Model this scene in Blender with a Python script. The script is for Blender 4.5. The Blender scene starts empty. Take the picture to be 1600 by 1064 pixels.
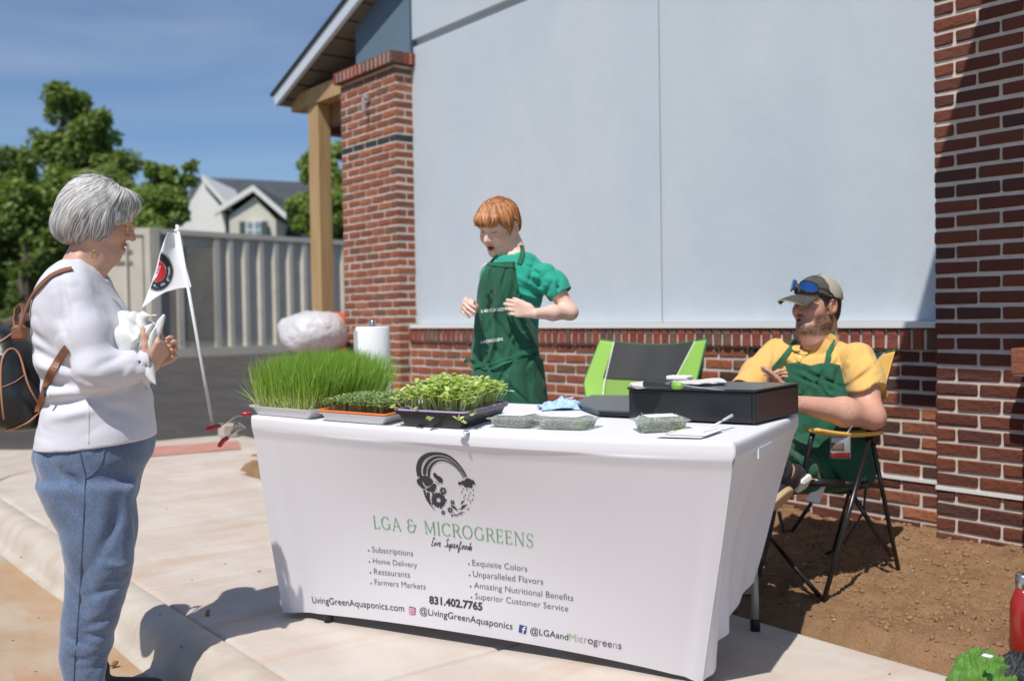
import bpy, math, random, time
import numpy as np
random.seed(7); RNG = np.random.default_rng(7)
R_ = math.radians
SC = bpy.context.scene
COL = SC.collection

# ------------------------------------------------------------------ camera
YAW, PITCH, ROLL, EYE = R_(51.98), R_(1.39), R_(-0.9), 1.10
_f = np.array([-math.sin(YAW), math.cos(YAW), 0.0]); _r = np.array([math.cos(YAW), math.sin(YAW), 0.0]); _u = np.array([0, 0, 1.0])
FW = _f * math.cos(PITCH) - _u * math.sin(PITCH); _up = _u * math.cos(PITCH) + _f * math.sin(PITCH)
RT = _r * math.cos(ROLL) + _up * math.sin(ROLL); UP = _up * math.cos(ROLL) - _r * math.sin(ROLL)
CAMO = np.array([0, 0, EYE]); FPX = 1555.5
cd = bpy.data.cameras.new('camera'); cam = bpy.data.objects.new('camera', cd); COL.objects.link(cam); SC.camera = cam
from mathutils import Matrix, Vector
cam.matrix_world = Matrix(((RT[0], UP[0], -FW[0], 0), (RT[1], UP[1], -FW[1], 0), (RT[2], UP[2], -FW[2], EYE), (0, 0, 0, 1)))
cd.sensor_width = 36; cd.lens = 35.0; cd.clip_end = 2000; cd.clip_start = 0.05
cd.dof.use_dof = True; cd.dof.focus_distance = 3.1; cd.dof.aperture_fstop = 2.5

# ------------------------------------------------------------------ sky, sun, exposure
SUNV = np.array([0.52, -1.0, 1.73]); SUNV /= np.linalg.norm(SUNV)      # towards the sun
w = bpy.data.worlds.new('World'); SC.world = w; w.use_nodes = True
nt = w.node_tree; nt.nodes.clear()
N = nt.nodes.new; L = nt.links.new
out = N('ShaderNodeOutputWorld'); bg = N('ShaderNodeBackground'); sky = N('ShaderNodeTexSky')
sky.sky_type = 'NISHITA'; sky.sun_disc = False
sky.sun_elevation = math.asin(SUNV[2]); sky.sun_rotation = math.atan2(SUNV[0], SUNV[1])
sky.air_density = 1.0; sky.dust_density = 0.2; sky.ozone_density = 3.2; sky.altitude = 120
# thin high cloud streaks belong to the sky itself
tc = N('ShaderNodeTexCoord'); mp = N('ShaderNodeMapping'); mp.inputs['Scale'].default_value = (1.2, 1.2, 6.5); mp.inputs['Rotation'].default_value = (0.1, 0.15, 0.4)
nz = N('ShaderNodeTexNoise'); nz.inputs['Scale'].default_value = 1.6; nz.inputs['Detail'].default_value = 6; nz.inputs['Distortion'].default_value = 0.7
rp = N('ShaderNodeMapRange'); rp.inputs[1].default_value = 0.42; rp.inputs[2].default_value = 0.80; rp.inputs[3].default_value = 0; rp.inputs[4].default_value = 0.34
mx = N('ShaderNodeMixRGB'); mx.inputs['Color2'].default_value = (6.5, 7.3, 8.4, 1)
L(tc.outputs['Generated'], mp.inputs[0]); L(mp.outputs[0], nz.inputs['Vector']); L(nz.outputs['Fac'], rp.inputs[0]); L(rp.outputs[0], mx.inputs['Fac'])
wb = N('ShaderNodeMixRGB'); wb.blend_type = 'MULTIPLY'; wb.inputs[0].default_value = 1; wb.inputs[2].default_value = (.86, .98, 1.14, 1); L(sky.outputs[0], wb.inputs[1]); L(wb.outputs[0], mx.inputs['Color1']); L(mx.outputs[0], bg.inputs['Color']); bg.inputs['Strength'].default_value = 0.088
L(bg.outputs[0], out.inputs['Surface'])
sd = bpy.data.lights.new('sun', 'SUN'); sun = bpy.data.objects.new('sun', sd); COL.objects.link(sun)
sd.energy = 4.6; sd.angle = R_(0.53); sd.color = (1.0, 0.955, 0.89)
sun.rotation_euler = Vector(SUNV).to_track_quat('Z', 'Y').to_euler()
SC.view_settings.view_transform = 'Standard'; SC.view_settings.look = 'None'
SC.view_settings.exposure = -0.02; SC.view_settings.gamma = 1.0
SC.render.engine = 'CYCLES'
SC.cycles.max_bounces = 8; SC.cycles.transparent_max_bounces = 16; SC.cycles.use_denoising = True

# ------------------------------------------------------------------ helpers
def ray(px, py): return RT * (px - 800) / FPX - UP * (py - 532) / FPX + FW
def P(px, py, Z): return CAMO + ray(px, py) * Z
def PX(px, py, X): v = ray(px, py); return CAMO + v * (X / v[0])
def PY(px, py, Y): v = ray(px, py); return CAMO + v * (Y / v[1])
def PZ(px, py, z): v = ray(px, py); return CAMO + v * ((z - EYE) / v[2])
def V3(*a): return np.array(a, float)
def unit(v): v = np.asarray(v, float); return v / np.linalg.norm(v)

ORG = {}
def tag(o, label=None, cat=None, group=None, kind=None):
    if label: o['label'] = label
    if cat: o['category'] = cat
    if group: o['group'] = group
    if kind: o['kind'] = kind
    return o
def thing(name, loc, label, cat, group=None):
    o = bpy.data.objects.new(name, None); COL.objects.link(o); o.location = tuple(loc); o.empty_display_size = 0.1
    ORG[o.name] = np.array(loc, float)
    return tag(o, label, cat, group)
def to_mesh(name, verts, faces, mats, smooth=False, midx=None, cols=None):
    me = bpy.data.meshes.new(name)
    verts = np.asarray(verts, np.float32)
    if isinstance(faces, np.ndarray):
        nf, k = faces.shape
        me.vertices.add(len(verts)); me.vertices.foreach_set('co', verts.ravel())
        me.loops.add(nf * k); me.loops.foreach_set('vertex_index', faces.astype(np.int32).ravel())
        me.polygons.add(nf); me.polygons.foreach_set('loop_start', np.arange(0, nf * k, k, dtype=np.int32))
        me.update(calc_edges=True)
    else:
        me.from_pydata(verts.tolist(), [], faces); me.update()
    for m in (mats if isinstance(mats, (list, tuple)) else [mats]): me.materials.append(m)
    if midx is not None: me.polygons.foreach_set('material_index', np.asarray(midx, np.int32))
    if smooth: me.polygons.foreach_set('use_smooth', np.ones(len(me.polygons), bool))
    if cols is not None:
        a = me.color_attributes.new('tint', 'FLOAT_COLOR', 'POINT')
        c = np.ones((len(verts), 4), np.float32); c[:, :3] = cols; a.data.foreach_set('color', c.ravel())
    me.validate()
    return me
def link(name, me, parent=None, loc=(0, 0, 0)):
    o = bpy.data.objects.new(name, me); COL.objects.link(o)
    if parent is not None: o.parent = parent
    o.location = tuple(loc)
    return o
def mobj(name, verts, faces, mats, parent=None, smooth=False, midx=None, cols=None, label=None, cat=None, group=None, kind=None, org=None):
    """verts in world coordinates; links ONE object, its origin at its base or at its parent's"""
    v = np.asarray(verts, float)
    if parent is not None: o0 = ORG[parent.name]; loc = (0, 0, 0)
    else:
        o0 = np.array(org, float) if org is not None else np.array([(v[:, 0].min() + v[:, 0].max()) / 2, (v[:, 1].min() + v[:, 1].max()) / 2, v[:, 2].min()]); loc = o0
    me = to_mesh(name, v - o0, faces, mats, smooth, midx, cols)
    o = link(name, me, parent, loc); ORG[o.name] = o0
    return tag(o, label, cat, group, kind)

class MB:
    """collects simple shapes, in world coordinates, for one mesh"""
    def __init__(s): s.v = []; s.f = []; s.n = 0; s.m = []
    def add(s, v, f, mi=0):
        v = np.asarray(v, float); s.v.append(v); s.f += [tuple(int(i) + s.n for i in q) for q in f]; s.m += [mi] * len(f); s.n += len(v); return s
    def box(s, lo, hi, mi=0, M=None, o=None):
        lo = np.array(lo, float); hi = np.array(hi, float)
        c = np.array([[x, y, z] for x in (0, 1) for y in (0, 1) for z in (0, 1)]) * (hi - lo) + lo
        if M is not None: c = c @ np.array(M).T
        if o is not None: c = c + np.array(o)
        return s.add(c, [(0, 1, 3, 2), (4, 6, 7, 5), (0, 4, 5, 1), (2, 3, 7, 6), (0, 2, 6, 4), (1, 5, 7, 3)], mi)
    def rbox(s, lo, hi, b=0.005, mi=0, M=None, o=None):
        """box with chamfered edges"""
        lo = np.array(lo, float); hi = np.array(hi, float); vs = []; idx = {}
        for sx in (0, 1):
            for sy in (0, 1):
                for sz in (0, 1):
                    c = lo + (hi - lo) * np.array([sx, sy, sz]); d = b * (1 - 2 * np.array([sx, sy, sz]))
                    for ax in range(3):
                        e = d.copy(); e[ax] = 0; idx[(sx, sy, sz, ax)] = len(vs); vs.append(c + e)
        F = []
        for ax in range(3):
            a1, a2 = [(1, 2), (2, 0), (0, 1)][ax]
            for sg in (0, 1):
                q = []
                for u, v in ((0, 0), (1, 0), (1, 1), (0, 1)):
                    k = [0, 0, 0]; k[ax] = sg; k[a1] = u; k[a2] = v; q.append(idx[(*k, ax)])
                F.append(tuple(q if sg else q[::-1]))
        for ax in range(3):
            a1, a2 = [(1, 2), (2, 0), (0, 1)][ax]
            for u in (0, 1):
                for v in (0, 1):
                    k0 = [0, 0, 0]; k0[a1] = u; k0[a2] = v; k1 = list(k0); k1[ax] = 1
                    q = [idx[(*k0, a1)], idx[(*k1, a1)], idx[(*k1, a2)], idx[(*k0, a2)]]
                    F.append(tuple(q if u == v else q[::-1]) if True else None)
        for sx in (0, 1):
            for sy in (0, 1):
                for sz in (0, 1):
                    q = [idx[(sx, sy, sz, a)] for a in range(3)]
                    F.append(tuple(q if (sx + sy + sz) % 2 else q[::-1]))
        vs = np.array(vs)
        if M is not None: vs = vs @ np.array(M).T
        if o is not None: vs = vs + np.array(o)
        return s.add(vs, F, mi)
    def tube(s, pts, r, n=10, mi=0, cap=True):
        pts = [np.array(p, float) for p in pts]; rs = list(r) if hasattr(r, '__len__') else [r] * len(pts)
        T = [unit(pts[min(i + 1, len(pts) - 1)] - pts[max(i - 1, 0)]) for i in range(len(pts))]
        a = np.array([0, 0, 1.0]) if abs(T[0][2]) < 0.9 else np.array([1.0, 0, 0]); U = unit(np.cross(T[0], a)); vs = []
        for p, t, rr in zip(pts, T, rs):
            U = unit(U - t * (U @ t)); W = np.cross(t, U)
            for k in range(n):
                an = 2 * math.pi * k / n; vs.append(p + rr * (math.cos(an) * U + math.sin(an) * W))
        F = [(i * n + k, i * n + (k + 1) % n, (i + 1) * n + (k + 1) % n, (i + 1) * n + k) for i in range(len(pts) - 1) for k in range(n)]
        if cap: F += [tuple(range(n))[::-1], tuple((len(pts) - 1) * n + k for k in range(n))]
        return s.add(vs, F, mi)
    def lathe(s, o, prof, n=24, mi=0, ax=(0, 0, 1), cap=True):
        ax = unit(ax); a = np.array([1.0, 0, 0]) if abs(ax[0]) < 0.9 else np.array([0, 1.0, 0]); U = unit(np.cross(ax, a)); W = np.cross(ax, U); o = np.array(o, float)
        vs = [o + ax * z + r * (math.cos(2 * math.pi * k / n) * U + math.sin(2 * math.pi * k / n) * W) for r, z in prof for k in range(n)]
        F = [(i * n + k, i * n + (k + 1) % n, (i + 1) * n + (k + 1) % n, (i + 1) * n + k) for i in range(len(prof) - 1) for k in range(n)]
        if cap: F += [tuple(range(n))[::-1], tuple((len(prof) - 1) * n + k for k in range(n))]
        return s.add(vs, F, mi)
    def strip(s, pts, wv, th, mi=0):
        """flat strap: centre points, width vectors and thickness vectors"""
        vs = []
        for p, wq, t in zip(pts, wv, th):
            p, wq, t = map(np.array, (p, wq, t)); vs += [p - wq - t, p + wq - t, p + wq + t, p - wq + t]
        n = len(pts); F = [(4 * i + k, 4 * i + (k + 1) % 4, 4 * i + 4 + (k + 1) % 4, 4 * i + 4 + k) for i in range(n - 1) for k in range(4)] + [(3, 2, 1, 0), (4 * n - 4, 4 * n - 3, 4 * n - 2, 4 * n - 1)]
        return s.add(vs, F, mi)
    def prism(s, poly, ext, mi=0):
        poly = [np.array(p, float) for p in poly]; n = len(poly); ext = np.array(ext, float)
        return s.add(poly + [p + ext for p in poly], [tuple(range(n))[::-1], tuple(range(n, 2 * n))] + [(i, (i + 1) % n, n + (i + 1) % n, n + i) for i in range(n)], mi)
    def obj(s, name, mats, parent=None, **k):
        return mobj(name, np.concatenate(s.v), s.f, mats, parent, midx=s.m, **k)
def grid_mesh(fn, nu, nv):
    uu, vv = np.meshgrid(np.linspace(0, 1, nu), np.linspace(0, 1, nv), indexing='ij'); p = fn(uu.ravel(), vv.ravel())
    i = np.arange(nu * nv).reshape(nu, nv); F = np.stack([i[:-1, :-1], i[1:, :-1], i[1:, 1:], i[:-1, 1:]], -1).reshape(-1, 4)
    return p, F

# value noise in numpy (for real relief)
_perm = RNG.random(4096)
def vnoise(p):
    p = np.asarray(p, float); i = np.floor(p).astype(np.int64); f = p - i; f = f * f * (3 - 2 * f)
    def h(a, b, c): return _perm[(a * 374761393 + b * 668265263 + c * 2147483647 + (a ^ b) * 1274126177) & 4095]
    r = 0
    for dx in (0, 1):
        for dy in (0, 1):
            for dz in (0, 1):
                wgt = (f[:, 0] if dx else 1 - f[:, 0]) * (f[:, 1] if dy else 1 - f[:, 1]) * (f[:, 2] if dz else 1 - f[:, 2])
                r = r + wgt * h(i[:, 0] + dx, i[:, 1] + dy, i[:, 2] + dz)
    return r * 2 - 1
def fbm(p, o=4):
    r = 0; a = 1; p = np.asarray(p, float)
    for k in range(o): r = r + a * vnoise(p * 2 ** k + 17.3 * k); a *= .5
    return r

# ------------------------------------------------------------------ materials
def material(name, color=(.5, .5, .5), rough=.7, var=None, vscale=8, bump=0, bscale=60, bdist=.002, detail=4, metal=0, spec=.5, tint=False, sub=0, trans=0, alpha=1, vstretch=None, sheen=0, rand=None, coat=0, aniso=None, ior=None, bump2=None, var2=None):
    m = bpy.data.materials.new(name); m.use_nodes = True; nt = m.node_tree; b = nt.nodes['Principled BSDF']; N = nt.nodes.new; L = nt.links.new
    b.inputs['Roughness'].default_value = rough; b.inputs['Metallic'].default_value = metal; b.inputs['Specular IOR Level'].default_value = spec
    tc = N('ShaderNodeTexCoord'); vec = tc.outputs['Object']
    def noise(sc, stretch=None, det=detail, dist=0):
        n = N('ShaderNodeTexNoise'); n.inputs['Scale'].default_value = sc; n.inputs['Detail'].default_value = det; n.inputs['Distortion'].default_value = dist; n.inputs['Roughness'].default_value = .6
        if stretch: mp = N('ShaderNodeMapping'); mp.inputs['Scale'].default_value = stretch; L(vec, mp.inputs[0]); L(mp.outputs[0], n.inputs['Vector'])
        else: L(vec, n.inputs['Vector'])
        return n.outputs['Fac']
    c = None
    if rand:      # list of colours picked by object
        oi = N('ShaderNodeObjectInfo'); cr = N('ShaderNodeValToRGB'); cr.color_ramp.interpolation = 'CONSTANT'
        el = cr.color_ramp.elements; n = len(rand)
        while len(el) < n: el.new(0.5)
        for i, q in enumerate(rand): el[i].position = i / n; el[i].color = (*q, 1)
        L(oi.outputs['Random'], cr.inputs[0]); c = cr.outputs[0]
    def mix(a, colr, fac, mode='MIX'):
        q = N('ShaderNodeMixRGB'); q.blend_type = mode
        if a is None: q.inputs[1].default_value = (*color, 1)
        else: L(a, q.inputs[1])
        if isinstance(colr, tuple): q.inputs[2].default_value = (*colr, 1)
        else: L(colr, q.inputs[2])
        if isinstance(fac, (int, float)): q.inputs[0].default_value = fac
        else: L(fac, q.inputs[0])
        return q.outputs[0]
    def ramp(x, lo, hi, a=0, bb=1):
        r = N('ShaderNodeMapRange'); r.inputs[1].default_value = lo; r.inputs[2].default_value = hi; r.inputs[3].default_value = a; r.inputs[4].default_value = bb; L(x, r.inputs[0]); return r.outputs[0]
    if var: c = mix(c, tuple(var), ramp(noise(vscale, vstretch, 5, .4), .38, .68))
    if var2: # (colour, scale, lo, hi, strength, stretch)
        c = mix(c, tuple(var2[0]), ramp(noise(var2[1], var2[5] if len(var2) > 5 else None, 6, 1.0), var2[2], var2[3], 0, var2[4]))
    if tint:
        at = N('ShaderNodeVertexColor'); at.layer_name = 'tint'; c = mix(c, at.outputs[0], 1.0, 'MULTIPLY')
    if c is None: b.inputs['Base Color'].default_value = (*color, 1)
    else: L(c, b.inputs['Base Color'])
    hgt = None
    if bump:
        bn = N('ShaderNodeBump'); bn.inputs['Strength'].default_value = bump; bn.inputs['Distance'].default_value = bdist
        L(noise(bscale, aniso), bn.inputs['Height']); last = bn
        if bump2:  # (scale, dist, stretch)
            b2 = N('ShaderNodeBump'); b2.inputs['Strength'].default_value = bump; b2.inputs['Distance'].default_value = bump2[1]
            L(noise(bump2[0], bump2[2] if len(bump2) > 2 else None), b2.inputs['Height']); L(bn.outputs[0], b2.inputs['Normal']); last = b2
        L(last.outputs[0], b.inputs['Normal'])
    if sub: b.inputs['Subsurface Weight'].default_value = sub; b.inputs['Subsurface Radius'].default_value = (.010, .004, .002); b.inputs['Subsurface Scale'].default_value = 1.0
    if trans: b.inputs['Transmission Weight'].default_value = trans
    if ior: b.inputs['IOR'].default_value = ior
    if sheen: b.inputs['Sheen Weight'].default_value = sheen; b.inputs['Sheen Roughness'].default_value = .5
    if coat: b.inputs['Coat Weight'].default_value = coat
    if alpha < 1: b.inputs['Alpha'].default_value = alpha
    return m
def leafy(name, col, col2, tr=.35, rough=.55, tint=False):
    """thin leaf: diffuse plus light through it"""
    m = material(name, col, rough, var=col2, vscale=1.5 if not tint else 30, spec=.3, tint=tint); nt = m.node_tree; b = nt.nodes['Principled BSDF']; o = [n for n in nt.nodes if n.type == 'OUTPUT_MATERIAL'][0]
    t = nt.nodes.new('ShaderNodeBsdfTranslucent'); mx = nt.nodes.new('ShaderNodeMixShader'); mx.inputs[0].default_value = tr
    src = b.inputs['Base Color'].links[0].from_socket; g = nt.nodes.new('ShaderNodeMixRGB'); g.blend_type = 'MULTIPLY'; g.inputs[0].default_value = 1; g.inputs[2].default_value = (1.3, 1.35, .55, 1)
    nt.links.new(src, g.inputs[1]); nt.links.new(g.outputs[0], t.inputs['Color'])
    nt.links.new(b.outputs[0], mx.inputs[1]); nt.links.new(t.outputs[0], mx.inputs[2]); nt.links.new(mx.outputs[0], o.inputs['Surface'])
    return m
# ================================================================== SETTING
BR_RED = [(0.315, 0.110, 0.059), (0.271, 0.093, 0.051), (0.348, 0.128, 0.067), (0.228, 0.083, 0.051), (0.303, 0.112, 0.063), (0.260, 0.097, 0.057), (0.325, 0.116, 0.059), (0.217, 0.087, 0.055), (0.282, 0.097, 0.053), (0.195, 0.095, 0.061)]
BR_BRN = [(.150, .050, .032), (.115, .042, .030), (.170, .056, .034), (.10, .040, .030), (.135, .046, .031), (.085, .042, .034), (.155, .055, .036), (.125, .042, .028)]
BR_ROW = [(.27, .085, .055), (.17, .088, .064), (.23, .072, .05), (.145, .08, .062), (.26, .078, .048), (.19, .10, .075), (.21, .06, .045)]
kw = dict(rough=.9, var2=((.10, .05, .038), 14, .55, .8, .5), bump=1, bscale=38, bdist=.010, bump2=(240, .0022), spec=.2)
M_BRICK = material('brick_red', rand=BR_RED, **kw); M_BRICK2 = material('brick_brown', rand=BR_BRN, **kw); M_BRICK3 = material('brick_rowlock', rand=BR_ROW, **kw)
M_BLACK = material('brick_black', (.035, .034, .034), .85, bump=.8, bscale=60, bdist=.004)
M_MORTAR = material('mortar', (.64, .555, .49), .95, var=(.54, .46, .40), vscale=22, bump=.8, bscale=220, bdist=.002)
M_STUCCO = material('stucco_pale', (.525, .57, .615), .92, var=(.465, .52, .575), vscale=1.1, vstretch=(1, 1, .5), var2=((.42, .47, .52), 70, .5, .8, .40), bump=.55, bscale=420, bdist=.0015, bump2=(2.2, .012))
M_STUCCO2 = material('stucco_slate', (.105, .165, .225), .92, var=(.12, .185, .245), vscale=2.5, bump=.6, bscale=420, bdist=.0015)
M_FLASH = material('white_flashing', (.72, .71, .68), .5, bump=.3, bscale=20)
M_CONC = material('concrete_pale', (.56, .50, .445), .9, var=(.48, .415, .36), vscale=2.2, vstretch=(1, 1.6, 1), var2=((.45, .27, .15), 1.5, .46, .70, .46, (2.8, .5, 1)), bump=.5, bscale=160, bdist=.0012, bump2=(60, .0015, (.4, 6, 1)))
M_GUTTER = material('concrete_gutter', (.47, .375, .28), .9, var=(.40, .28, .17), vscale=2.4, var2=((.43, .24, .11), 1.6, .44, .66, .70, (.8, 2.6, 1)), bump=.8, bscale=90, bdist=.002, bump2=(30, .004, (9, .25, 1)))
M_CURB = material('concrete_curb', (.52, .465, .40), .9, var=(.43, .37, .30), vscale=5, var2=((.47, .33, .20), 2.4, .5, .75, .5), bump=.6, bscale=130, bdist=.0015)
M_ASPH = material('asphalt', (.048, .043, .040), .92, var=(.075, .064, .054), vscale=.9, vstretch=(1, 2.5, 1), var2=((.17, .125, .09), 4.5, .56, .80, .55), bump=.8, bscale=120, bdist=.006)
M_GRASS = material('far_grass', (.07, .10, .035), .95, var=(.11, .12, .05), vscale=.6, bump=1, bscale=20, bdist=.03)
M_SOIL = material('red_brown_soil', (.33, .19, .095), .95, var=(.23, .125, .06), vscale=7, var2=((.42, .26, .15), 13, .55, .8, .5), bump=1, bscale=90, bdist=.012, bump2=(330, .004))
M_CLOD = material('soil_clod', (.32, .185, .095), .95, var=(.21, .115, .056), vscale=40, bump=.8, bscale=200, bdist=.003)
M_PEBB = material('pale_pebble', (.52, .42, .34), .8, var=(.40, .28, .2), vscale=20)
M_TACT = material('tactile_pad_red', (.46, .20, .155), .85, var=(.50, .27, .21), vscale=5, bump=.5, bscale=80)
M_JOINT = material('joint_filler', (.12, .09, .07), .95)

# ---- ground sheet out to the horizon, with the asphalt lot on top
def gz(x, y):      # the lot rises gently away from the kerb
    dd = np.clip(-(x + 9.0), 0, 60); return -.02 + np.minimum(dd * .034, .9)
uu = np.concatenate([np.linspace(-1200, -60, 12), np.linspace(-55, -7, 40), np.linspace(-6, 400, 10)])
vv = np.concatenate([np.linspace(-800, -20, 8), np.linspace(-15, 30, 20), np.linspace(40, 1200, 10)])
X, Y = np.meshgrid(uu, vv, indexing='ij'); i = np.arange(X.size).reshape(X.shape); F = np.stack([i[:-1, :-1], i[1:, :-1], i[1:, 1:], i[:-1, 1:]], -1).reshape(-1, 4)
mobj('ground', np.stack([X.ravel(), Y.ravel(), gz(X, Y).ravel() - .25], 1), F, M_GRASS, kind='structure', org=(0, 0, 0))
def asp(u, v):
    x = -34 + u * 25.9; y = -14 + v * 44; return np.stack([x, y, gz(x, y) - .005 + .012 * fbm(np.stack([x, y, 0 * x], 1) * .8, 3)], 1)
v, F = grid_mesh(asp, 130, 160); mobj('asphalt_lot', v, F, M_ASPH, kind='structure', smooth=True, org=(0, 0, 0))
# near road pan (stained concrete gutter and apron the woman stands on)
def pan(u, v):
    x = -8.9 + u * 12.5; y = -6 + v * 7.17; z = -.135 + .01 * fbm(np.stack([x, y, 0 * x], 1) * .9, 3) + .115 * np.clip((-7.0 - x) / 1.6, 0, 1); return np.stack([x, y, z], 1)
v, F = grid_mesh(pan, 110, 70); mobj('road_apron', v, F, M_GUTTER, kind='structure', smooth=True, org=(0, 0, 0))

# ---- kerb: straight along the pavement, then round the corner
def kpath():
    pts = [(x, 1.30, 0, -1) for x in np.linspace(3.0, -7.2, 70)]
    for a in np.linspace(0, math.pi / 2, 22)[1:]: pts.append((-7.2 - 1.15 * math.sin(a), 1.30 + 1.15 - 1.15 * math.cos(a), -math.sin(a), -math.cos(a)))
    for y in np.linspace(2.6, 4.2, 6): pts.append((-8.35, y, -1, 0))
    return pts
kp = kpath(); prof = [(0.0, -.2), (0.0, 0.0), (.006, .003), (.055, .001), (.09, -.008), (.118, -.030), (.138, -.065), (.150, -.105), (.165, -.128), (.19, -.136), (.20, -.3)]
vs = []
for k, (x, y, nx, ny) in enumerate(kp):
    fl = min(1, max(0, (-6.9 - x) / 1.3)); 
    for o_, z_ in prof: zz = z_ if z_ > -.01 else z_ * (1 - .85 * fl) if z_ > -.15 else z_; vs.append((x + nx * o_, y + ny * o_, zz))
n = len(prof); F = [(a * n + b, a * n + b + 1, (a + 1) * n + b + 1, (a + 1) * n + b) for a in range(len(kp) - 1) for b in range(n - 1)]
tag(mobj('curb', vs, F, M_CURB, kind='structure', smooth=True, org=(0, 0, 0)), 'rolled concrete kerb and gutter along the pavement')

# ---- pavement slabs, butted with tooled joints
sw = thing('sidewalk', (0, 0, 0), 'pale concrete pavement with orange soil stains', None); sw['kind'] = 'structure'
edges = [1.6, .42, -1.10, -2.62, -4.14, -5.34, -6.86, -8.35]
rc = random.Random(3)
for a, b_ in zip(edges[:-1], edges[1:]):
    g = .005; hi, lo = a - g, b_ + g; y0, y1 = 1.308, 2.855; nx, ny = 40, 40
    def slab(u, v, lo=lo, hi=hi):
        x = lo + u * (hi - lo)
        yb = np.where(x < -7.2, 2.45 - np.sqrt(np.clip(1.15 ** 2 - (x + 7.2) ** 2, 0, 9)) + .006, y0); y1 = 4.25 if hi < -6.8 else 2.855
        y = yb + v * (y1 - yb)
        e = np.minimum(np.minimum(u, 1 - u) * (hi - lo), np.minimum(v, 1 - v) * 1.5); return np.stack([x, y, -.012 * np.clip(1 - e / .012, 0, 1) ** 2 + .0015 * fbm(np.stack([x, y, 0 * x], 1) * 3, 2)], 1)
    us = np.unique(np.concatenate([[0, .003, .008], np.linspace(.02, .98, 16), [.992, .997, 1]])); U, Vv = np.meshgrid(us, us, indexing='ij')
    p = slab(U.ravel(), Vv.ravel()); i = np.arange(len(p)).reshape(U.shape); F = np.stack([i[:-1, :-1], i[1:, :-1], i[1:, 1:], i[:-1, 1:]], -1).reshape(-1, 4)
    mobj('slab', p, F, M_CONC, sw, smooth=True)
MB().box((-8.4, 1.29, -.3), (3, 2.85, -.013)).obj('joint_bed', M_JOINT, sw)
MB().box((-8.4, 2.4, -.3), (-6.87, 4.2, -.0135)).obj('joint_bed', M_JOINT, sw)
# outer ramp pavement towards the lot, beyond the curved kerb line
def ramp(u, v):
    a = -.1 + u * 1.9; r = 1.17 + v * 1.45 * (1 + .3 * np.sin(a * 1.3)); 
    x = -7.2 - r * np.sin(a); y = 2.45 - r * np.cos(a); y = np.where(a > math.pi / 2, 2.45 + (a - math.pi / 2) * 6, y); return np.stack([x, y, -.006 - .0 * v + .004 * fbm(np.stack([x, y, 0 * x], 1) * 2, 2)], 1)
v, F = grid_mesh(ramp, 60, 24); mobj('corner_ramp', v, F, M_CURB, kind='structure', smooth=True, org=(0, 0, 0))
tp = MB(); q = [PZ(200, 702, .0), PZ(372, 690, 0), PZ(376, 702, 0), PZ(205, 717, 0)]
tp.prism([V3(a[0], a[1], .004) for a in q], (0, 0, .006)); 
tag(tp.obj('tactile_pad', M_TACT), 'faded red warning pad set in the pavement ramp', 'paving pad')

# ---- soil bed at the foot of the wall
def soil(u, v):
    x = -7.0 + u * 6.6; y = 2.83 + v * 1.75; p = np.stack([x, y, 0 * x], 1)
    e = np.clip((y - 2.855) / .10, 0, 1)
    h = .018 + .030 * fbm(p * 2.1, 3) + .016 * np.abs(fbm(p * 9, 3)) + .013 * np.abs(fbm(p * 26 + 5, 3)) + .055 * np.clip((y - 3.9) / .5, 0, 1) ** 1.5 * (1 + .6 * fbm(p * 3, 2))
    return np.stack([x, y, h * e - .05 * (1 - e) + .003 * e], 1)
v, F = grid_mesh(soil, 640, 175); mobj('soil_bed', v, F, M_SOIL, kind='structure', smooth=True, org=(0, 0, 0))
def clod_mesh(pts, sizes, seed, flat=.75):
    rg = np.random.default_rng(seed); t = (1 + 5 ** .5) / 2
    ic = np.array([(-1, t, 0), (1, t, 0), (-1, -t, 0), (1, -t, 0), (0, -1, t), (0, 1, t), (0, -1, -t), (0, 1, -t), (t, 0, -1), (t, 0, 1), (-t, 0, -1), (-t, 0, 1)], float) / 1.9
    fc = np.array([(0, 11, 5), (0, 5, 1), (0, 1, 7), (0, 7, 10), (0, 10, 11), (1, 5, 9), (5, 11, 4), (11, 10, 2), (10, 7, 6), (7, 1, 8), (3, 9, 4), (3, 4, 2), (3, 2, 6), (3, 6, 8), (3, 8, 9), (4, 9, 5), (2, 4, 11), (6, 2, 10), (8, 6, 7), (9, 8, 1)])
    V = []; Fs = []
    for k, (p, s_) in enumerate(zip(pts, sizes)):
        a = rg.random() * 6.28; c, s0 = math.cos(a), math.sin(a); q = ic * (1 + .28 * rg.standard_normal((12, 3))) * s_ * np.array([1, .8, flat]); q = np.stack([q[:, 0] * c - q[:, 1] * s0, q[:, 0] * s0 + q[:, 1] * c, q[:, 2]], 1)
        V.append(q + p); Fs.append(fc + 12 * k)
    return np.concatenate(V), np.concatenate(Fs)
rg = np.random.default_rng(5); n = 9000; u = rg.random(n); vv_ = rg.random(n) ** .9; uu_ = 1 - .72 * u ** .8
pp = soil(uu_, vv_ * .93 + .05); sz = .003 + .010 * rg.random(n) ** 4 + .003 * rg.random(n)
v, F = clod_mesh(pp + np.array([0, 0, .001]), sz, 1); tag(mobj('soil_clods', v, F, M_CLOD, org=(0, 0, 0)), 'loose crumbs and clods of brown soil lying on the bed', 'soil crumbs', kind='stuff')
n = 110; pp = soil(1 - .7 * rg.random(n), .06 + .9 * rg.random(n)); v, F = clod_mesh(pp + np.array([0, 0, .004]), .005 + .009 * rg.random(n) ** 3, 2, .45); tag(mobj('pebbles', v, F, M_PEBB, org=(0, 0, 0)), 'scattered pale pebbles and mortar crumbs on the soil', 'pebbles', kind='stuff')

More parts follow.
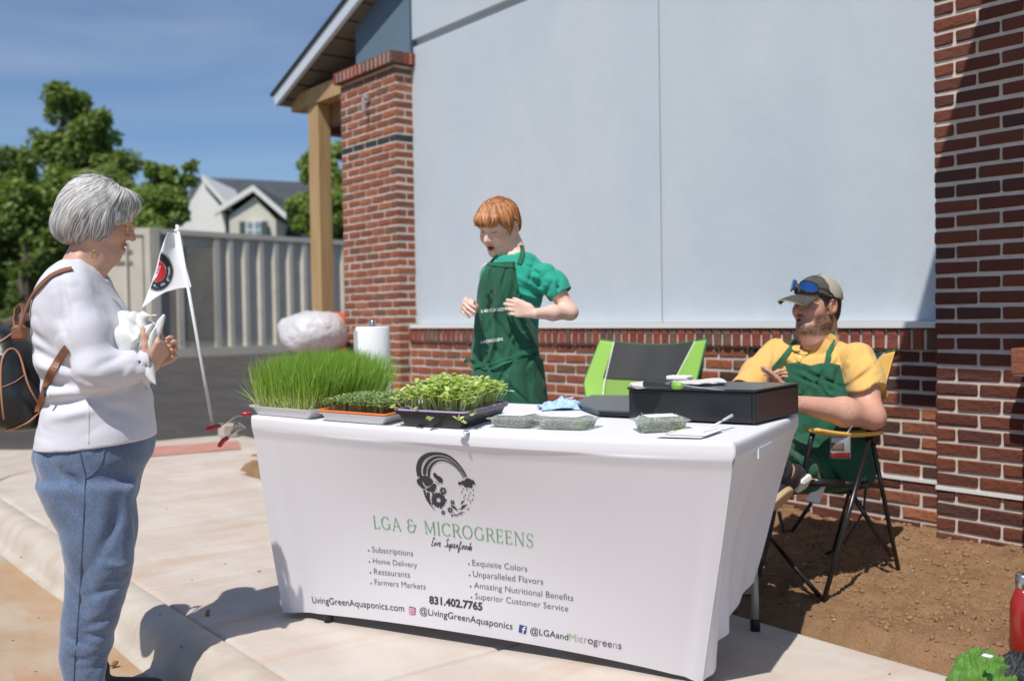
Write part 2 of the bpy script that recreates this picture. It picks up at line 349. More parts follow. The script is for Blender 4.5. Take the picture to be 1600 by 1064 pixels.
# ---- brickwork
CH, Z0 = .0677, .0323; BL = .2032; JW = .0125; JH = .0180
def brick_mesh(L_, D_, H_, seed, mat, b=.0045):
    rg = np.random.default_rng(seed); m = MB().rbox((0, 0, 0), (L_, D_, H_), b); v = np.concatenate(m.v); v = v + np.clip(rg.normal(0, .0015, v.shape), -.0024, .0024)
    return to_mesh('brick', v, m.f, mat)
BK = {}
def brick(parent, x, y, z, L_, D_, H_, mat, rg, yaw=0):
    key = (round(L_, 3), round(D_, 3), round(H_, 3), mat.name, rg.randrange(4))
    if key not in BK: BK[key] = brick_mesh(L_, D_, H_, hash(key[:3]) % 9999 + key[4] * 77, mat)
    o = bpy.data.objects.new('brick', BK[key]); COL.objects.link(o); o.parent = parent; a = ORG[parent.name]
    o.location = (x - a[0] + rg.uniform(-.001, .001), y - a[1] + rg.uniform(-.0020, .0008), z - a[2]); return o
# left pillar
LPX0, LPX1, PYF, WYF, SYF = -7.884, -6.97, 4.28, 4.395, 4.455
rg = random.Random(11); bh = CH - JH
pil = thing('brick_pillar', ((LPX0 + LPX1) / 2, 4.36, 0), 'tall red brick pillar with one row of black bricks and brick cap at the corner', 'pillar')
MB().box((LPX0 + .006, PYF + .0055, -.2), (LPX1 - .0035, SYF + .05, 3.155)).obj('mortar', M_MORTAR, pil)
ncourse = 46
for k in range(ncourse):
    z = Z0 + k * CH + JH / 2; mt = M_BLACK if k == 37 else M_BRICK
    if z < .28: continue                       # hidden below the table and plants
    if k % 2 == 0:
        xs = [LPX1 - (i + 1) * BL + (JW if True else 0) for i in range(4)]
        for i, x in enumerate(xs): brick(pil, LPX1 - BL * (i + 1) + JW, PYF, z, BL - JW, .092, bh, mt, rg)
        brick(pil, LPX0, PYF, z, BL / 2 - JW, .092, bh, mt, rg)
        if k > 13: brick(pil, LPX1 - .09, PYF + .103, z, .09, .068, bh, mt, rg)
    else:
        brick(pil, LPX1 - .0925, PYF, z, .0925, .171 if k > 13 else .108, bh, mt, rg)
        for i in range(4): brick(pil, LPX1 - .1016 - BL * (i + 1) + JW, PYF, z, BL - JW, .092, bh, mt, rg)
for i in range(15):      # corbelled cap, bricks on edge
    brick(pil, LPX1 - .005 - i * .0672, PYF - .05, 3.162, .0500, .12, .098, M_BRICK3, rg)
for i in range(3): brick(pil, LPX1 - .06, PYF + .078 + .0 + i * .0672 - .006, 3.162, .105, .0500, .098, M_BRICK3, rg)
MB().box((LPX0 - .03, PYF - .043, 3.170), (LPX1 + .037, SYF, 3.252)).obj('cap_mortar', M_MORTAR, pil)
hk = MB(); q = PY(575, 152, PYF - .01); hk.box(q - .02, q + .02); hk.tube([q, q + V3(.0, -.05, -.01), q + V3(.01, -.05, -.06)], .008, 6); hk.tube([q + V3(.01, -.05, -.05), q + V3(.01, -.05, -.12)], .018, 8)
tag(hk.obj('wall_hook', material('hook_metal', (.5, .5, .5), .4, metal=.6)), 'small metal bracket fixed high on the red brick pillar', 'bracket')

# base wall between the pillars
RPX = -2.367
bw = thing('base_wall', (-4.66, 4.45, 0), 'low red brick base wall with a row of upright bricks under the pale panel', 'wall')
MB().box((LPX1 - .003, WYF + .006, -.2), (RPX + .004, WYF + .12, 1.012)).obj('mortar', M_MORTAR, bw)
for k in range(13):
    z = Z0 + k * CH + JH / 2; x = LPX1 - (.1016 if k % 2 else 0)
    while x < RPX:
        a, c = max(x, LPX1 + .002), min(x + BL - JW, RPX)
        # nothing of the foot of the wall shows behind the table: build only what the photograph can see
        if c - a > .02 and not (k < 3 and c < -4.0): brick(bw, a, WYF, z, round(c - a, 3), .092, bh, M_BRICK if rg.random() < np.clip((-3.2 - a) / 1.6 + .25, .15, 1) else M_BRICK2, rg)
        x += BL
rw = thing('rowlock_course', (-4.66, 4.38, .91), 'row of upright brown bricks topping the low brick wall', 'brick course')
MB().box((LPX1 + .002, WYF - .014, .9165), (RPX - .002, WYF + .1, 1.008)).obj('mortar', M_MORTAR, rw)
x = LPX1 + .006
while x < RPX - .05: brick(rw, x, WYF - .024, .914, .0510, .10, .098, M_BRICK3, rg); x += .0672
fl = MB().box((LPX1 + .04, WYF - .035, 1.024), (RPX - .002, SYF + .01, 1.046)); fl.box((LPX1 + .04, WYF - .035, 1.016), (RPX - .002, WYF - .030, 1.024))
tag(fl.obj('ledge_flashing', M_FLASH), 'thin white flashing strip between bricks and pale stucco', 'flashing')
fs = MB().box((-3.6, WYF - .008, .288), (RPX - .002, WYF + .005, .304)); tag(fs.obj('weep_strip', M_FLASH), 'thin white metal strip low in the brick base wall', 'flashing')

# right pillar
rp = thing('brick_pillar', (-1.9, 4.4, 0), 'dark brown brick pillar half in shade behind the seated man', 'pillar')
MB().box((RPX + .006, PYF + .0062, -.2), (-1.345, SYF + .2, 4.2)).obj('mortar', M_MORTAR, rp)
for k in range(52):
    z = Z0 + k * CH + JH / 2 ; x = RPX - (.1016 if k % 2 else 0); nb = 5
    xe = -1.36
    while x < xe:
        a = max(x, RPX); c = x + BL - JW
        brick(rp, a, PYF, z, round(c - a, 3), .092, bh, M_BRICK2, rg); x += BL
fs = MB().box((RPX + .002, PYF - .008, .288), (-1.7, PYF + .005, .304)); tag(fs.obj('weep_strip', M_FLASH), 'thin white metal strip low in the dark brown brick pillar', 'flashing')
# projecting plinth at the right edge
pl = thing('brick_plinth', (-1.5, 4.2, 0), 'low sunlit brick plinth with thick cap at the right edge of the photo', 'plinth')
bx0 = -1.915
MB().box((bx0 + .006, 4.157, -.2), (-1.33, 4.27, .82)).obj('mortar', M_MORTAR, pl)
for k in range(12):
    z = Z0 + k * CH + JH / 2; x = bx0 - (.1016 if k % 2 else 0)
    while x < -1.55:
        a = max(x, bx0); brick(pl, a, 4.15, z, round(x + BL - JW - a, 3), .092, bh, M_BRICK, rg); x += BL
x = bx0 - .03
while x < -1.4: brick(pl, x, 4.10, .833, .15, .14, .105, M_BRICK, rg); x += .161
MB().box((bx0 - .022, 4.108, .825), (-1.32, 4.275, .935)).obj('mortar', M_MORTAR, pl)

# stucco panels
sp = thing('stucco_wall', (-4.6, 4.6, 1.05), 'large pale blue grey stucco wall panel above the brick base', 'wall')
GX = -4.213; GZ = 3.315
MB().rbox((LPX1 - .06, SYF, 1.046), (GX - .0045, SYF + .2, GZ), .004).obj('panel', M_STUCCO, sp)
MB().rbox((GX + .0045, SYF, 1.046), (RPX + .05, SYF + .2, GZ), .004).obj('panel', M_STUCCO, sp)
MB().rbox((LPX1 - .03, SYF - .012, GZ + .055), (GX - .0045, SYF + .2, 6.2), .004).obj('panel', M_STUCCO, sp)
MB().rbox((GX + .0045, SYF - .012, GZ + .055), (RPX + .05, SYF + .2, 6.2), .004).obj('panel', M_STUCCO, sp)
MB().box((LPX1 - .03, SYF + .035, 1.1), (RPX + .02, SYF + .21, 6.2)).obj('backing', M_STUCCO, sp)
MB().rbox((-1.34, SYF - .06, -.1), (3.2, SYF + .2, 6.2), .004).obj('panel', M_STUCCO, sp)
cx0, cx1 = PY(555, 50, 4.425)[0], PY(639.5, 50, 4.425)[0]
c_ = MB().rbox((cx0, 4.425, 3.254), (cx1, 4.9, 6.2), .006); tag(c_.obj('stucco_column', M_STUCCO2), 'slate blue stucco column above the red brick pillar', 'column')
c_ = MB().box((cx1 + .0, 4.43, 3.256), (cx1 + .012, 4.46, 6.2)); tag(c_.obj('corner_trim', material('dark_trim', (.05, .09, .14), .8)), 'dark blue trim strip beside the slate blue column', 'trim')
bd = MB().box((-7.8, 4.7, -.3), (3, 12, 6.1)); tag(bd.obj('building_core', M_STUCCO), 'body of the building behind the pale wall', 'building')
# entrance canopy over the right-hand side (its edge casts the slanting shade on the wall)
M_WHITEP = material('white_paint', (.55, .60, .66), .6, bump=.2); M_SOFF = material('soffit_brown', (.16, .135, .11), .8, vstretch=(1, 1, 1), var=(.13, .11, .09)); M_SHING = material('shingle_dark', (.035, .036, .04), .9, bump=.8, bscale=30, bdist=.01)
cn = thing('entrance_canopy', (-.2, 3.4, 3.6), 'flat entrance canopy high on the wall to the right of the man', 'canopy')
MB().box((-1.74, 2.68, 3.6), (2.6, 4.28, 3.78)).obj('canopy_slab', M_WHITEP, cn); MB().box((-1.70, 2.72, 3.78), (2.6, 4.28, 3.86)).obj('canopy_roof', M_SHING, cn)

# ---- porch gable at the left: rake board, soffit, beam, post
M_WOOD = material('post_pine', (.47, .31, .15), .7, var=(.38, .23, .10), vscale=3, vstretch=(8, 8, .7), bump=.3, bscale=30, aniso=(6, 6, .4)); M_WOOD2 = material('beam_brown', (.25, .13, .06), .75, var=(.18, .09, .04), vscale=4, vstretch=(1, 1, 6), bump=.3)
po = thing('porch_roof', (-8.6, 4.9, 3.3), 'gabled porch roof with pale rake board and brown soffit left of the building', 'roof')
A = PY(433, 150, 4.30); B = PY(556, -8, 4.30); dr = unit(B - A); B2 = B + dr * 1.6; nrm = unit(np.cross(dr, (0, 1, 0))); nrm = nrm if nrm[2] > 0 else -nrm
th = .115
def slope(y0, y1, off, t, mat, name, a=A, b=B2):
    m = MB(); m.prism([a + nrm * off + (0, y0 - 4.3, 0), b + nrm * off + (0, y0 - 4.3, 0), b + nrm * (off + t) + (0, y0 - 4.3, 0), a + nrm * (off + t) + (0, y0 - 4.3, 0)], (0, y1 - y0, 0)); return m.obj(name, mat, po)
slope(4.26, 4.30, -th, th, M_WHITEP, 'rake_board'); slope(4.24, 8.2, .001, .025, M_SHING, 'shingles', A - dr * .03); slope(4.301, 8.2, -.10, .10, M_SOFF, 'soffit')
m = MB(); m.prism([A - nrm * th, A - nrm * .0, A - nrm * .0 + (0, 3.9, 0), A - nrm * th + (0, 3.9, 0)], V3(-.02, 0, .005)); m.obj('eave_fascia', M_WHITEP, po)
for k in range(7):  # soffit boards
    a0 = A + dr * (.12 + k * .27) - nrm * .104; m = MB(); m.prism([a0, a0 + dr * .012, a0 + dr * .012 + (0, 3.8, 0), a0 + (0, 3.8, 0)], -nrm * .006); m.obj('board_joint', M_SHING, po)
MB().box((PY(455, 165, 4.42)[0], 4.42, 3.155), (-7.2, 4.57, 3.31)).obj('beam', M_WOOD, po)
MB().box((PY(474, 165, 4.56)[0], 4.665, 2.96), (PY(474, 165, 4.56)[0] + .16, 8.0, 3.15)).obj('beam', M_WOOD2, po)
pz = 3.0
MB().box((PY(474, 180, 4.46)[0], 4.575, 2.955), (-7.4, 4.66, 3.153)).obj('header_board', M_WOOD2, po)
q0, q1 = PY(495.5, 400, 4.50)[0], PY(521, 400, 4.50)[0]
post = thing('porch_post', ((q0 + q1) / 2, 4.5, 0), 'square yellow pine post holding up the porch beam', 'post')
q1 = PY(521, 400, 4.57)[0]; MB().rbox((q0, 4.43, -.05), (q1, 4.57, 3.153), .006).obj('shaft', M_WOOD, post)
MB().rbox((q0 - .02, 4.41, -.05), (q1 + .02, 4.59, .12), .006).obj('base_block', M_WOOD2, post)

# ---- shipping containers across the lot
M_CONT = material('container_beige', (.66, .60, .49), .7, var=(.57, .51, .42), vscale=1.2, var2=((.30, .22, .15), 3, .6, .8, .5), bump=.3, bscale=20); M_CONTD = material('container_panel', (.33, .29, .23), .7, var=(.23, .2, .16), vscale=2)
C0 = P(242, 558, 20.0); C1 = P(620, 548, 25.2); zb = .36; H_ = 2.62
ax = unit((C1 - C0) * V3(1, 1, 0)); nn = V3(ax[1], -ax[0], 0); nn = nn if nn @ FW < 0 else -nn; Lc = np.linalg.norm((C1 - C0)[:2])
ct = thing('shipping_container', C0 * V3(1, 1, 0) + (0, 0, zb), 'long beige corrugated shipping container across the lot', 'container')
o0 = V3(C0[0], C0[1], zb)
def cp(a, d_, z): return o0 + ax * a + nn * d_ + (0, 0, z)
def cbox(m, a0, a1, d0, d1, z0, z1, mi=0):
    M = np.stack([ax, nn, V3(0, 0, 1)], 1); return m.box((a0, d0, z0), (a1, d1, z1), mi, M, o0)
cbox(MB(), 0, Lc, -2.4, -.10, .15, H_ - .02).obj('body', M_CONT, ct)
cbox(MB(), 0, Lc, -.10, .0, .0, .19).obj('bottom_rail', M_CONT, ct); cbox(MB(), 0, Lc, -.10, .0, H_ - .11, H_).obj('top_rail', M_CONT, ct); cbox(MB(), 0, .16, -.12, .012, .0, H_ + .01).obj('corner_post', M_CONT, ct)
a = 1.75 ; pit = .40
cbox(MB(), .16, .55, -.10, -.05, .19, H_ - .11).obj('panel', M_CONTD, ct)
m = MB(); cbox(m, .62, 1.42, -.10, -.035, .35, H_ - .35); m.obj('panel', M_CONTD, ct)
for q in (.56, 1.44): cbox(MB(), q, q + .14, -.10, -.012, .19, H_ - .11).obj('rib', M_CONT, ct)
while a < Lc - .2:
    m = MB(); m.prism([cp(a, -.10, .19), cp(a + .06, -.012, .19), cp(a + .17, -.012, .19), cp(a + .235, -.10, .19)], (0, 0, H_ - .30)); m.obj('rib', M_CONT, ct); a += pit
# end wall with doors, seen beyond the corner
end = thing('shipping_container', C0 * V3(1, 1, 0) + (-.2, -1, zb), 'beige container end with vented doors behind the woman', 'container')
e0 = o0 - ax * .04; ex = -unit(np.array([FW[0], FW[1], 0]) * .15 + RT * V3(1, 1, 0)); ey = V3(-ex[1], ex[0], 0); ey = ey if ey @ FW > 0 else -ey
def ebox(m, a0, a1, d0, d1, z0, z1): return m.box((a0, d0, z0), (a1, d1, z1), 0, np.stack([ex, ey, V3(0, 0, 1)], 1), e0)
ebox(MB(), 0, 1.48, .06, 2.4, .1, H_).obj('body', M_CONT, end)
for a0, a1 in ((0, .12), (1.36, 1.48)): ebox(MB(), a0, a1, 0, .08, 0, H_).obj('corner_post', M_CONT, end)
ebox(MB(), .12, 1.36, 0, .07, H_ - .14, H_).obj('top_rail', M_CONT, end); ebox(MB(), .12, 1.36, 0, .07, 0, .16).obj('bottom_rail', M_CONT, end)
for a0 in (.16,):
    d_ = ebox(MB(), a0, a0 + 1.1, .02, .05, .18, H_ - .2).obj('door', M_CONT, end)
    for z in (1.9, 2.12): ebox(MB(), a0 + .2, a0 + .9, .0, .02, z, z + .07).obj('vent', M_CONTD, d_)
    for q in (.3, .8): m = MB(); m.tube([e0 + ex * (a0 + q) + (0, 0, .2) - ey * .01, e0 + ex * (a0 + q) + (0, 0, 2.35) - ey * .01], .02, 6); m.obj('lock_rod', M_CONT, d_)
ebox(MB(), .72, 1.0, -.012, .018, .80, 1.06).obj('sticker', material('blue_sticker', (.03, .06, .3), .5), end)

# ---- house far behind
M_SIDE = material('siding_cream', (.62, .58, .50), .8, bump=.3, bscale=8); M_SIDE2 = material('siding_white', (.74, .72, .68), .8); M_ROOF = material('roof_slate', (.05, .058, .07), .9, var=(.07, .078, .088), vscale=2); M_SHUT = material('shutter_green', (.05, .09, .08), .6); M_GLS = material('window_glass', (.22, .30, .33), .15, spec=.8)
hz = 54.0; Rh = unit(RT * V3(1, 1, 0)); Fh = unit(FW * V3(1, 1, 0))
def hp(px, py, dz=0): return P(px, py, hz + dz)
hs = thing('house', P(380, 520, hz + 4) * V3(1, 1, 0), 'cream house with slate roof and small green shuttered window', 'house')
base_z = 0.6
def wallpoly(name, pts, depth, mat, parent=hs): m = MB(); m.prism(pts, Fh * depth); return m.obj(name, mat, parent)
dn = lambda p: V3(p[0], p[1], base_z)
# main body with long ridge roof, ridge across the view
r0, r1 = hp(300, 281, 6), hp(530, 292, 6); e0_, e1 = hp(285, 372, -.5), hp(545, 372, -.5)
wallpoly('wall', [dn(hp(300, 372, 1)), dn(hp(530, 372, 1)), hp(530, 372, 1), hp(300, 372, 1)], 9, M_SIDE)
m = MB(); m.prism([r0, r1, e1, e0_], (0, 0, .18)); m.obj('roof', M_ROOF, hs)
# left gable end, pale wall facing the lot
gL = [hp(262, 372, -1.6), hp(318, 283, -1.6), hp(352, 335, -1.6), hp(352, 372, -1.6)]
wallpoly('wall', [dn(gL[0]), dn(gL[3]), gL[3], gL[2], gL[1], gL[0]], 6, M_SIDE2)
m = MB(); m.prism([gL[1] + (0, 0, .0) - Fh * .3, gL[2] + Rh * .4 - Fh * .3, gL[2] + Rh * .4 - Fh * .3 + (0, 0, .3), gL[1] - Fh * .3 + (0, 0, .3)], Fh * 7); m.obj('roof', M_SIDE2, hs)
# small front gable with window
g = [hp(340, 338, -2.6), hp(398, 300, -2.6), hp(446, 344, -2.6)]
wallpoly('wall', [dn(g[0] + Rh * .6), dn(g[2] - Rh * .5), g[2] - Rh * .5, g[1] - (0, 0, .25), g[0] + Rh * .6], 5, M_SIDE)
for a_, b_ in ((g[0] - Rh * .1, g[1]), (g[1], g[2] + Rh * .1)):
    m = MB(); m.prism([a_ - Fh * .35, b_ - Fh * .35, b_ - Fh * .35 + (0, 0, .30), a_ - Fh * .35 + (0, 0, .30)], Fh * .3); m.obj('rake_board', M_SIDE2, hs)
    m = MB(); m.prism([a_ - Fh * .05 + (0, 0, .24), b_ - Fh * .05 + (0, 0, .24), b_ - Fh * .05 + (0, 0, .36), a_ - Fh * .05 + (0, 0, .36)], Fh * 6); m.obj('roof', M_ROOF, hs)
wf = MB(); a_ = hp(384, 372, -2.9); b_ = hp(408, 346, -2.9); wv = abs((b_ - a_) @ Rh)
M3 = np.stack([Rh, Fh, V3(0, 0, 1)], 1)
wn = MB().box((0, 0, 0), (wv, .22, b_[2] - a_[2]), 0, M3, a_).obj('window', M_SIDE2, hs)
for i in range(2):
    for j in range(2): MB().box((.08 + i * wv / 2, -.03, .08 + j * (b_[2] - a_[2]) / 2), (wv / 2 - .03 + i * wv / 2, .0, (b_[2] - a_[2]) / 2 - .03 + j * (b_[2] - a_[2]) / 2), 0, M3, a_).obj('pane', M_GLS, wn)
for o_ in (-.30, wv + .04): MB().box((o_, -.03, 0), (o_ + .26, .2, b_[2] - a_[2]), 0, M3, a_).obj('shutter', M_SHUT, hs)

# ---- trees
M_LEAF = leafy('leaf_green', (.15, .225, .055), (.22, .28, .07), .34, tint=True); M_BARK = material('bark', (.12, .09, .065), .95, bump=.8, bscale=20, bdist=.01)
def leaves(centers, radii, n, size, seed, tone=1.0):
    rg = np.random.default_rng(seed); k = rg.choice(len(centers), n, p=np.array(radii) ** 2 / np.sum(np.array(radii) ** 2)); d_ = rg.standard_normal((n, 3)); d_ /= np.linalg.norm(d_, axis=1)[:, None]
    rad = np.array(radii)[k] * (0.35 + .75 * rg.random(n) ** .5); c = np.array(centers)[k] + d_ * rad[:, None] * np.array([1, 1, .8])
    nrm_ = unit_rows(d_ * .6 + np.array([0, 0, .7]) + .7 * rg.standard_normal((n, 3))); t = unit_rows(np.cross(nrm_, rg.standard_normal((n, 3)))); b2 = np.cross(nrm_, t); s_ = size * (0.6 + .8 * rg.random(n))[:, None]
    V = np.stack([c - t * s_, c + b2 * s_ * .55 - nrm_ * s_ * .15, c + t * s_, c - b2 * s_ * .55 - nrm_ * s_ * .15], 1).reshape(-1, 3)
    F = np.arange(4 * n).reshape(-1, 4); cl = np.array([rg.uniform(.82, 1.15) * np.ones(3) for _ in centers])[k]; cc = (cl * (.8 + .5 * rg.random((n, 1)))) * tone
    return V, F, np.repeat(cc, 4, 0)
def unit_rows(a): return a / np.maximum(np.linalg.norm(a, axis=1), 1e-9)[:, None]
def tree(name, label, px, Z, base, lobes, n, size, seed, tone=1.0, trunk=.16):
    """lobes: (px, py, radius_px) of the crown seen from the street, spread in depth"""
    rg = np.random.default_rng(seed); b0 = P(px, 520, Z); b0[2] = base; t = thing(name, b0, label, 'tree'); s_ = Z / FPX; cs = []; rs = []
    for (x, y, r) in lobes:
        dz = rg.uniform(-1, 1) * r * s_ * .9; c = P(x, y, Z + dz); m = max(4, int(10 * (r / 40)))
        for q in range(m * 2):
            d_ = rg.standard_normal(3); d_ /= np.linalg.norm(d_); cs.append(c + d_ * r * s_ * rg.uniform(.3, .85)); rs.append(r * s_ * rg.uniform(.26, .60))
    V, F, cc = leaves(cs, rs, n, size, seed, tone); mobj('crown', V, F, M_LEAF, t, cols=cc)
    top = P(lobes[0][0], lobes[0][1], Z); m = MB(); pts = [b0 + (top - b0) * q + V3(.1 * math.sin(q * 7), .1 * math.cos(q * 5), 0) for q in np.linspace(0, 1, 7)]; m.tube(pts, [trunk * (1 - .85 * q) for q in np.linspace(0, 1, 7)], 8); m.obj('trunk', M_BARK, t)
    lm = MB()
    for c in cs[::4]: a_ = b0 + (top - b0) * min(.9, max(.15, (c[2] - base) / (top[2] - base + .01) * .7)); lm.tube([a_, (a_ + c) / 2 + (0, 0, .1), c], [trunk * .3, trunk * .2, trunk * .06], 5)
    lm.obj('branches', M_BARK, t); return t
tree('maple_tree', 'tallest dark green tree rising behind the woman', 120, 31, .4, [(108, 165, 38), (92, 150, 22), (150, 200, 34), (125, 235, 60), (75, 230, 34), (170, 262, 42), (95, 300, 60), (160, 330, 62), (120, 390, 70), (60, 340, 45), (200, 350, 45), (190, 420, 55)], 70000, .085, 21)
tree('maple_tree', 'dense tree at the left edge of the photo', 10, 28, .4, [(20, 270, 38), (-15, 300, 50), (35, 330, 45), (0, 380, 60), (40, 420, 50), (-40, 360, 60), (10, 460, 50), (10, 500, 40), (60, 380, 40), (60, 460, 40)], 52000, .085, 22)
tree('maple_tree', 'lower loose tree between the woman and the house', 250, 27, .4, [(262, 275, 22), (240, 265, 16), (285, 285, 20), (298, 262, 12), (250, 310, 34), (215, 320, 34), (275, 330, 26), (235, 360, 34), (205, 380, 30)], 17000, .075, 23, 1.15, .10)
tree('maple_tree', 'light green tree behind the pine post', 510, 38, .5, [(508, 262, 34), (496, 250, 20), (525, 300, 36), (482, 330, 30), (510, 350, 40), (468, 352, 20), (540, 240, 26), (545, 330, 40)], 30000, .095, 24, 1.25)
tree('cypress_tree', 'slim dark cypress at the far left behind the backpack', 42, 22, .3, [(42, 380, 12), (40, 420, 20), (36, 460, 26), (30, 500, 30), (55, 440, 16)], 6000, .06, 25, .7)
tree('hedge_bush', 'low dark bush behind the containers', 150, 33, .3, [(0, 500, 36), (30, 480, 40), (70, 470, 44), (70, 420, 40), (120, 470, 44), (120, 430, 40), (170, 440, 44), (170, 400, 40), (215, 420, 36)], 30000, .12, 26, .8)
m = MB(); a_ = P(4, 512, 17); b_ = P(64, 500, 17.5); m.tube([a_, (a_ + b_) / 2 + (0, 0, .05), b_], .13, 8); tag(m.obj('felled_log', M_BARK), 'short brown log lying at the far left edge', 'log')
# wrapped pallet and orange barrel near the post
M_WRAP = material('plastic_wrap', (.62, .60, .61), .35, bump=.7, bscale=9, bdist=.05, spec=.6)
def blob(c, r, seed, amp=.12, n=26, sq=2.6):
    th_ = np.linspace(0, 2 * math.pi, n, endpoint=False); ph = np.linspace(0, math.pi, n // 2 + 1); T, Q = np.meshgrid(th_, ph, indexing='ij')
    d_ = np.stack([np.cos(T) * np.sin(Q), np.sin(T) * np.sin(Q), np.cos(Q)], -1).reshape(-1, 3); s_ = 1 / (np.sum(np.abs(d_) ** sq, 1) ** (1 / sq)); s_ = s_ * (1 + amp * fbm(d_ * 2.2 + seed, 3)); p = d_ * s_[:, None] * np.array(r) + np.array(c)
    i = np.arange(len(p)).reshape(n, n // 2 + 1); j = np.roll(i, -1, 0); F = np.stack([i[:, :-1], j[:, :-1], j[:, 1:], i[:, 1:]], -1).reshape(-1, 4); return p, F
c = P(490, 522, 8.6); v, F = blob(c, (.28, .28, .20), 3, .10); tag(mobj('wrapped_pallet', v, F, M_WRAP, smooth=True), 'bundle wrapped in cloudy white plastic beside the pine post', 'wrapped bundle')
mm = MB().box(c - (.27, .27, .98), c + (.27, .27, -.19)); tag(mm.obj('pallet', M_WOOD2), 'wooden pallet under the plastic wrapped bundle', 'pallet')
c = P(524, 508, 9.2); m = MB(); m.lathe(c - (0, 0, .95), [(.17, 0), (.17, .93), (.15, 1.0), (.08, 1.06), (.02, 1.07)], 20); tag(m.obj('traffic_barrel', material('orange_plastic', (.75, .13, .07), .5), smooth=True), 'rounded orange barrel top behind the plastic bundle', 'barrel')
m = MB(); a_ = PZ(356, 682, .0); m.rbox(a_ - (.07, .07, .0), a_ + (.07, .07, .12), .01); tag(m.obj('concrete_block', M_CURB), 'small pale concrete block on the far pavement behind the clamp', 'block')
# debris on the pavement
for (x, y, s_, l_) in ((325, 961, .016, 'small brown stone on the pavement beside the woman\'s shadow'), (178, 1040, .014, 'small brown clod in the gutter by the woman\'s leg')):
    p = PZ(x, y, 0 if y < 1000 else -.13); v, F = clod_mesh([p + (0, 0, s_ * .5)], [s_], int(x)); tag(mobj('stone', v, F, M_CLOD), l_, 'stone')
v, F = clod_mesh([PZ(402, 712, .0), PZ(398, 722, .0), PZ(408, 704, 0)], [.05, .035, .04], 77, .5); tag(mobj('soil_heap', v, F, M_CLOD), 'small heap of brown soil on the pavement behind the table', 'soil heap')
p = [PZ(x, y, .003) for x, y in ((260, 795), (300, 905), (352, 880), (405, 892), (250, 960), (284, 1010), (230, 800), (33, 870), (60, 965), (20, 1000), (430, 877), (1215, 1010), (1390, 1052))]; v, F = clod_mesh(p, [.006, .004, .005, .007, .006, .009, .004, .007, .005, .006, .008, .004, .004], 78, .3)
tag(mobj('grit', v, F, M_CLOD, org=(0, 0, 0)), 'bits of grit and dry leaf on the concrete', 'grit', kind='stuff')
# ================================================================== TABLE AND WHAT STANDS ON IT
M_CLOTH = material('table_cloth_white', (.735, .725, .765), .85, bump=.25, bscale=900, bdist=.0006, sheen=.1, bump2=(3.5, .006, (1, 1, .35)))
M_PRINT = material('print_charcoal', (.055, .05, .06), .9); M_PGREY = material('print_grey', (.13, .13, .15), .9); M_PGREEN = material('print_green', (.17, .42, .20), .9); M_PBLUE = material('print_blue', (.04, .07, .24), .8); M_PRED = material('print_magenta', (.66, .10, .20), .8); M_PORG = material('print_orange', (.80, .30, .16), .8); M_PPUR = material('print_purple', (.22, .08, .40), .8); M_PWHT = material('print_white', (.8, .8, .82), .9); M_PPINK = material('print_pink', (.58, .30, .28), .9); M_PLGRN = material('print_pale_green', (.40, .55, .36), .9)
TZ = .762
FL, FR, BR_ = V3(-3.355, 1.447, TZ), V3(-1.692, 2.052, TZ), V3(-2.022, 2.775, TZ); BLc = FL + (BR_ - FR)
FLb, FRb = V3(-3.432, 1.580, .012), V3(-1.966, 2.232, .006); BRb = V3(-2.135, 2.69, .20)
TU = unit(FR - FL); TV = unit(V3(-TU[1], TU[0], 0))
def sag(u): return -.0145 * np.sin(np.pi * np.clip(u, 0, 1))
def inb(p, mg=.03):      # keep a thing on the table, behind its front edge
    p = np.array(p, float); k = (p - FL) @ TV; return p + TV * max(0, mg - k) * V3(1, 1, 0)
def onT(x, y, mg=.03):
    z = TZ + .002
    for _ in range(6): p = PZ(x, y, z); z = TZ + .002 + float(sag((p - FL) @ TU / 1.77)) * (1 - .85 * float(np.clip((p - FL) @ TV / .79, 0, 1)))
    p = inb(PZ(x, y, z), mg); p[2] = TZ + .002 + float(sag((p - FL) @ TU / 1.77)) * (1 - .85 * float(np.clip((p - FL) @ TV / .79, 0, 1))); return p
table = thing('folding_table', (-2.7, 2.1, 0), 'folding table hidden under the white printed cloth', 'table')
M_LEGM = material('leg_grey_green', (.33, .35, .30), .4, metal=.2); M_RUB = material('rubber_black', (.02, .02, .02), .6)
mm = MB(); mm.prism([FL + (.03, .03, -.012), FR + (-.035, .01, -.012), BR_ + (-.02, -.03, -.012), BLc + (.02, -.02, -.012)], (0, 0, -.028)); mm.obj('table_top', M_PWHT, table)
def leg(a, b):
    m = MB(); m.tube([a, b + (0, 0, .25) + (a - b) * V3(.12, .12, 0), b + (0, 0, .12), b + (0, 0, .03)], [.013, .013, .0135, .0135], 12); o = m.obj('leg', M_LEGM, table, smooth=True); f_ = MB(); f_.lathe(b, [(.017, 0), (.0175, .035), (.015, .042)], 14); f_.obj('foot_cap', M_RUB, o, smooth=True)
lt = PZ(1180, 985, 0); leg(lt + (-.02, -.02, TZ - .04), lt)
leg(V3(-1.86, 2.28, TZ - .04), V3(-2.02, 2.30, 0)); leg(V3(-3.2, 1.62, TZ - .04), V3(-3.26, 1.68, 0)); leg(V3(-3.4, 2.1, TZ - .04), V3(-3.4, 2.05, 0))

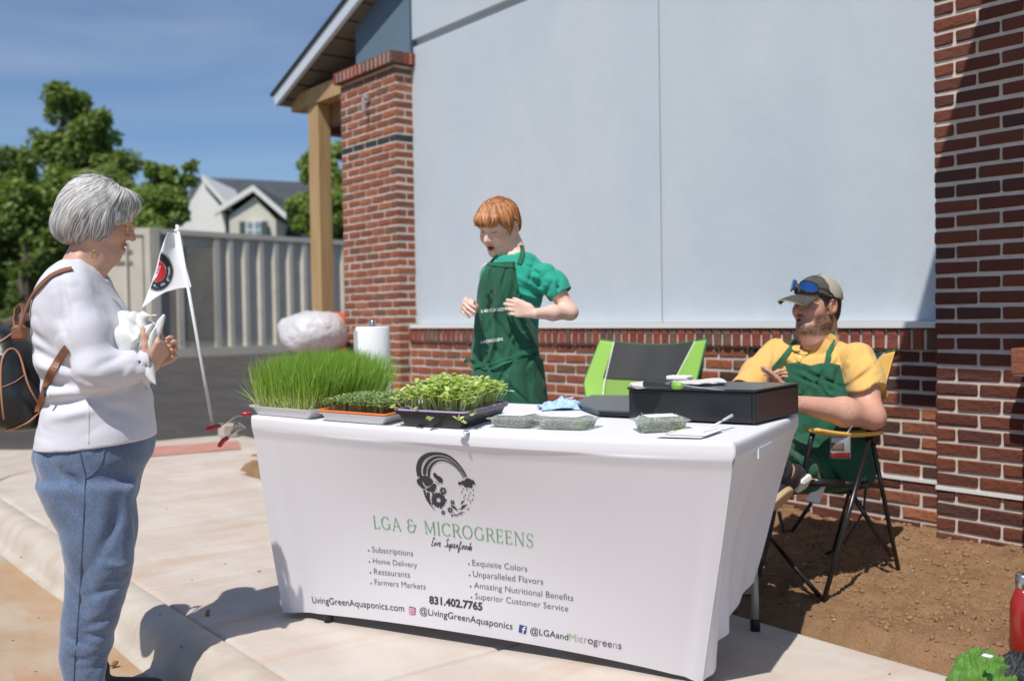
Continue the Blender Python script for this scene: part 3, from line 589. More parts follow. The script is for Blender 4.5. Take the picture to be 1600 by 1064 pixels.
# fitted cloth: top, edge band and stretched panels with pull folds towards the feet
BAND = .045
def qp(u, v):      # table top, u along the front, v to the back
    p = (FL * ((1 - u) * (1 - v))[:, None] + FR * (u * (1 - v))[:, None] + BR_ * (u * v)[:, None] + BLc * ((1 - u) * v)[:, None]); p[:, 2] += sag(u) * (1 - .85 * v) + .0008 * fbm(np.stack([u * 5, v * 3, 0 * u], 1), 2); return p
nF = unit(np.cross(FR - FL, (0, 0, -1))); nF = -nF if nF @ (0, -1, 0) < 0 else nF
def front(u, v):   # v 0 at the band's lower edge, 1 at the hem
    a = FL * (1 - u)[:, None] + FR * u[:, None]; a = a + V3(0, 0, -BAND) + sag(u)[:, None] * V3(0, 0, 1)
    b = FLb * (1 - u)[:, None] + FRb * u[:, None]; hem = .035 * np.sin(np.pi * u) ** .6 ; b[:, 2] += hem
    p = a * (1 - v)[:, None] + b * v[:, None]
    # folds: diagonal pulls from the upper corners to the feet, slack in the middle
    vl = np.clip(v * 1.0, 0, 1)
    f_ = -.030 * np.sin(np.pi * u) ** 2 * np.sin(np.pi * vl) ** 1.2
    def ridge(x, w_, a_): return a_ * np.exp(-(x / w_) ** 2)
    f_ += ridge(u - .012 - .030 * (1 - vl) - .018 * vl, .012, .010) * vl ** .8 - ridge(u - .055 - .02 * vl, .02, .008) * vl
    f_ += ridge(u - .988 + .004 * vl, .010, .008) * vl - ridge(u - .955 - .012 * vl, .014, .007) * vl * (1 - .3 * vl)
    f_ += .0016 * np.sin(u * 9 + v * 4) + .0012 * fbm(np.stack([u * 6, v * 2, 0 * u], 1), 2)
    return p + nF * f_[:, None]
def side(u, v):
    a = FR * (1 - u)[:, None] + BR_ * u[:, None] + V3(0, 0, -BAND)
    c = FRb * (1 - u)[:, None] + BRb * u[:, None]; c[:, 2] += .03 * np.sin(np.pi * u) ; c = c - TV * (.05 * np.sin(np.pi * u) ** 1)[:, None] * 0
    p = a * (1 - v)[:, None] + c * v[:, None]; n_ = unit(V3(1, .45, 0))
    def ridge(x, w_, a_): return a_ * np.exp(-(x / w_) ** 2)
    f_ = -.045 * np.sin(np.pi * u) * np.sin(np.pi * v) ** 1.0 + ridge(u - .12 - .10 * (1 - v), .045, .018) * v + ridge(u - .38 - .22 * (1 - v), .05, .014) * v ** 1.3 - ridge(u - .26 - .16 * (1 - v), .05, .016) * v + ridge(u - .07, .03, .012) * v ** 2 + .004 * np.sin(u * 22 + v * 6) * v
    return p + n_ * f_[:, None]
tc_ = thing('tablecloth', (-2.7, 2.1, 0), 'white stretched tablecloth printed with a wreath logo and green lettering', 'tablecloth')
us = np.linspace(0, 1, 90)
def strip_mesh(name, rows, mat, par, **k):
    A_ = np.stack(rows, 0); nr, nc, _ = A_.shape; i = np.arange(nr * nc).reshape(nr, nc); F = np.stack([i[:-1, :-1], i[:-1, 1:], i[1:, 1:], i[1:, :-1]], -1).reshape(-1, 4); return mobj(name, A_.reshape(-1, 3), F, mat, par, smooth=True, **k)
rows = []
vs_ = np.linspace(1, 0.0, 30); 
for v_ in vs_: r_ = qp(us, np.full(90, v_)); rows.append(r_)
# rounded front edge then band then panel
e = qp(us, np.zeros(90))
for dz, do in ((-.0015, .004), (-.006, .0068), (-.014, .0075), (-.028, .0070), (-.040, .0062), (-.0445, .0050)):
    rows.append(e + V3(0, 0, dz) + nF * do)
for v_ in np.linspace(.002, 1, 90): rows.append(front(us, np.full(90, v_)) + nF * .004 * max(0, 1 - v_ * 20))
strip_mesh('top_and_front', rows, M_CLOTH, tc_)
us2 = np.linspace(0, 1, 60); es = qp(np.ones(60), us2); nS = unit(V3(1, .45, 0)); rows = [es + (0, 0, .0)]
for dz, do in ((-.0015, .004), (-.006, .0068), (-.014, .0075), (-.028, .0070), (-.040, .0062), (-.0445, .0050)): rows.append(es + V3(0, 0, dz) + nS * do)
for v_ in np.linspace(.002, 1, 70): rows.append(side(us2, np.full(60, v_)) + nS * .004 * max(0, 1 - v_ * 20))
strip_mesh('side_panel', rows, M_CLOTH, tc_)
# rounded corner joining the two panels
cr = []
for v_ in np.linspace(0, 1, 60):
    if v_ < .06: dz = -.0445 * v_ / .06; a_ = FR + V3(0, 0, dz) + nF * .0072; b_ = FR + V3(0, 0, dz) + nS * .0072
    else: q = np.array([(v_ - .06) / .94]); a_ = front(np.array([1.0]), q)[0]; b_ = side(np.array([0.0]), q)[0]
    c_ = (a_ + b_) / 2 + unit(nF + nS) * .002; cr.append(np.array([a_, (a_ + c_) / 2 + unit(nF + nS) * .001, c_, (b_ + c_) / 2 + unit(nF + nS) * .001, b_]))
strip_mesh('corner_fold', cr, M_CLOTH, tc_)
lf = []      # left side panel
for v_ in np.linspace(0, 1, 30):
    q = us2; a = FL * (1 - q)[:, None] + BLc * q[:, None]; b = FLb * (1 - q)[:, None] + (BLc * V3(1, 1, 0) + V3(.06, -.1, .01)) * q[:, None]; lf.append(a * (1 - v_) + b * v_ - TU * .02 * math.sin(math.pi * v_) * -1)
strip_mesh('side_panel', lf, M_CLOTH, tc_)
# velcro tab patch on the side band
tb = MB(); tp_ = lambda u, z: (FR * (1 - u) + BR_ * u) + V3(0, 0, z) + nS * .009
tb.prism([tp_(.30, -.046), tp_(.50, -.046), tp_(.50, -.075), tp_(.30, -.075)], -nS * .012); tb.obj('hem_tab', M_CLOTH, tc_)

# ---- print on the front panel: every mark is laid on the cloth surface
def solve_uv(px, py):
    d_ = ray(px, py); u, v = .5, .5
    for _ in range(25):
        p = front(np.array([u]), np.array([v]))[0]; pu = front(np.array([u + 1e-4]), np.array([v]))[0]; pv = front(np.array([u]), np.array([v + 1e-4]))[0]
        A_ = np.stack([(pu - p) / 1e-4, (pv - p) / 1e-4, -d_], 1); s_ = np.linalg.solve(A_, CAMO + d_ * ((p - CAMO) @ FW) - p); u += s_[0]; v += s_[1]; u = min(1.1, max(-.1, u)); v = min(1.1, max(-.1, v))
    return u, v
PW, PH = np.linalg.norm(FR - FL), .715
def on_cloth(p2, o_uv, ang=0, sx=1, sy=1, lift=.0014):
    """p2: metres right/up from the anchor (u, v)"""
    p2 = np.asarray(p2, float); c, s = math.cos(ang), math.sin(ang); x = p2[:, 0] * sx; y = p2[:, 1] * sy
    X_ = x * c - y * s; Y_ = x * s + y * c; return front(o_uv[0] + X_ / PW, o_uv[1] - Y_ / PH) + nF * lift
def font_mesh(txt, size, bold=0, shear=0, space=1.0):
    cu = bpy.data.curves.new('t', 'FONT'); cu.body = txt; cu.size = size; cu.offset = bold; cu.shear = shear; cu.space_character = space; cu.resolution_u = 3
    o = bpy.data.objects.new('t', cu); COL.objects.link(o); dg = bpy.context.evaluated_depsgraph_get(); me = bpy.data.meshes.new_from_object(o.evaluated_get(dg)); bpy.data.objects.remove(o)
    v = np.array([q.co[:2] for q in me.vertices]); f = [tuple(p.vertices) for p in me.polygons]; bpy.data.meshes.remove(me); bpy.data.curves.remove(cu); return v, f
def lettering(txt, p0, p1, mat, bold=0, shear=0, asp=1.0, name='lettering', mf=None):
    """txt set between two photo anchors on the panel (baseline start and end)"""
    a = solve_uv(*p0); b = solve_uv(*p1); du = (b[0] - a[0]) * PW; dv = -(b[1] - a[1]) * PH; Lw = math.hypot(du, dv); ang = math.atan2(dv, du)
    v, f = (mf or font_mesh)(txt, .05, bold, shear) if mf is None else mf(txt); sc = Lw / (v[:, 0].max() - v[:, 0].min()); v = v - [v[:, 0].min(), 0]
    return mobj(name, on_cloth(v * sc * np.array([1, asp]), a, ang), f, mat, tc_)
# stroke letters (thin serif capitals and a brush script), drawn here as outlines of tapered strokes
def stroke(pts, w0, w1=None, n=1):
    pts = np.array(pts, float); w = np.linspace(w0, w1 if w1 is not None else w0, len(pts)) if not hasattr(w0, '__len__') else np.array(w0); d_ = np.gradient(pts, axis=0); d_ /= np.maximum(np.linalg.norm(d_, axis=1), 1e-9)[:, None]; nn_ = np.stack([-d_[:, 1], d_[:, 0]], 1)
    V = np.concatenate([pts + nn_ * w[:, None] / 2, pts - nn_ * w[:, None] / 2]); k = len(pts); return V, [(i, i + 1, k + i + 1, k + i) for i in range(k - 1)]
def join2(parts):
    V = []; F = []; n = 0
    for v, f in parts: V.append(v); F += [tuple(i + n for i in q) for q in f]; n += len(v)
    return np.concatenate(V), F
def arc(cx, cy, rx, ry, a0, a1, n=18): t = np.radians(np.linspace(a0, a1, n)); return np.stack([cx + rx * np.cos(t), cy + ry * np.sin(t)], 1)
TN, TK = .045, .095
def ser(x, y, w=.16): return stroke([(x - w / 2, y), (x + w / 2, y)], TN)
def arcw(cx, cy, rx, ry, a0, a1, n=22):
    p = arc(cx, cy, rx, ry, a0, a1, n); t = np.radians(np.linspace(a0, a1, n)); return stroke(p, TN + (TK - TN) * np.abs(np.cos(t)))
def G_(ch):
    v = lambda x, y0=0, y1=1, w=TK: stroke([(x, y0), (x, y1)], w); h = lambda y, x0, x1, w=TN: stroke([(x0, y), (x1, y)], w); dg = lambda a, b, w: stroke([a, b], w)
    if ch == 'L': return [v(.14), h(.022, .14, .52), v(.52, 0, .22, TN), ser(.14, .98), ser(.14, .022, .2)], .60
    if ch == 'G': return [arcw(.42, .5, .34, .48, 45, 318), v(.70, .10, .42), ser(.68, .42, .22), v(.66, .72, .95, TN)], .86
    if ch == 'A': return [dg((.08, 0), (.36, 1), TN), dg((.36, 1), (.68, 0), TK), h(.34, .2, .56), ser(.08, .022, .2), ser(.68, .022, .2)], .78
    if ch == '&': return [arcw(.30, .77, .20, .21, 20, 250), arcw(.32, .27, .27, .27, 100, 345), stroke([(.30, .54), (.72, .54)], TN), v(.66, .30, .66, TK * .8), stroke([(.58, .17), (.62, .34), (.80, .60)], TN)], .94
    if ch == 'M': return [v(.12, 0, 1, TN), dg((.12, 1), (.46, .12), TK), dg((.46, .12), (.80, 1), TN), v(.80), ser(.12, .022, .2), ser(.80, .022, .2), ser(.10, .98, .16), ser(.84, .98, .16)], .96
    if ch == 'I': return [v(.14), ser(.14, .022, .22), ser(.14, .98, .22)], .30
    if ch == 'C': return [arcw(.42, .5, .34, .48, 42, 318), v(.68, .74, .96, TN)], .78
    if ch == 'R': return [v(.14), ser(.14, .022, .22), ser(.10, .98, .14), h(.98, .1, .36), arcw(.36, .74, .20, .24, -90, 90), h(.5, .14, .36), dg((.36, .5), (.66, .02), TK), ser(.68, .022, .14)], .72
    if ch == 'O': return [arcw(.44, .5, .36, .48, 0, 360, 36)], .90
    if ch == 'E': return [v(.14), ser(.12, .022, .16), ser(.10, .98, .14), h(.022, .14, .54), h(.98, .14, .52), h(.52, .14, .44), v(.54, 0, .22, TN), v(.52, .8, 1, TN), v(.44, .42, .62, TN)], .64
    if ch == 'N': return [v(.13, 0, 1, TN), dg((.13, 1), (.70, 0), TK), v(.70, 0, 1, TN), ser(.13, .022, .2), ser(.72, .98, .2), ser(.10, .98, .14)], .86
    if ch == 'S': t = np.linspace(0, 1, 30); x = .30 + .20 * np.where(t < .5, np.cos(np.pi * (.25 + t * 2.5)), 0); P1 = arc(.29, .75, .19, .23, 30, 270, 16); P2 = arc(.29, .25, .21, .25, 90, -150, 16); pts = np.concatenate([P1, P2[1:]]); wd = TN + (TK - TN) * np.exp(-((np.arange(len(pts)) - 15) / 5.0) ** 2); return [stroke(pts, wd), v(.49, .74, .98, TN), v(.07, .02, .26, TN)], .60
    return [], .34
def serif_mesh(txt):
    x = 0; parts = []
    for ch in txt:
        g_, adv = G_(ch)
        for v, f in g_: parts.append((v + [x, 0], f))
        x += adv + .07
    return join2(parts)
lettering('LGA & MICROGREENS', (585, 825), (833, 855), M_PGREEN, mf=serif_mesh)
SCR = {  # joined handwriting: polylines on a unit x-height
 'L': [[(.5, 1.5), (.35, 1.9), (.15, 1.5), (.15, .6), (.0, .1), (.2, 0), (.7, .15)]], 'i': [[(0, .1), (.15, .9), (.1, .1), (.3, .1)], [(.22, 1.25), (.26, 1.35)]], 'v': [[(0, .8), (.15, .1), (.45, .9), (.6, .8)]], 'e': [[(0, .4), (.35, .7), (.2, 1.0), (.02, .5), (.2, .02), (.5, .3)]],
 'S': [[(.7, 1.6), (.4, 1.9), (.15, 1.4), (.5, .8), (.35, .1), (-.1, .2)]], 'u': [[(0, .9), (.05, .1), (.35, .2), (.42, .9), (.42, .1), (.6, .2)]], 'p': [[(0, .9), (-.08, -.9), (.05, .8), (.35, .9), (.35, .2), (.05, .1), (.5, .2)]], 'r': [[(0, .1), (.1, .95), (.3, .85), (.3, .3), (.5, .1)]], 'f': [[(0, .2), (.35, 1.7), (.15, 1.6), (.0, -.9), (.2, -.4), (.4, .3)]], 'o': [[(.35, .9), (.0, .6), (.15, .0), (.42, .4), (.3, .9), (.6, .8)]], 'd': [[(.35, .8), (.0, .5), (.15, 0), (.4, .5), (.6, 1.9), (.45, .1), (.65, .2)]], 's': [[(0, .1), (.2, .95), (.38, .4), (.2, 0), (.0, .1)]]}
def script_mesh(txt):
    x = 0; parts = []
    for ch in txt:
        for pl in SCR.get(ch, []):
            q = np.array(pl, float); t = np.linspace(0, len(q) - 1, len(q) * 5); r_ = np.stack([np.interp(t, range(len(q)), q[:, 0]), np.interp(t, range(len(q)), q[:, 1])], 1); r_[1:-1] = (r_[:-2] + r_[1:-1] + r_[2:]) / 3
            v, f = stroke(r_ * [1, 1] + [0, 0], .09 + .09 * np.abs(np.sin(np.arange(len(r_)) * .5))); v = v + np.stack([v[:, 1] * .25 + x, 0 * v[:, 1]], 1); parts.append((v, f))
        x += {' ': .8, 'i': .36}.get(ch, .62)
    return join2(parts)
lettering('Live Superfoods', (674, 852), (738, 860), M_PRINT, mf=script_mesh)
for t, a, b in (('Subscriptions', (582, 862), (646, 868.5)), ('Home Delivery', (583.5, 879.5), (652, 886.5)), ('Restaurants', (585, 896.5), (641, 902)), ('Farmers Markets', (586, 913), (665.5, 920.5)),
                ('Exquisite Colors', (738.5, 883), (824, 892.5)), ('Unparalleled Flavors', (739.5, 900.5), (849, 913)), ('Amazing Nutritional Benefits', (741, 918), (896, 938.5)), ('Superior Customer Service', (742.5, 935), (888, 955))):
    lettering(t, a, b, M_PGREY, bold=-.0004, asp=1.0)
    q = on_cloth(arc(0, .007, .0032, .0032, 0, 345, 12), solve_uv(a[0] - 5.5, a[1] + .5)); mobj('bullet', q, [tuple(range(12))], M_PRINT, tc_)
lettering('831.402.7765', (671, 942), (754, 953), M_PRINT, bold=.0016)
lettering('LivingGreenAquaponics.com', (489, 941), (632, 955), M_PRINT, bold=0)
lettering('@LivingGreenAquaponics', (656, 958), (801, 983), M_PRINT, bold=0)
hnd = '@LGAand'; lettering(hnd, (828.5, 989), (888, 999.5), M_PRINT, bold=0)
# second half of the handle changes colour letter by letter
def colour_word(chs, p0, p1, cl):
    a = solve_uv(*p0); b = solve_uv(*p1); du = (b[0] - a[0]) * PW; dv = -(b[1] - a[1]) * PH; ang = math.atan2(dv, du); full, _ = font_mesh(chs, .05); sc = math.hypot(du, dv) / (full[:, 0].max() - full[:, 0].min()); x = full[:, 0].min()
    for k, c_ in enumerate(chs):
        v, f = font_mesh(c_, .05); off = font_mesh(chs[:k + 1], .05)[0][:, 0].max() - v[:, 0].max(); v = (v + [off - x, 0]) * sc; mobj('lettering', on_cloth(v, a, ang), f, cl[k], tc_)
colour_word('Microgreens', (889.5, 999.7), (971, 1013.7), [M_PLGRN, M_PLGRN, M_PPINK, M_PPINK, M_PRINT, M_PGREY, M_PPINK, M_PGREY, M_PGREY, M_PPINK, M_PGREY])
# photo app badge and letter badge
def badge(px, py, s, parts_):
    uv = solve_uv(px, py)
    for k, (pl, mt) in enumerate(parts_): q = on_cloth(np.array(pl) * s, uv, -.10, lift=.0014 + .0005 * k); mobj('badge', q, [tuple(range(len(q)))], mt, tc_)
def rsq(r, c=.3, n=5): 
    o = []
    for (sx, sy, a0) in ((1, 1, 0), (-1, 1, 90), (-1, -1, 180), (1, -1, 270)): o += [((sx * (r - c)) + c * math.cos(R_(a0 + 90 * i / (n - 1))), (sy * (r - c)) + c * math.sin(R_(a0 + 90 * i / (n - 1)))) for i in range(n)]
    return o
circ = lambda r, cx=0, cy=0: [(cx + r * math.cos(a), cy + r * math.sin(a)) for a in np.linspace(0, 2 * math.pi, 18, endpoint=False)]
half = [p for p in rsq(1) if p[1] > -.05]; low = [(-1, 0.0), (-1, -.7), (-.7, -1), (.3, -1), (-.2, -.2)]
badge(644.5, 953.5, .0150, [(rsq(1), M_PRED), ([(1, .2), (1, .7), (.7, 1), (-.7, 1), (-1, .75), (0, .1)], M_PPUR), (low, M_PORG), (rsq(.72, .25), M_PWHT), (rsq(.58, .2), M_PRED), (circ(.40), M_PWHT), (circ(.26), M_PRED), (circ(.08, .40, .40), M_PWHT)])
badge(817, 982.5, .0150, [(rsq(1, .1), M_PBLUE), ([(.05, -1), (.35, -1), (.35, -.1), (.7, -.1), (.75, .22), (.35, .22), (.38, .5), (.75, .5), (.75, .8), (.2, .78), (.05, .5), (.05, .22), (-.2, .22), (-.2, -.1), (.05, -.1)], M_PWHT)])
# wreath logo: rainbow arches, flowers, cloud with rain, sprigs (photo anchors mapped onto the cloth)
LUV = solve_uv(697, 757)
def lz(x, y): return ((x - 697) * .00232, -(y - 757) * .00232 + (x - 697) * .00232 * .10)
def lg(pts): return [lz(620 + a / 7.6, 680 + b / 7.6) for a, b in pts]
def lpoly(pts, mat=M_PRINT, lift=.0014, nm='logo'): q = on_cloth(lg(pts), LUV, 0, lift=lift); return q
LP = []; LF = []; ln = [0]
def ladd(v2, f, lift=.0014):
    q = on_cloth(v2, LUV, 0, lift=lift); LP.append(q); LF.extend([tuple(i + ln[0] for i in g_) for g_ in f]); ln[0] += len(q)
def cat(pts, n=6):
    q = np.array(pts, float); k = len(q); o = []
    for i in range(k - 1):
        p0, p1, p2, p3 = q[max(0, i - 1)], q[i], q[i + 1], q[min(k - 1, i + 2)]
        for t in np.linspace(0, 1, n, endpoint=False): o.append(.5 * ((2 * p1) + (-p0 + p2) * t + (2 * p0 - 5 * p1 + 4 * p2 - p3) * t * t + (-p0 + 3 * p1 - 3 * p2 + p3) * t ** 3))
    o.append(q[-1]); return np.array(o)
def lstroke(pts, w): 
    q = cat(pts); q2 = np.array(lg([tuple(a) for a in q])); ws = np.interp(np.linspace(0, 1, len(q2)), np.linspace(0, 1, len(w)), w) * .00232 / 7.6; ladd(*stroke(q2, ws))
lstroke([(255, 480), (262, 380), (310, 285), (400, 225), (510, 205), (640, 225), (740, 290), (820, 390), (868, 495)], [62, 66, 60, 50, 36, 30, 25, 20, 17])
lstroke([(325, 460), (345, 385), (400, 310), (480, 262), (570, 250), (660, 275), (745, 340), (810, 420), (848, 500)], [42, 44, 38, 30, 22, 18, 15, 12, 11])
lstroke([(378, 485), (392, 415), (440, 345), (510, 300), (590, 290), (680, 320), (750, 375), (800, 445), (828, 510)], [32, 34, 28, 20, 16, 15, 12, 11, 10])
def lblob(cx, cy, r, pet=0, amp=.0, rot=0, sx=1, sy=1, n=40, lift=.0014):
    t = np.linspace(0, 2 * math.pi, n, endpoint=False); rr = r * (1 + amp * np.cos(pet * t + rot)); q = np.array(lg([(cx, cy)] + [(cx + sx * a * math.cos(b), cy + sy * a * math.sin(b)) for a, b in zip(rr, t)])); ladd(q, [(0, i + 1, (i + 1) % n + 1) for i in range(n)], lift)
def petal(cx, cy, a0, a1, r0, r1, w):  # elongated petal from the centre outwards
    a = R_((a0 + a1) / 2); d_ = np.array([math.cos(a), math.sin(a)]); n_ = np.array([-d_[1], d_[0]]); c = np.array([cx, cy]); q = [c + d_ * r0, c + d_ * (r0 + .3 * (r1 - r0)) + n_ * w * .35, c + d_ * (r0 + .75 * (r1 - r0)) + n_ * w * .5, c + d_ * r1 + n_ * w * .3, c + d_ * r1 * .96, c + d_ * r1 - n_ * w * .3, c + d_ * (r0 + .75 * (r1 - r0)) - n_ * w * .5, c + d_ * (r0 + .3 * (r1 - r0)) - n_ * w * .35]
    ladd(np.array(lg([tuple(i) for i in q])), [tuple(range(8))])
for pl in ([(262, 478), (330, 470), (400, 505), (425, 545), (400, 580), (350, 600), (310, 590), (290, 540), (255, 500)], [(215, 515), (250, 500), (280, 530), (285, 580), (310, 620), (280, 635), (250, 610), (215, 570), (206, 540)], [(312, 630), (360, 615), (430, 570), (460, 595), (440, 640), (405, 680), (370, 670), (320, 655)]):
    c = np.mean(pl, 0); q = np.array(lg([tuple(c)] + [tuple(a) for a in cat(pl + [pl[0]], 4)[:-1]])); ladd(q, [(0, i + 1, (i + 1) % (len(q) - 1) + 1) for i in range(len(q) - 1)])
lstroke([(285, 650), (300, 740), (335, 820), (395, 905)], [30, 26, 16, 3]); lstroke([(335, 680), (330, 740), (338, 800), (350, 850)], [44, 34, 20, 5])
for cx, cy, rx, ry, rt in ((468, 475, 24, 42, -28), (515, 520, 34, 50, -38)):
    t = np.linspace(0, 2 * math.pi, 24, endpoint=False); a = R_(rt); q = np.array(lg([(cx + rx * math.cos(b) * math.cos(a) - ry * math.sin(b) * math.sin(a), cy + rx * math.cos(b) * math.sin(a) + ry * math.sin(b) * math.cos(a)) for b in t])); ladd(q, [tuple(range(24))])
lstroke([(445, 540), (475, 562), (508, 592)], [4, 7, 3])
for k in range(14): petal(458, 775, k * 360 / 14, k * 360 / 14, 22, 98 if k % 3 else 112, 34)
for cx, cy, r in ((537, 660, 44), (640, 805, 28), (596, 900, 34), (500, 932, 27), (614, 968, 16)):
    for k in range(6): petal(cx, cy, k * 60 + 12, k * 60 + 12, r * .22, r * 1.05, r * .72)
for cx, cy, r in ((770, 572, 24), (820, 565, 34), (880, 550, 46), (925, 560, 34), (955, 578, 14), (850, 595, 34), (900, 605, 28), (870, 575, 44)): lblob(cx, cy, r, sy=.85, n=20)
for cx, cy in ((800, 640), (848, 655), (778, 678), (890, 688), (932, 655), (820, 715), (866, 722), (924, 716), (798, 742), (845, 765), (905, 770)): lstroke([(cx + 3, cy - 12), (cx, cy), (cx - 2, cy + 12)], [2, 13, 9])
lstroke([(610, 838), (650, 868), (700, 910)], [6, 30, 3]); lstroke([(665, 845), (668, 870), (690, 890)], [3, 10, 2]); lstroke([(640, 930), (650, 965), (690, 960), (730, 935), (790, 930)], [5, 16, 12, 14, 3]); lstroke([(740, 895), (770, 862), (830, 830)], [4, 34, 3]); lstroke([(745, 830), (770, 800), (805, 782)], [4, 22, 3]); lstroke([(708, 890), (735, 885), (760, 872)], [3, 12, 4]); lstroke([(812, 900), (840, 885), (850, 878)], [2, 14, 2]); lstroke([(735, 940), (742, 960), (738, 978)], [8, 6, 2]); lstroke([(868, 770), (878, 800), (870, 830)], [3, 8, 2])
mobj('wreath_logo', np.concatenate(LP), LF, M_PRINT, tc_)['kind'] = 'stuff'

# ---- trays of seedlings
M_TRAYW = material('tray_white', (.74, .73, .75), .45, bump=.15, bscale=40); M_TRAYK = material('tray_black', (.018, .02, .024), .35, bump=.2, bscale=60); M_ORNG = material('liner_orange', (.80, .17, .03), .5); M_PURP = material('liner_purple', (.36, .24, .46), .5); M_PEAT = material('peat', (.03, .02, .014), 1, bump=1, bscale=200, bdist=.006)
def tray(name, label, A_, B_, Ld, h, mats, liner=None, flare=.018, side_dir=None):
    """A_, B_: near bottom corners on the cloth; Ld: length to the back"""
    t = thing(name, (A_ + B_) / 2, label, 'tray'); ux = unit(B_ - A_); vy = side_dir if side_dir is not None else V3(-ux[1], ux[0], 0); W_ = np.linalg.norm(B_ - A_); Z_ = V3(0, 0, 1)
    def ring(g, z, rr=.012):
        o = []
        for (cx, cy, a0) in ((W_ + g - rr, Ld + g - rr, 0), (-g + rr, Ld + g - rr, 90), (-g + rr, -g + rr, 180), (W_ + g - rr, -g + rr, 270)):
            for k in range(4): a = R_(a0 + 30 * k); o.append(A_ + ux * (cx + rr * math.cos(a)) + vy * (cy + rr * math.sin(a)) + Z_ * z)
        return o
    def rings(name, L_, mat, par, closed_bottom=False):
        n = 16; vs = sum(L_, []); F = [(i * n + k, i * n + (k + 1) % n, (i + 1) * n + (k + 1) % n, (i + 1) * n + k) for i in range(len(L_) - 1) for k in range(n)]
        if closed_bottom: F.append(tuple(range(n))[::-1])
        return mobj(name, vs, F, mat, par)
    fl = flare; rings('body', [ring(0, 0), ring(fl * .75, h * .78), ring(fl * .8 + .006, h * .80), ring(fl * .9 + .007, h), ring(fl * .9 + .002, h), ring(fl * .7, h * .8), ring(0, .004)], mats, t, True)
    if liner: rings('liner_rim', [ring(fl * .9 + .006, h + .001), ring(fl * .9 + .009, h + .004), ring(fl * .9 + .004, h + .008), ring(fl * .7 - .003, h + .006), ring(fl * .5, h * .8)], liner, t)
    pe = ring(fl * .65, h * .82); m = MB(); m.add(pe, [tuple(range(16))]); m.obj('compost', M_PEAT, t)
    return t, (lambda a, b, z: A_ + ux * a + vy * b + Z_ * z), W_, ux, vy
M_BLADE = leafy('wheat_blade', (1, 1, 1), (.9, .95, .8), .4, .5, tint=True)
def blades(t, fn, W_, Ld, n, h, seed, spl=.16, tall=.2, mat=M_BLADE, extra=0):
    rg = np.random.default_rng(seed); K = 6; V = []; C = []; b = np.stack([rg.random(n) * W_, rg.random(n) ** .9 * Ld], 1)
    fr = np.stack([(b[:, 0] / W_ - .5) * 2, (b[:, 1] / Ld - .5) * 2], 1); lean = fr * np.abs(fr) ** 1.2 * .034 + rg.normal(0, .022, (n, 2)) + np.array([.010, 0]); hh = tall * (0.62 + .42 * rg.random(n)) * (1 - .10 * np.clip(np.abs(fr).max(1), 0, 1) ** 4)
    if extra: lean[:extra] = np.stack([-.09 - .10 * rg.random(extra), .02 + .12 * (rg.random(extra) - .6)], 1); b[:extra] = np.stack([rg.random(extra) * .01, rg.random(extra) * .10], 1); hh[:extra] = tall * rg.uniform(-.05, .8, extra)
    ph = rg.random(n) * 6.28; wd = .0009 + .0008 * rg.random(n); wd[:extra] = .0016; base = np.array([fn(x, y, .02) for x, y in b]); e1 = unit(fn(1, 0, 0) - fn(0, 0, 0)); e2 = unit(fn(0, 1, 0) - fn(0, 0, 0)); curl = rg.normal(0, .022, (n, 2))
    g0 = np.array([.85, .82, .62]); g1 = np.array([.46, .60, .15]); g2 = np.array([.26, .44, .09]); vr = rg.uniform(.75, 1.25, (n, 1)); ye = rg.random((n, 1)) * .35
    for k in range(K + 1):
        s = k / K; off = lean * (s ** 1.3)[None] if False else lean * s ** 1.4 + curl * math.sin(s * 3.1) * .8
        c = base + e1 * off[:, :1] + e2 * off[:, 1:] + np.array([0, 0, 1.0]) * (hh * (s - .10 * s ** 3))[:, None]; wv = (e1 * np.cos(ph)[:, None] + e2 * np.sin(ph)[:, None]) * (wd * (1.0 if s < .6 else max(.05, (1 - s) / .4)))[:, None]
        V.append(np.stack([c - wv, c + wv], 1)); col = g0 * (1 - min(1, s / .36)) + (g1 * (1 - s) + g2 * s) * min(1, s / .36); cc = np.clip(col * vr + ye * np.array([.10, .06, .01]) * s, 0, 1); C.append(np.stack([cc, cc], 1))
    V = np.stack(V, 1).reshape(n, (K + 1) * 2, 3); C = np.stack(C, 1).reshape(n, (K + 1) * 2, 3); fq = np.array([(2 * k, 2 * k + 1, 2 * k + 3, 2 * k + 2) for k in range(K)]); F = (np.arange(n)[:, None, None] * ((K + 1) * 2) + fq[None]).reshape(-1, 4)
    return tag(mobj('grass_blades', V.reshape(-1, 3), F, mat, t, cols=C.reshape(-1, 3), smooth=True), kind='stuff')
SD = unit(V3(-.54, .84, 0)); A1 = onT(394, 648, .024); B1 = onT(477, 655, .024)
t1, fn1, W1, _, _ = tray('wheatgrass_tray', 'white tray of tall green wheatgrass at the left end of the table', A1, B1, .50, .033, M_TRAYW, side_dir=unit(V3(-.445, .895, 0)))
blades(t1, fn1, W1, .485, 10000, 1, 31, tall=.232, extra=26)
A2 = onT(505, 657, .026); B2 = onT(595, 664, .026)
t2, fn2, W2, _, _ = tray('microgreen_tray', 'white tray with orange rim and short dense cress seedlings', A2, B2, .28, .030, M_TRAYW, M_ORNG, side_dir=SD)
M_CRESS = leafy('cress_leaf', (1, 1, 1), (.95, 1, .9), .3, .5, tint=True); M_SPR = leafy('sprout_leaf', (1, 1, 1), (.95, 1, .85), .35, .45, tint=True)
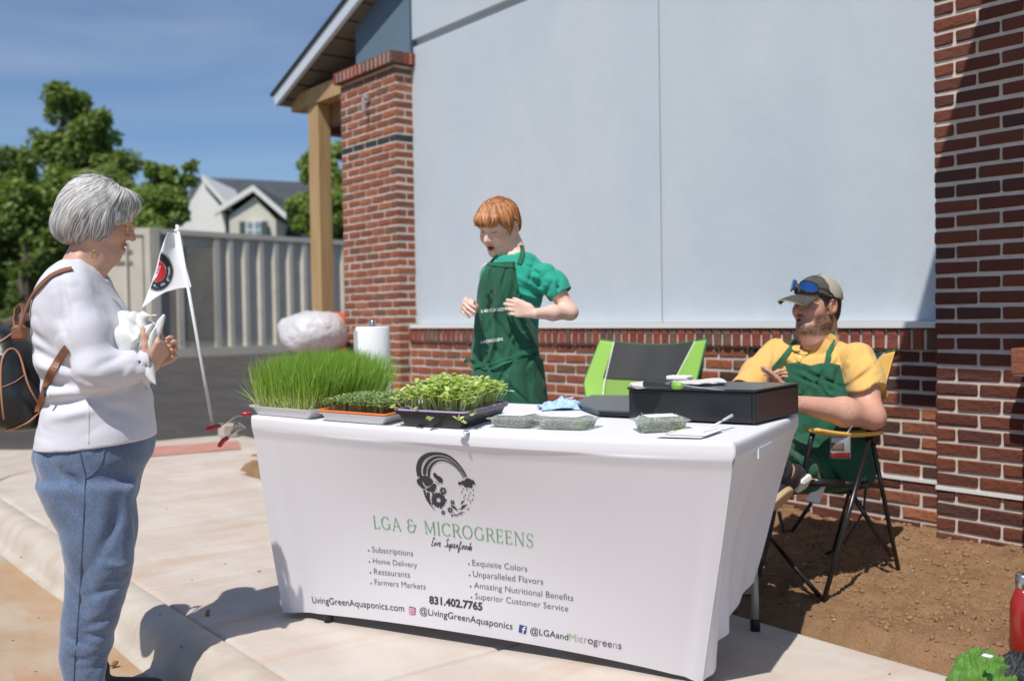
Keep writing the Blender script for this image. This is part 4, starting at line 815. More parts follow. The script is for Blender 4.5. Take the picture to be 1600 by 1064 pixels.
def sprouts(t, fn, W_, Ld, n, tall, leaf, seed, stemc, leafc, mat, stemw=.0009, lean0=.02, droop=0, mound=.0, over=.01):
    rg = np.random.default_rng(seed); b = np.stack([rg.uniform(-over * .3, 1, n) * W_, rg.random(n) * Ld], 1); fr = np.stack([(b[:, 0] / W_ - .5) * 2, (b[:, 1] / Ld - .5) * 2], 1); e1 = unit(fn(1, 0, 0) - fn(0, 0, 0)); e2 = unit(fn(0, 1, 0) - fn(0, 0, 0))
    lean = fr * np.abs(fr) ** 1.5 * over * 2.2 + rg.normal(0, lean0, (n, 2)); hh = tall * (.72 + .34 * rg.random(n)) * (1 - mound * np.clip(np.abs(fr).max(1), 0, 1) ** 3) ; base = np.array([fn(np.clip(x, 0, W_), y, .022) for x, y in b])
    kd = rg.random(n) < droop; lean[kd] = lean[kd] + fr[kd] * .03 + rg.normal(0, .012, (int(kd.sum()), 2)) + np.array([0, -.035]); hh[kd] *= rg.uniform(.0, .6, int(kd.sum()))
    K = 4; V = []; C = []; ph = rg.random(n) * 3.14; up = np.array([0, 0, 1.0]); vr = rg.uniform(.7, 1.2, (n, 1)); tips = None
    for k in range(K + 1):
        s = k / K; c = base + (e1 * lean[:, :1] + e2 * lean[:, 1:]) * s ** 1.6 + up * (hh * s + .02 * kd * math.sin(s * 3.14))[:, None]; wv = (e1 * np.cos(ph)[:, None] + e2 * np.sin(ph)[:, None]) * stemw
        V.append(np.stack([c - wv, c + wv], 1)); cc = np.clip((np.array(stemc) * (1 - s * .5) + np.array(leafc) * s * .5) * vr, 0, 1); C.append(np.stack([cc, cc], 1)); tips = c
    V = np.stack(V, 1).reshape(-1, 3); C = np.stack(C, 1).reshape(-1, 3); fq = np.array([(2 * k, 2 * k + 1, 2 * k + 3, 2 * k + 2) for k in range(K)]); F = (np.arange(n)[:, None, None] * ((K + 1) * 2) + fq[None]).reshape(-1, 4)
    # two or three cupped leaves at each tip
    LV = []; LFc = []; LC = []; base_n = len(V); cnt = 0
    for j in range(3):
        az = ph + j * 2.2 + rg.normal(0, .3, n); el = rg.uniform(-.1, .7, n); d_ = (e1 * np.cos(az)[:, None] + e2 * np.sin(az)[:, None]) * np.cos(el)[:, None] + up * np.sin(el)[:, None]; s_ = leaf * rg.uniform(.65, 1.2, n)[:, None]; sd_ = unit_rows(np.cross(d_, up)); nn_ = np.cross(sd_, d_)
        q = [tips, tips + d_ * s_ * .35 + sd_ * s_ * .30 + nn_ * s_ * .08, tips + d_ * s_ * .8 + sd_ * s_ * .32 + nn_ * s_ * .05, tips + d_ * s_ * 1.08 - nn_ * s_ * .05, tips + d_ * s_ * .8 - sd_ * s_ * .32 + nn_ * s_ * .05, tips + d_ * s_ * .35 - sd_ * s_ * .30 + nn_ * s_ * .08, tips + d_ * s_ * .55 - nn_ * s_ * .05]
        LV.append(np.stack(q, 1)); cc = np.clip(np.array(leafc) * rg.uniform(.65, 1.35, (n, 1)) * np.array([1, 1, 1]) + rg.random((n, 1)) * np.array([.05, .03, .0]), 0, 1); LC.append(np.repeat(cc[:, None], 7, 1))
    LV = np.concatenate(LV); LC = np.concatenate(LC).reshape(-1, 3); m_ = len(LV); ft = np.array([(6, 0, 1), (6, 1, 2), (6, 2, 3), (6, 3, 4), (6, 4, 5), (6, 5, 0)]); LF2 = (np.arange(m_)[:, None, None] * 7 + ft[None]).reshape(-1, 3)
    s1 = mobj('stems', V, F, mat, t, cols=C, smooth=True); s1['kind'] = 'stuff'; s2 = mobj('leaves', LV.reshape(-1, 3), LF2, mat, t, cols=LC, smooth=True); s2['kind'] = 'stuff'
sprouts(t2, fn2, W2, .28, 2400, .060, .0090, 41, (.46, .38, .26), (.27, .38, .19), M_CRESS, .0006, .008, mound=.22, over=.004)
A3 = onT(629, 666, .03); B3 = onT(720.5, 671, .03); Cc = PZ(757, 661, TZ + .003)
t3, fn3, W3, _, _ = tray('microgreen_tray', 'black tray with purple rim overflowing with sunflower shoots', A3, B3, .36, .050, M_TRAYK, M_PURP, .022, side_dir=SD)
sprouts(t3, fn3, W3, .36, 860, .120, .022, 51, (.78, .78, .56), (.50, .60, .28), M_SPR, .0014, .014, droop=.045, mound=.30, over=.008)

# ---- paper towel roll on its holder
pr = P(583, 560, 4.13); pr[2] = TZ - .008; ph_ = thing('paper_towel_holder', pr, 'upright paper towel roll on a steel stand behind the wheatgrass', 'paper towel roll')
M_PAPER = material('paper_towel', (.82, .82, .84), .95, bump=.6, bscale=140, bdist=.002); M_STEEL = material('brushed_steel', (.55, .54, .53), .3, metal=1)
m = MB(); m.lathe(pr, [(.07, .001), (.07, .012)], 28); m.obj('base', M_STEEL, ph_); m = MB(); m.lathe(pr, [(.013, .01), (.013, .335), (.011, .338)], 16); m.obj('rod', M_STEEL, ph_, smooth=True)
m = MB(); m.lathe(pr, [(.018, .018), (.068, .016), (.070, .02), (.071, .15), (.070, .308), (.068, .312), (.02, .312), (.02, .305)], 48); m.obj('roll', M_PAPER, ph_, smooth=True)
rows = []
for z in np.linspace(.02, .306, 8): rows.append(np.array([pr + RT * V3(1, 1, 0) * (-.067 * math.cos(a) - (.03 * (a / 1.2) ** 2) * (.55 + .45 * (1 - z / .3))) - FW * V3(1, 1, 0) * (.072 * math.sin(1.5 - a) - .0) + V3(0, 0, z - .02 * (a / 1.2) * (z / .3)) for a in np.linspace(1.25, -.25, 12)[::-1]]))
strip_mesh('loose_sheet', rows, M_PAPER, ph_)

# ---- clamshell packs of cut greens
M_CLEAR = material('clear_plastic', (.92, .94, .94), .22, trans=.80, ior=1.25, spec=.6); M_LABEL = material('paper_label', (.80, .80, .81), .7)
def greens_fill(t, fn, W_, Ld, n, h, seed, cols_):
    rg = np.random.default_rng(seed); c = np.array([fn(W_ * (.08 + .84 * rg.random()), Ld * (.08 + .84 * rg.random()), .004 + h * rg.random()) for _ in range(n)]); d_ = unit_rows(rg.standard_normal((n, 3)) * [1, 1, .5]); s_ = rg.uniform(.008, .018, (n, 1)); w_ = unit_rows(np.cross(d_, rg.standard_normal((n, 3)))) * .0022
    V = np.stack([c - d_ * s_, c + w_, c + d_ * s_, c - w_], 1).reshape(-1, 3); F = np.arange(4 * n).reshape(-1, 4); cc = np.array(cols_)[rg.integers(0, len(cols_), n)] * rg.uniform(.7, 1.3, (n, 1)); o = mobj('cut_greens', V, F, M_CRESS, t, cols=np.repeat(np.clip(cc, 0, 1), 4, 0)); o['kind'] = 'stuff'
def clamshell(label, A_, B_, Ld, h, cols_, seed, fh=.7):
    t = thing('clamshell_pack', (A_ + B_) / 2, label, 'plastic pack'); t['group'] = 'clear packs of cut greens on the table'; ux = unit(B_ - A_); vy = V3(-ux[1], ux[0], 0); W_ = np.linalg.norm(B_ - A_)
    fn = lambda a, b, z: A_ + ux * a + vy * b + V3(0, 0, z)
    def ring(g, z, rr=.022):
        o = []
        for (cx, cy, a0) in ((W_ + g - rr, Ld + g - rr, 0), (-g + rr, Ld + g - rr, 90), (-g + rr, -g + rr, 180), (W_ + g - rr, -g + rr, 270)):
            for k in range(6): a = R_(a0 + 18 * k); o.append(fn(cx + rr * math.cos(a), cy + rr * math.sin(a), z))
        return o
    def sh(name, L_, cap_, mat, par=t):
        n = 24; vs = sum(L_, []); F = [(i * n + k, i * n + (k + 1) % n, (i + 1) * n + (k + 1) % n, (i + 1) * n + k) for i in range(len(L_) - 1) for k in range(n)] + ([tuple(range(n))[::-1]] if cap_ < 0 else [tuple((len(L_) - 1) * n + k for k in range(n))]); return mobj(name, vs, F, mat, par, smooth=True)
    sh('tub', [ring(-.006, .001), ring(-.002, .003), ring(.006, h * .72), ring(.013, h * .74)], -1, M_CLEAR)
    sh('lid', [ring(.015, h * .75), ring(.014, h * .79), ring(.004, h * .80), ring(-.004, h * .97), ring(-.010, h)], 1, M_CLEAR)
    m = MB(); m.prism([fn(W_ * .15, Ld * .12, h + .0012), fn(W_ * .85, Ld * .12, h + .0012), fn(W_ * .85, Ld * .88, h + .0012), fn(W_ * .15, Ld * .88, h + .0012)], (0, 0, .0008)); m.obj('label', M_LABEL, t)
    greens_fill(t, fn, W_, Ld, 900, h * fh, seed, cols_)
clamshell('clear pack of dark mixed shoots beside the black tray', onT(766, 667), onT(822, 669.5), .11, .036, [(.26, .25, .21), (.6, .6, .56), (.75, .75, .73), (.36, .38, .30)], 61)
clamshell('clear pack of pale green cress in the middle of the table', onT(840, 670), onT(909, 672.5), .11, .036, [(.55, .62, .50), (.75, .80, .72), (.45, .52, .38)], 62)
clamshell('clear pack of fine green shoots in front of the black cash box', onT(1004, 677), onT(1073, 674), .11, .042, [(.48, .56, .34), (.66, .70, .5), (.34, .42, .22)], 63, .85)

# ---- crumpled blue tissue, scale, cash box, towel, knife, papers
def crumple(name, c, r, h, seed, mat, label, cat, n=46, fr=3.2, ax_=None):
    rg = np.random.default_rng(seed)
    def f(u, v):
        a = (u - .5) * 2; b = (v - .5) * 2; q = np.stack([a * fr, b * fr, 0 * a + seed], 1); rr = np.sqrt(a * a + b * b)
        z = h * np.clip(1 - rr ** 2 * .8, 0, 1) * (.45 + .9 * np.abs(fbm(q, 4))) + .002; x = a * r[0] * (1 + .18 * fbm(q + 9, 2)); y = b * r[1] * (1 + .18 * fbm(q + 5, 2))
        e1 = ax_ if ax_ is not None else RT * V3(1, 1, 0); e1 = unit(e1); e2 = V3(-e1[1], e1[0], 0); return c + e1 * x[:, None] + e2 * y[:, None] + V3(0, 0, 1) * z[:, None]
    v, F = grid_mesh(f, n, n); nv = len(v); o = mobj(name, v, F, mat, smooth=True, label=label, cat=cat); md = o.modifiers.new('thickness', 'SOLIDIFY'); md.thickness = .0012; return o
M_BLUE = material('blue_check_tissue', (.50, .64, .86), .9, var=(.22, .42, .75), vscale=60, bump=.4, bscale=120)
crumple('blue_tissue', onT(880, 638), (.085, .075), .040, 4, M_BLUE, 'crumpled blue and white cloth lying left of the dark scale', 'cloth', fr=1.7)
m = MB(); q = onT(884, 636); m.tube([q + (0, 0, .030), q + RT * .03 + (0, 0, .036)], .002, 5); tag(m.obj('twist_tie', M_LABEL), 'small white twig-like tie on top of the blue cloth', 'tie')
M_SCALE = material('scale_dark', (.07, .075, .085), .35, spec=.6); M_SCALE2 = material('scale_side', (.03, .03, .035), .4)
sc_ = thing('kitchen_scale', onT(950, 645), 'flat dark grey scale or closed tablet beside the black cash box', 'scale')
cs_ = [onT(896, 637), onT(934, 652), onT(1012, 655), onT(1040, 640), onT(1000, 626), onT(925, 625)]
def slab_poly(name, pts, z0, z1, mat, par, g=0): c = np.mean(pts, 0); pts = [p + (p - c) * g for p in pts]; m = MB(); m.prism([V3(p[0], p[1], pts[0][2] - .002 + z0) for p in pts], (0, 0, z1 - z0)); return m.obj(name, mat, par)
slab_poly('base', cs_, .004, .018, M_SCALE2, sc_, -.06); slab_poly('plate', cs_, .0185, .024, M_SCALE, sc_)
M_BOX = material('cash_box_black', (.015, .017, .020), .28, spec=.6, bump=.12, bscale=500, bdist=.0004); M_BOXS = material('cash_box_side', (.035, .033, .032), .22, spec=.7, metal=.3, bump=.1, bscale=300)
bA, bB, bC = onT(981.5, 655.5), onT(1180.5, 664.5), onT(1231.5, 641.5); ux = unit(bB - bA); vy = V3(-ux[1], ux[0], 0); bw_ = np.linalg.norm(bB - bA); bd_ = .34; M3b = np.stack([ux, vy, V3(0, 0, 1)], 1)
cb = thing('cash_box', (bA + bB) / 2, 'large black metal cash box at the right end of the table', 'cash box')
MB().rbox((.0, .004, .006), (bw_, bd_, .098), .003, 0, M3b, bA).obj('body', M_BOX, cb)
MB().rbox((-.003, -.003, .098), (bw_ + .003, bd_ + .003, .106), .003, 0, M3b, bA).obj('lid', M_BOX, cb)
MB().rbox((.012, -.001, .014), (bw_ - .012, .004, .088), .0015, 0, M3b, bA).obj('drawer_front', M_BOX, cb)
MB().rbox((bw_ + .0002, .006, .010), (bw_ + .0022, bd_ - .006, .095), .0006, 0, M3b, bA).obj('side_plate', M_BOXS, cb)
for sx in (.03, bw_ - .05):
    for sy in (.03, bd_ - .05): MB().box((sx, sy, 0), (sx + .02, sy + .02, .006), 0, M3b, bA).obj('foot', M_RUB, cb)
bt = bA[2] + .106 - .001
M_TOWEL = material('towel_cream', (.74, .70, .68), 1, bump=1, bscale=500, bdist=.003, sheen=.3); M_KNIFE = material('knife_handle', (.03, .032, .035), .4); M_KGRN = material('knife_green', (.22, .50, .05), .4); M_BLADEM = material('knife_blade', (.55, .62, .72), .25, metal=.8)
def tow(u, v):
    a = PZ(996, 609, bt); b = PZ(1142, 603, bt); e1 = unit(b - a); e2 = V3(-e1[1], e1[0], 0); Lw = np.linalg.norm(b - a)
    x = u * Lw; ang = v * 2 * math.pi; wob = fbm(np.stack([u * 6, np.cos(ang), np.sin(ang)], 1), 3); endf = np.clip(np.minimum(u, 1 - u) / .06, 0.02, 1) ** .5
    r1 = (.045 + .010 * wob) * endf; r2 = (.011 + .0035 * wob) * endf * (1 - .25 * np.sin(u * 3)); return a + e1 * x[:, None] + e2 * (.045 + np.cos(ang) * r1)[:, None] + V3(0, 0, 1) * (.0115 + np.sin(ang) * r2)[:, None]
v, F = grid_mesh(tow, 70, 28); tag(mobj('folded_towel', v, F, M_TOWEL, smooth=True), 'folded cream terry towel lying on top of the black cash box', 'towel')
kn = PZ(1006, 600, bt + .028); ke = PZ(1052, 602, bt + .028); ku = unit(ke - kn); kf = thing('knife', kn, 'knife with dark handle and green collar on the cream towel', 'knife')
kl = np.linalg.norm(ke - kn); m = MB(); m.tube([kn + ku * q * kl for q in (0, .04, .3, .7, 1)], [.006, .0115, .012, .0105, .010], 12); m.obj('handle', M_KNIFE, kf, smooth=True); m = MB(); m.tube([ke, ke + ku * .018, ke + ku * .032], [.0105, .011, .008], 12); m.obj('collar', M_KGRN, kf, smooth=True)
m = MB(); kv = V3(-ku[1], ku[0], 0); e_ = ke + ku * .032; m.prism([e_ - kv * .010, e_ + ku * .10 - kv * .012 - (0, 0, .006), e_ + ku * .135 + kv * .008 - (0, 0, .009), e_ + kv * .012], (0, 0, .0015)); m.obj('blade', M_BLADEM, kf)
m = MB(); q = PZ(1040, 594, bt); m.rbox((0, 0, 0), (.085, .05, .016), .004, 0, M3b, q); tag(m.obj('soap_dish', M_PAPER), 'small white box lid behind the knife on the cash box', 'box lid')
q = [onT(1010, 688, .03), onT(1082, 690, .03), onT(1128, 674), onT(1070, 668)]
nk = thing('paper_sheets', np.mean(q, 0), 'loose white and green paper sheets in front of the cash box', 'paper'); z0 = V3(0, 0, .003)
m = MB(); m.prism([p + z0 for p in q], (0, 0, .0012)); m.obj('sheet', M_LABEL, nk); m = MB(); c = np.mean(q, 0); m.prism([c + (p - c) * .62 - RT * .012 + z0 * 1.6 for p in q], (0, 0, .0012)); m.obj('green_flyer', material('flyer_green', (.38, .45, .24), .8), nk)
m = MB(); m.prism([p + z0 * 2.3 + RT * .018 - (p - c) * .15 for p in q], (0, 0, .0012)); m.obj('sheet', M_LABEL, nk)
a_, b_ = onT(1098, 680) + (0, 0, .010), onT(1144, 668) + (0, 0, .036); m = MB(); m.tube([a_, a_ + (b_ - a_) * .6, b_], [.003, .003, .005], 8); tag(m.obj('plastic_spoon', M_LABEL, smooth=True), 'white plastic spoon handle leaning over the papers', 'spoon')
# fallen seedling on the cloth
m = MB(); q = onT(667, 681); m.tube([q, q + RT * .02 + (0, 0, .004), q + RT * .035 - (0, .012, 0)], .0013, 5); m.tube([q + RT * .03 + (0, 0, .003), q + RT * .045 + V3(0, .01, .001)], .002, 5)
tag(m.obj('fallen_shoot', material('grey_root', (.30, .28, .34), .8)), 'single fallen shoot on the white cloth below the black tray', 'shoot')

# ---- spring clamp and flag at the left end
M_RED = material('red_vinyl', (.60, .02, .03), .3, spec=.6); M_CHR = material('chrome', (.62, .62, .60), .22, metal=1)
K0 = P(393, 645.5, 3.60); dK = lambda x, y, dz=0: P(x, y, 3.60 + dz)
cl_ = thing('spring_clamp', K0, 'steel spring clamp with red grips on the left table corner', 'clamp')
def flatbar(pts, w_, t_, mat, name, par=cl_):
    m = MB(); pts = [np.array(p) for p in pts]; T = [unit(pts[min(i + 1, len(pts) - 1)] - pts[max(0, i - 1)]) for i in range(len(pts))]; m.strip(pts, [unit(FW - t * (FW @ t)) * w_ for t in T], [unit(np.cross(t, FW)) * t_ for t in T]); return m.obj(name, mat, par)
flatbar([dK(344, 666), dK(354, 660), dK(366, 652), dK(372, 650), dK(380, 649.5)], .011, .0022, M_CHR, 'upper_jaw')
m = MB(); m.tube([dK(322.5, 671), dK(324, 670), dK(335, 667), dK(345, 665)], [.006, .0085, .0085, .007], 10); m.obj('upper_grip', M_RED, cl_, smooth=True)
m = MB(); m.tube([dK(377, 649), dK(381, 646.5), dK(392, 645.8)], [.006, .007, .006], 10); m.obj('jaw_tip', M_RED, cl_, smooth=True)
flatbar([dK(357, 684), dK(364, 676), dK(370, 669), dK(382, 668)], .010, .0025, M_CHR, 'lower_jaw')
m = MB(); m.prism([dK(360, 680, -.01), dK(364, 667, -.01), dK(372, 660, -.01), dK(383, 669, -.01), dK(371, 674, -.01)], FW * .02); m.obj('jaw_plate', M_CHR, cl_)
m = MB(); m.tube([dK(342.5, 698), dK(343, 696), dK(349, 688), dK(357, 683)], [.006, .0085, .0088, .007], 10); m.obj('lower_grip', M_RED, cl_, smooth=True)
m = MB(); m.tube([dK(368, 664, -.014), dK(368, 664, .014)], .008, 14); m.obj('spring_coil', M_CHR, cl_, smooth=True); m = MB(); m.tube([dK(366, 658), dK(369, 664), dK(362, 672), dK(360, 676)], .0015, 6); m.obj('spring_wire', M_CHR, cl_)
FZ = 3.62; fp0, fp1 = P(331.5, 660, FZ), P(276.5, 352, FZ + .08)
def fz_(y): return FZ + .08 * (660 - y) / 308
fg = thing('handheld_flag', fp0, 'small white flag with a round black and red emblem on a leaning white stick', 'flag')
M_STICK = material('stick_white', (.76, .76, .78), .4); m = MB(); m.tube([fp0, fp1], .0062, 12); m.obj('stick', M_STICK, fg, smooth=True); m = MB(); m.tube([P(332.5, 667, FZ), fp0], [.004, .0045], 10); m.obj('stick_end', M_CHR, fg, smooth=True)
m = MB(); fu = unit(fp1 - fp0); m.lathe(fp1 - fu * .004, [(.0045, 0), (.006, .004), (.005, .010), (.0095, .018), (.0115, .026), (.009, .033), (.003, .036)], 16, ax=fu); m.obj('finial', M_RUB, fg, smooth=True)
M_FLAG = material('flag_cloth', (.80, .80, .83), .8, bump=.25, bscale=350, bdist=.0008)
# flag drawn by its outline: pole edge, and free edge hanging in soft folds
pe = [(277, 360), (279, 371), (299, 448)]
def flagp(u, v):     # u 0 pole .. 1 free, v 0 top .. 1 bottom
    x0 = 276 + (299.5 - 276) * v; y0 = 363 + (449 - 363) * v; x1 = np.interp(v, [0, .25, .5, .75, 1], [268, 258.5, 246, 232, 224]); y1 = np.interp(v, [0, .25, .5, .75, 1], [366, 392, 424, 455, 482])
    lower = np.interp(u, [0, .25, .5, .75, 1], [449, 451.5, 457, 468, 482]); X_ = x0 + (x1 - x0) * u; Y_ = y0 + (y1 - y0) * u; Y_ = Y_ + (v ** 2) * (lower - (449 + 33 * u)) 
    dz = .020 * np.sin(u * 5.5 + v * 2.2) * u + .012 * np.sin(v * 7 + u * 3) * u - .03 * u; out = np.array([P(a, b, fz_(c)) for a, b, c in zip(X_, Y_, y0)]); return out + FW * dz[:, None]
v, F = grid_mesh(flagp, 40, 50); fo = mobj('banner', v, F, M_FLAG, fg, smooth=True); md = fo.modifiers.new('thickness', 'SOLIDIFY'); md.thickness = .0008
m = MB(); m.tube([P(273.5, 362, fz_(361)), P(280, 359, fz_(361))], .0075, 10); m.obj('sleeve_knot', M_FLAG, fg, smooth=True)
def fpx(px, py):   # photo point on the flag to (u, v)
    u, v = .5, .5
    for _ in range(30):
        f0 = np.array([*flag_px(u, v)]); fu_ = (np.array(flag_px(u + 1e-3, v)) - f0) / 1e-3; fv_ = (np.array(flag_px(u, v + 1e-3)) - f0) / 1e-3; s_ = np.linalg.lstsq(np.stack([fu_, fv_], 1), np.array([px, py]) - f0, rcond=None)[0]; u += s_[0] * .7; v += s_[1] * .7
    return u, v
def flag_px(u, v):
    p = flagp(np.array([u]), np.array([v]))[0] - CAMO; z = p @ FW; return 800 + FPX * (p @ RT) / z, 532 - FPX * (p @ UP) / z
ecx, ecy = 246.5, 424.0
def emb(pts, mat, name, lift):
    uv = np.array([fpx(*p) for p in pts]); ok = np.clip(uv, [0, 0], [.995, 1]); q = flagp(ok[:, 0], ok[:, 1]) - FW * lift; c = q.mean(0); q = np.concatenate([[c], q]); n = len(q) - 1; return mobj(name, q, [(0, i + 1, (i + 1) % n + 1) for i in range(n)], mat, fg)
def ringpts(r0, r1, a0, a1, n=14): return [(ecx + 0 + r * math.cos(R_(a)) * .86, ecy + r * math.sin(R_(a))) for r, a in [(r1, a) for a in np.linspace(a0, a1, n)] + [(r0, a) for a in np.linspace(a1, a0, n)]]
def ringmesh(r0, r1, a0, a1, mat, name, lift, n=26, cx=ecx, cy=ecy):
    A_ = []; 
    for r in np.linspace(r0, r1, 4):
        uv = np.array([fpx(cx + r * math.cos(R_(a)) * .80 - r * .28 * math.sin(R_(a)) * 0, cy + r * math.sin(R_(a)) - .0 * r) for a in np.linspace(a0, a1, n)]); uv = np.clip(uv, [0, 0], [.998, 1]); A_.append(flagp(uv[:, 0], uv[:, 1]) - FW * lift)
    return strip_mesh(name, A_, mat, fg)
M_INK = material('flag_ink', (.02, .02, .025), .8); M_FRED = material('flag_red', (.65, .03, .04), .8)
ringmesh(17.5, 29, -78, 118, M_INK, 'emblem_ring', .0025); ringmesh(30.2, 31.0, -78, 118, M_INK, 'emblem_line', .0025); ringmesh(.5, 16, -80, 128, M_FRED, 'emblem_disc', .0025)
emb([(247, 418), (252, 416), (246, 432), (240, 440), (238, 436)], M_PWHT, 'emblem_mark', .004); emb([(240, 428), (243, 427), (240, 436), (237, 440)], M_PWHT, 'emblem_mark', .004)
tx = 'n, va grown'; 
for k, ch in enumerate(tx[::-1]):
    if ch == ' ': continue
    a = -12 + k * 11.5; r = 23; v2, f2 = font_mesh(ch, 8.6, .02); c0 = np.array([(v2[:, 0].min() + v2[:, 0].max()) / 2, 2.2]); v2 = v2 - c0; th_ = R_(a - 90); 
    pts = [(ecx + r * math.cos(R_(a)) * .80 + (x * math.cos(th_) - (-y) * math.sin(th_)) * .85, ecy + r * math.sin(R_(a)) + (x * math.sin(th_) + (-y) * math.cos(th_))) for x, y in v2]
    uv = np.clip(np.array([fpx(*p) for p in pts]), [0, 0], [.998, 1]); mobj('lettering', flagp(uv[:, 0], uv[:, 1]) - FW * .004, f2, M_PWHT, fg)

# ---- chairs
M_FRAME = material('frame_black', (.012, .012, .013), .28, spec=.6); M_LIME = material('chair_lime', (.27, .49, .085), .75, bump=.3, bscale=600, bdist=.0006, bump2=(5, .01)); M_LIMEM = leafy('chair_mesh_lime', (.34, .54, .13), (.33, .52, .13), .35); M_CHAR = material('chair_charcoal', (.045, .045, .045), .7, bump=.4, bscale=300, bdist=.001); M_PIPE = material('piping_white', (.78, .80, .74), .7); M_DKG = material('edge_green', (.03, .14, .05), .7); M_YEL = material('chair_yellow', (.75, .45, .10), .75, bump=.3, bscale=500, bdist=.0006, bump2=(6, .01))
gy = 3.70; gc = (PY(938, 530, gy) + PY(1104, 530, gy)) / 2; gch = thing('folding_chair', V3(gc[0], gc[1] - .3, 0), 'empty lime green folding chair with dark mesh top behind the table', 'chair')
# backrest surface: photo-width top, curved, leaning back
TLc, TRc = PY(938, 531, gy), PY(1104, 530, gy)
def gback(u, v):
    x = TLc[0] * (1 - u) + TRc[0] * u; zt = TLc[2] * (1 - u) + TRc[2] * u - .030 * np.sin(np.pi * u) * (1 - v) ** 2; z = zt - v * .50; nar = np.interp(v, [0, .3, .45, .62, 1], [0, -.012, -.018, .045, .075]); x = x + (.5 - u) * 2 * nar * np.abs(2 * u - 1) ** 1.5
    y = gy + .055 * np.sin(np.pi * u) - .24 * v + .004 * np.sin(u * 20) ; return np.stack([x, y, z], 1)
def patch(name, f, mat, par, n=24, k=24, th=.004):
    v, F = grid_mesh(f, n, k); o = mobj(name, v, F, mat, par, smooth=True); md = o.modifiers.new('thickness', 'SOLIDIFY'); md.thickness = th; return o
e0 = lambda v: .125 + .05 * v - .0 * v; e0 = lambda v: np.interp(v, [0, .45, 1], [.118, .165, .19]); e1 = lambda v: 1 - np.interp(v, [0, .45, 1], [.112, .225, .24])
patch('side_panel', lambda u, v: gback(u * e0(v), v), M_LIME, gch); patch('side_panel', lambda u, v: gback(e1(v) + u * (1 - e1(v)), v), M_LIME, gch)
patch('mesh_top', lambda u, v: gback(e0(v * .17) + u * (e1(v * .17) - e0(v * .17)), v * .40), M_CHAR, gch); patch('mesh_back', lambda u, v: gback(e0(.17 + v * .83) + u * (e1(.17 + v * .83) - e0(.17 + v * .83)), .17 + v * .83), M_LIMEM, gch, th=.0012)
for ef in (e0, e1): m = MB(); q = np.linspace(0, 1, 24); m.tube(list(gback(ef(q), q) - np.array([0, .004, 0])), .0035, 6); m.obj('piping', M_PIPE, gch)
m = MB(); q = np.linspace(0, 1, 24); m.tube(list(gback(q, 0 * q)), .006, 6); m.obj('edge_binding', M_DKG, gch)
for s_ in (0, 1): m = MB(); q = np.linspace(0, 1, 20); m.tube(list(gback(0 * q + s_, q)), .005, 6); m.obj('edge_binding', M_DKG, gch)
xl, xr = TLc[0], TRc[0]
for x_, sg in ((xl, -1), (xr, 1)):
    m = MB(); m.tube([V3(x_ - sg * .03, gy + .01, .93), V3(x_ + sg * .012, gy - .10, .62), V3(x_ + sg * .012, gy - .20, .30), V3(x_, gy - .02, .02)], .010, 8); m.obj('back_tube', M_FRAME, gch, smooth=True)
    m = MB(); m.tube([V3(x_ + sg * .02, gy - .62, .60), V3(x_ + sg * .01, gy - .50, .02)], .010, 8); m.obj('leg', M_FRAME, gch, smooth=True)
    m = MB(); m.tube([V3(x_, gy + .02, .03), V3(x_, gy - .52, .40)], .010, 8); m.obj('leg', M_FRAME, gch, smooth=True)
    patch('armrest', lambda u, v, x_=x_, sg=sg: np.stack([x_ + sg * (.0 + .055 * (u - .35)), gy - .08 - v * .56, .64 - .02 * np.sin(np.pi * v) + .006 * np.sin(u * 3)], 1), M_LIME, gch, 6, 12, .012)
patch('seat', lambda u, v: np.stack([xl + .05 + u * (xr - xl - .1), gy - .22 - v * .42, .44 - .03 * np.sin(np.pi * u) * np.sin(np.pi * v)], 1), M_LIME, gch)

def QX(px, py, X): return PX(px, py, X)
mch = thing('folding_chair', V3(-2.5, 3.5, 0), 'yellow and black folding camp chair under the seated man', 'chair')
xs_ = -2.215
top_r = V3(xs_, 3.60, .60); feetF = PZ(1286, 948, .0); feetB = PZ(1405, 902, .0); XR = -2.80
FRf = PZ(1229, 855, .0)
def tb(name, pts, r=.0095, mat=M_FRAME, par=mch): m = MB(); m.tube(pts, r, 10); return m.obj(name, mat, par, smooth=True)
ap, bp_ = P(1359, 684, 3.86), P(1362, 684, 3.90)
tb('leg', [ap, feetF + (0, 0, .015)]); tb('leg', [bp_, feetB + (0, 0, .015)])
tb('leg', [P(1372, 684, 4.0), P(1330, 756, 4.05), P(1303, 858, 4.2), PZ(1300, 862, .03)], .008); 
tb('leg', [P(1192, 829, 3.95), P(1282, 932, 3.74)]); tb('leg', [P(1217, 799, 4.75), P(1229, 852, 4.68)]); tb('leg', [P(1267, 787, 4.5), P(1238, 828, 4.62), P(1226, 826, 4.66)]); tb('leg', [P(1230, 848, 4.66), P(1286, 866, 4.4), P(1305, 858, 4.25)], .008)
tb('cross_brace', [P(1319, 752, 4.0), P(1392, 868, 4.02)]); tb('cross_brace', [P(1280, 700, 4.1), P(1319, 752, 4.05)])
tb('side_rail', [P(1262, 752, 3.80), P(1318, 755, 3.84)], .016); tb('side_rail', [P(1318, 755, 3.84), P(1378, 760, 3.95)], .0105); tb('rail_joint', [P(1345, 757, 3.89), P(1356, 758, 3.91)], .016)
tb('arm_post', [P(1271, 673, 3.78), P(1264, 700, 3.78), P(1255, 745, 3.80)], .011); tb('foot', [feetF + (.0, .0, .006), feetF + (.03, -.02, .004)], .013, M_RUB); tb('foot', [feetB + (-.01, -.01, .012), feetB + (.03, .015, .004)], .014, M_RUB)
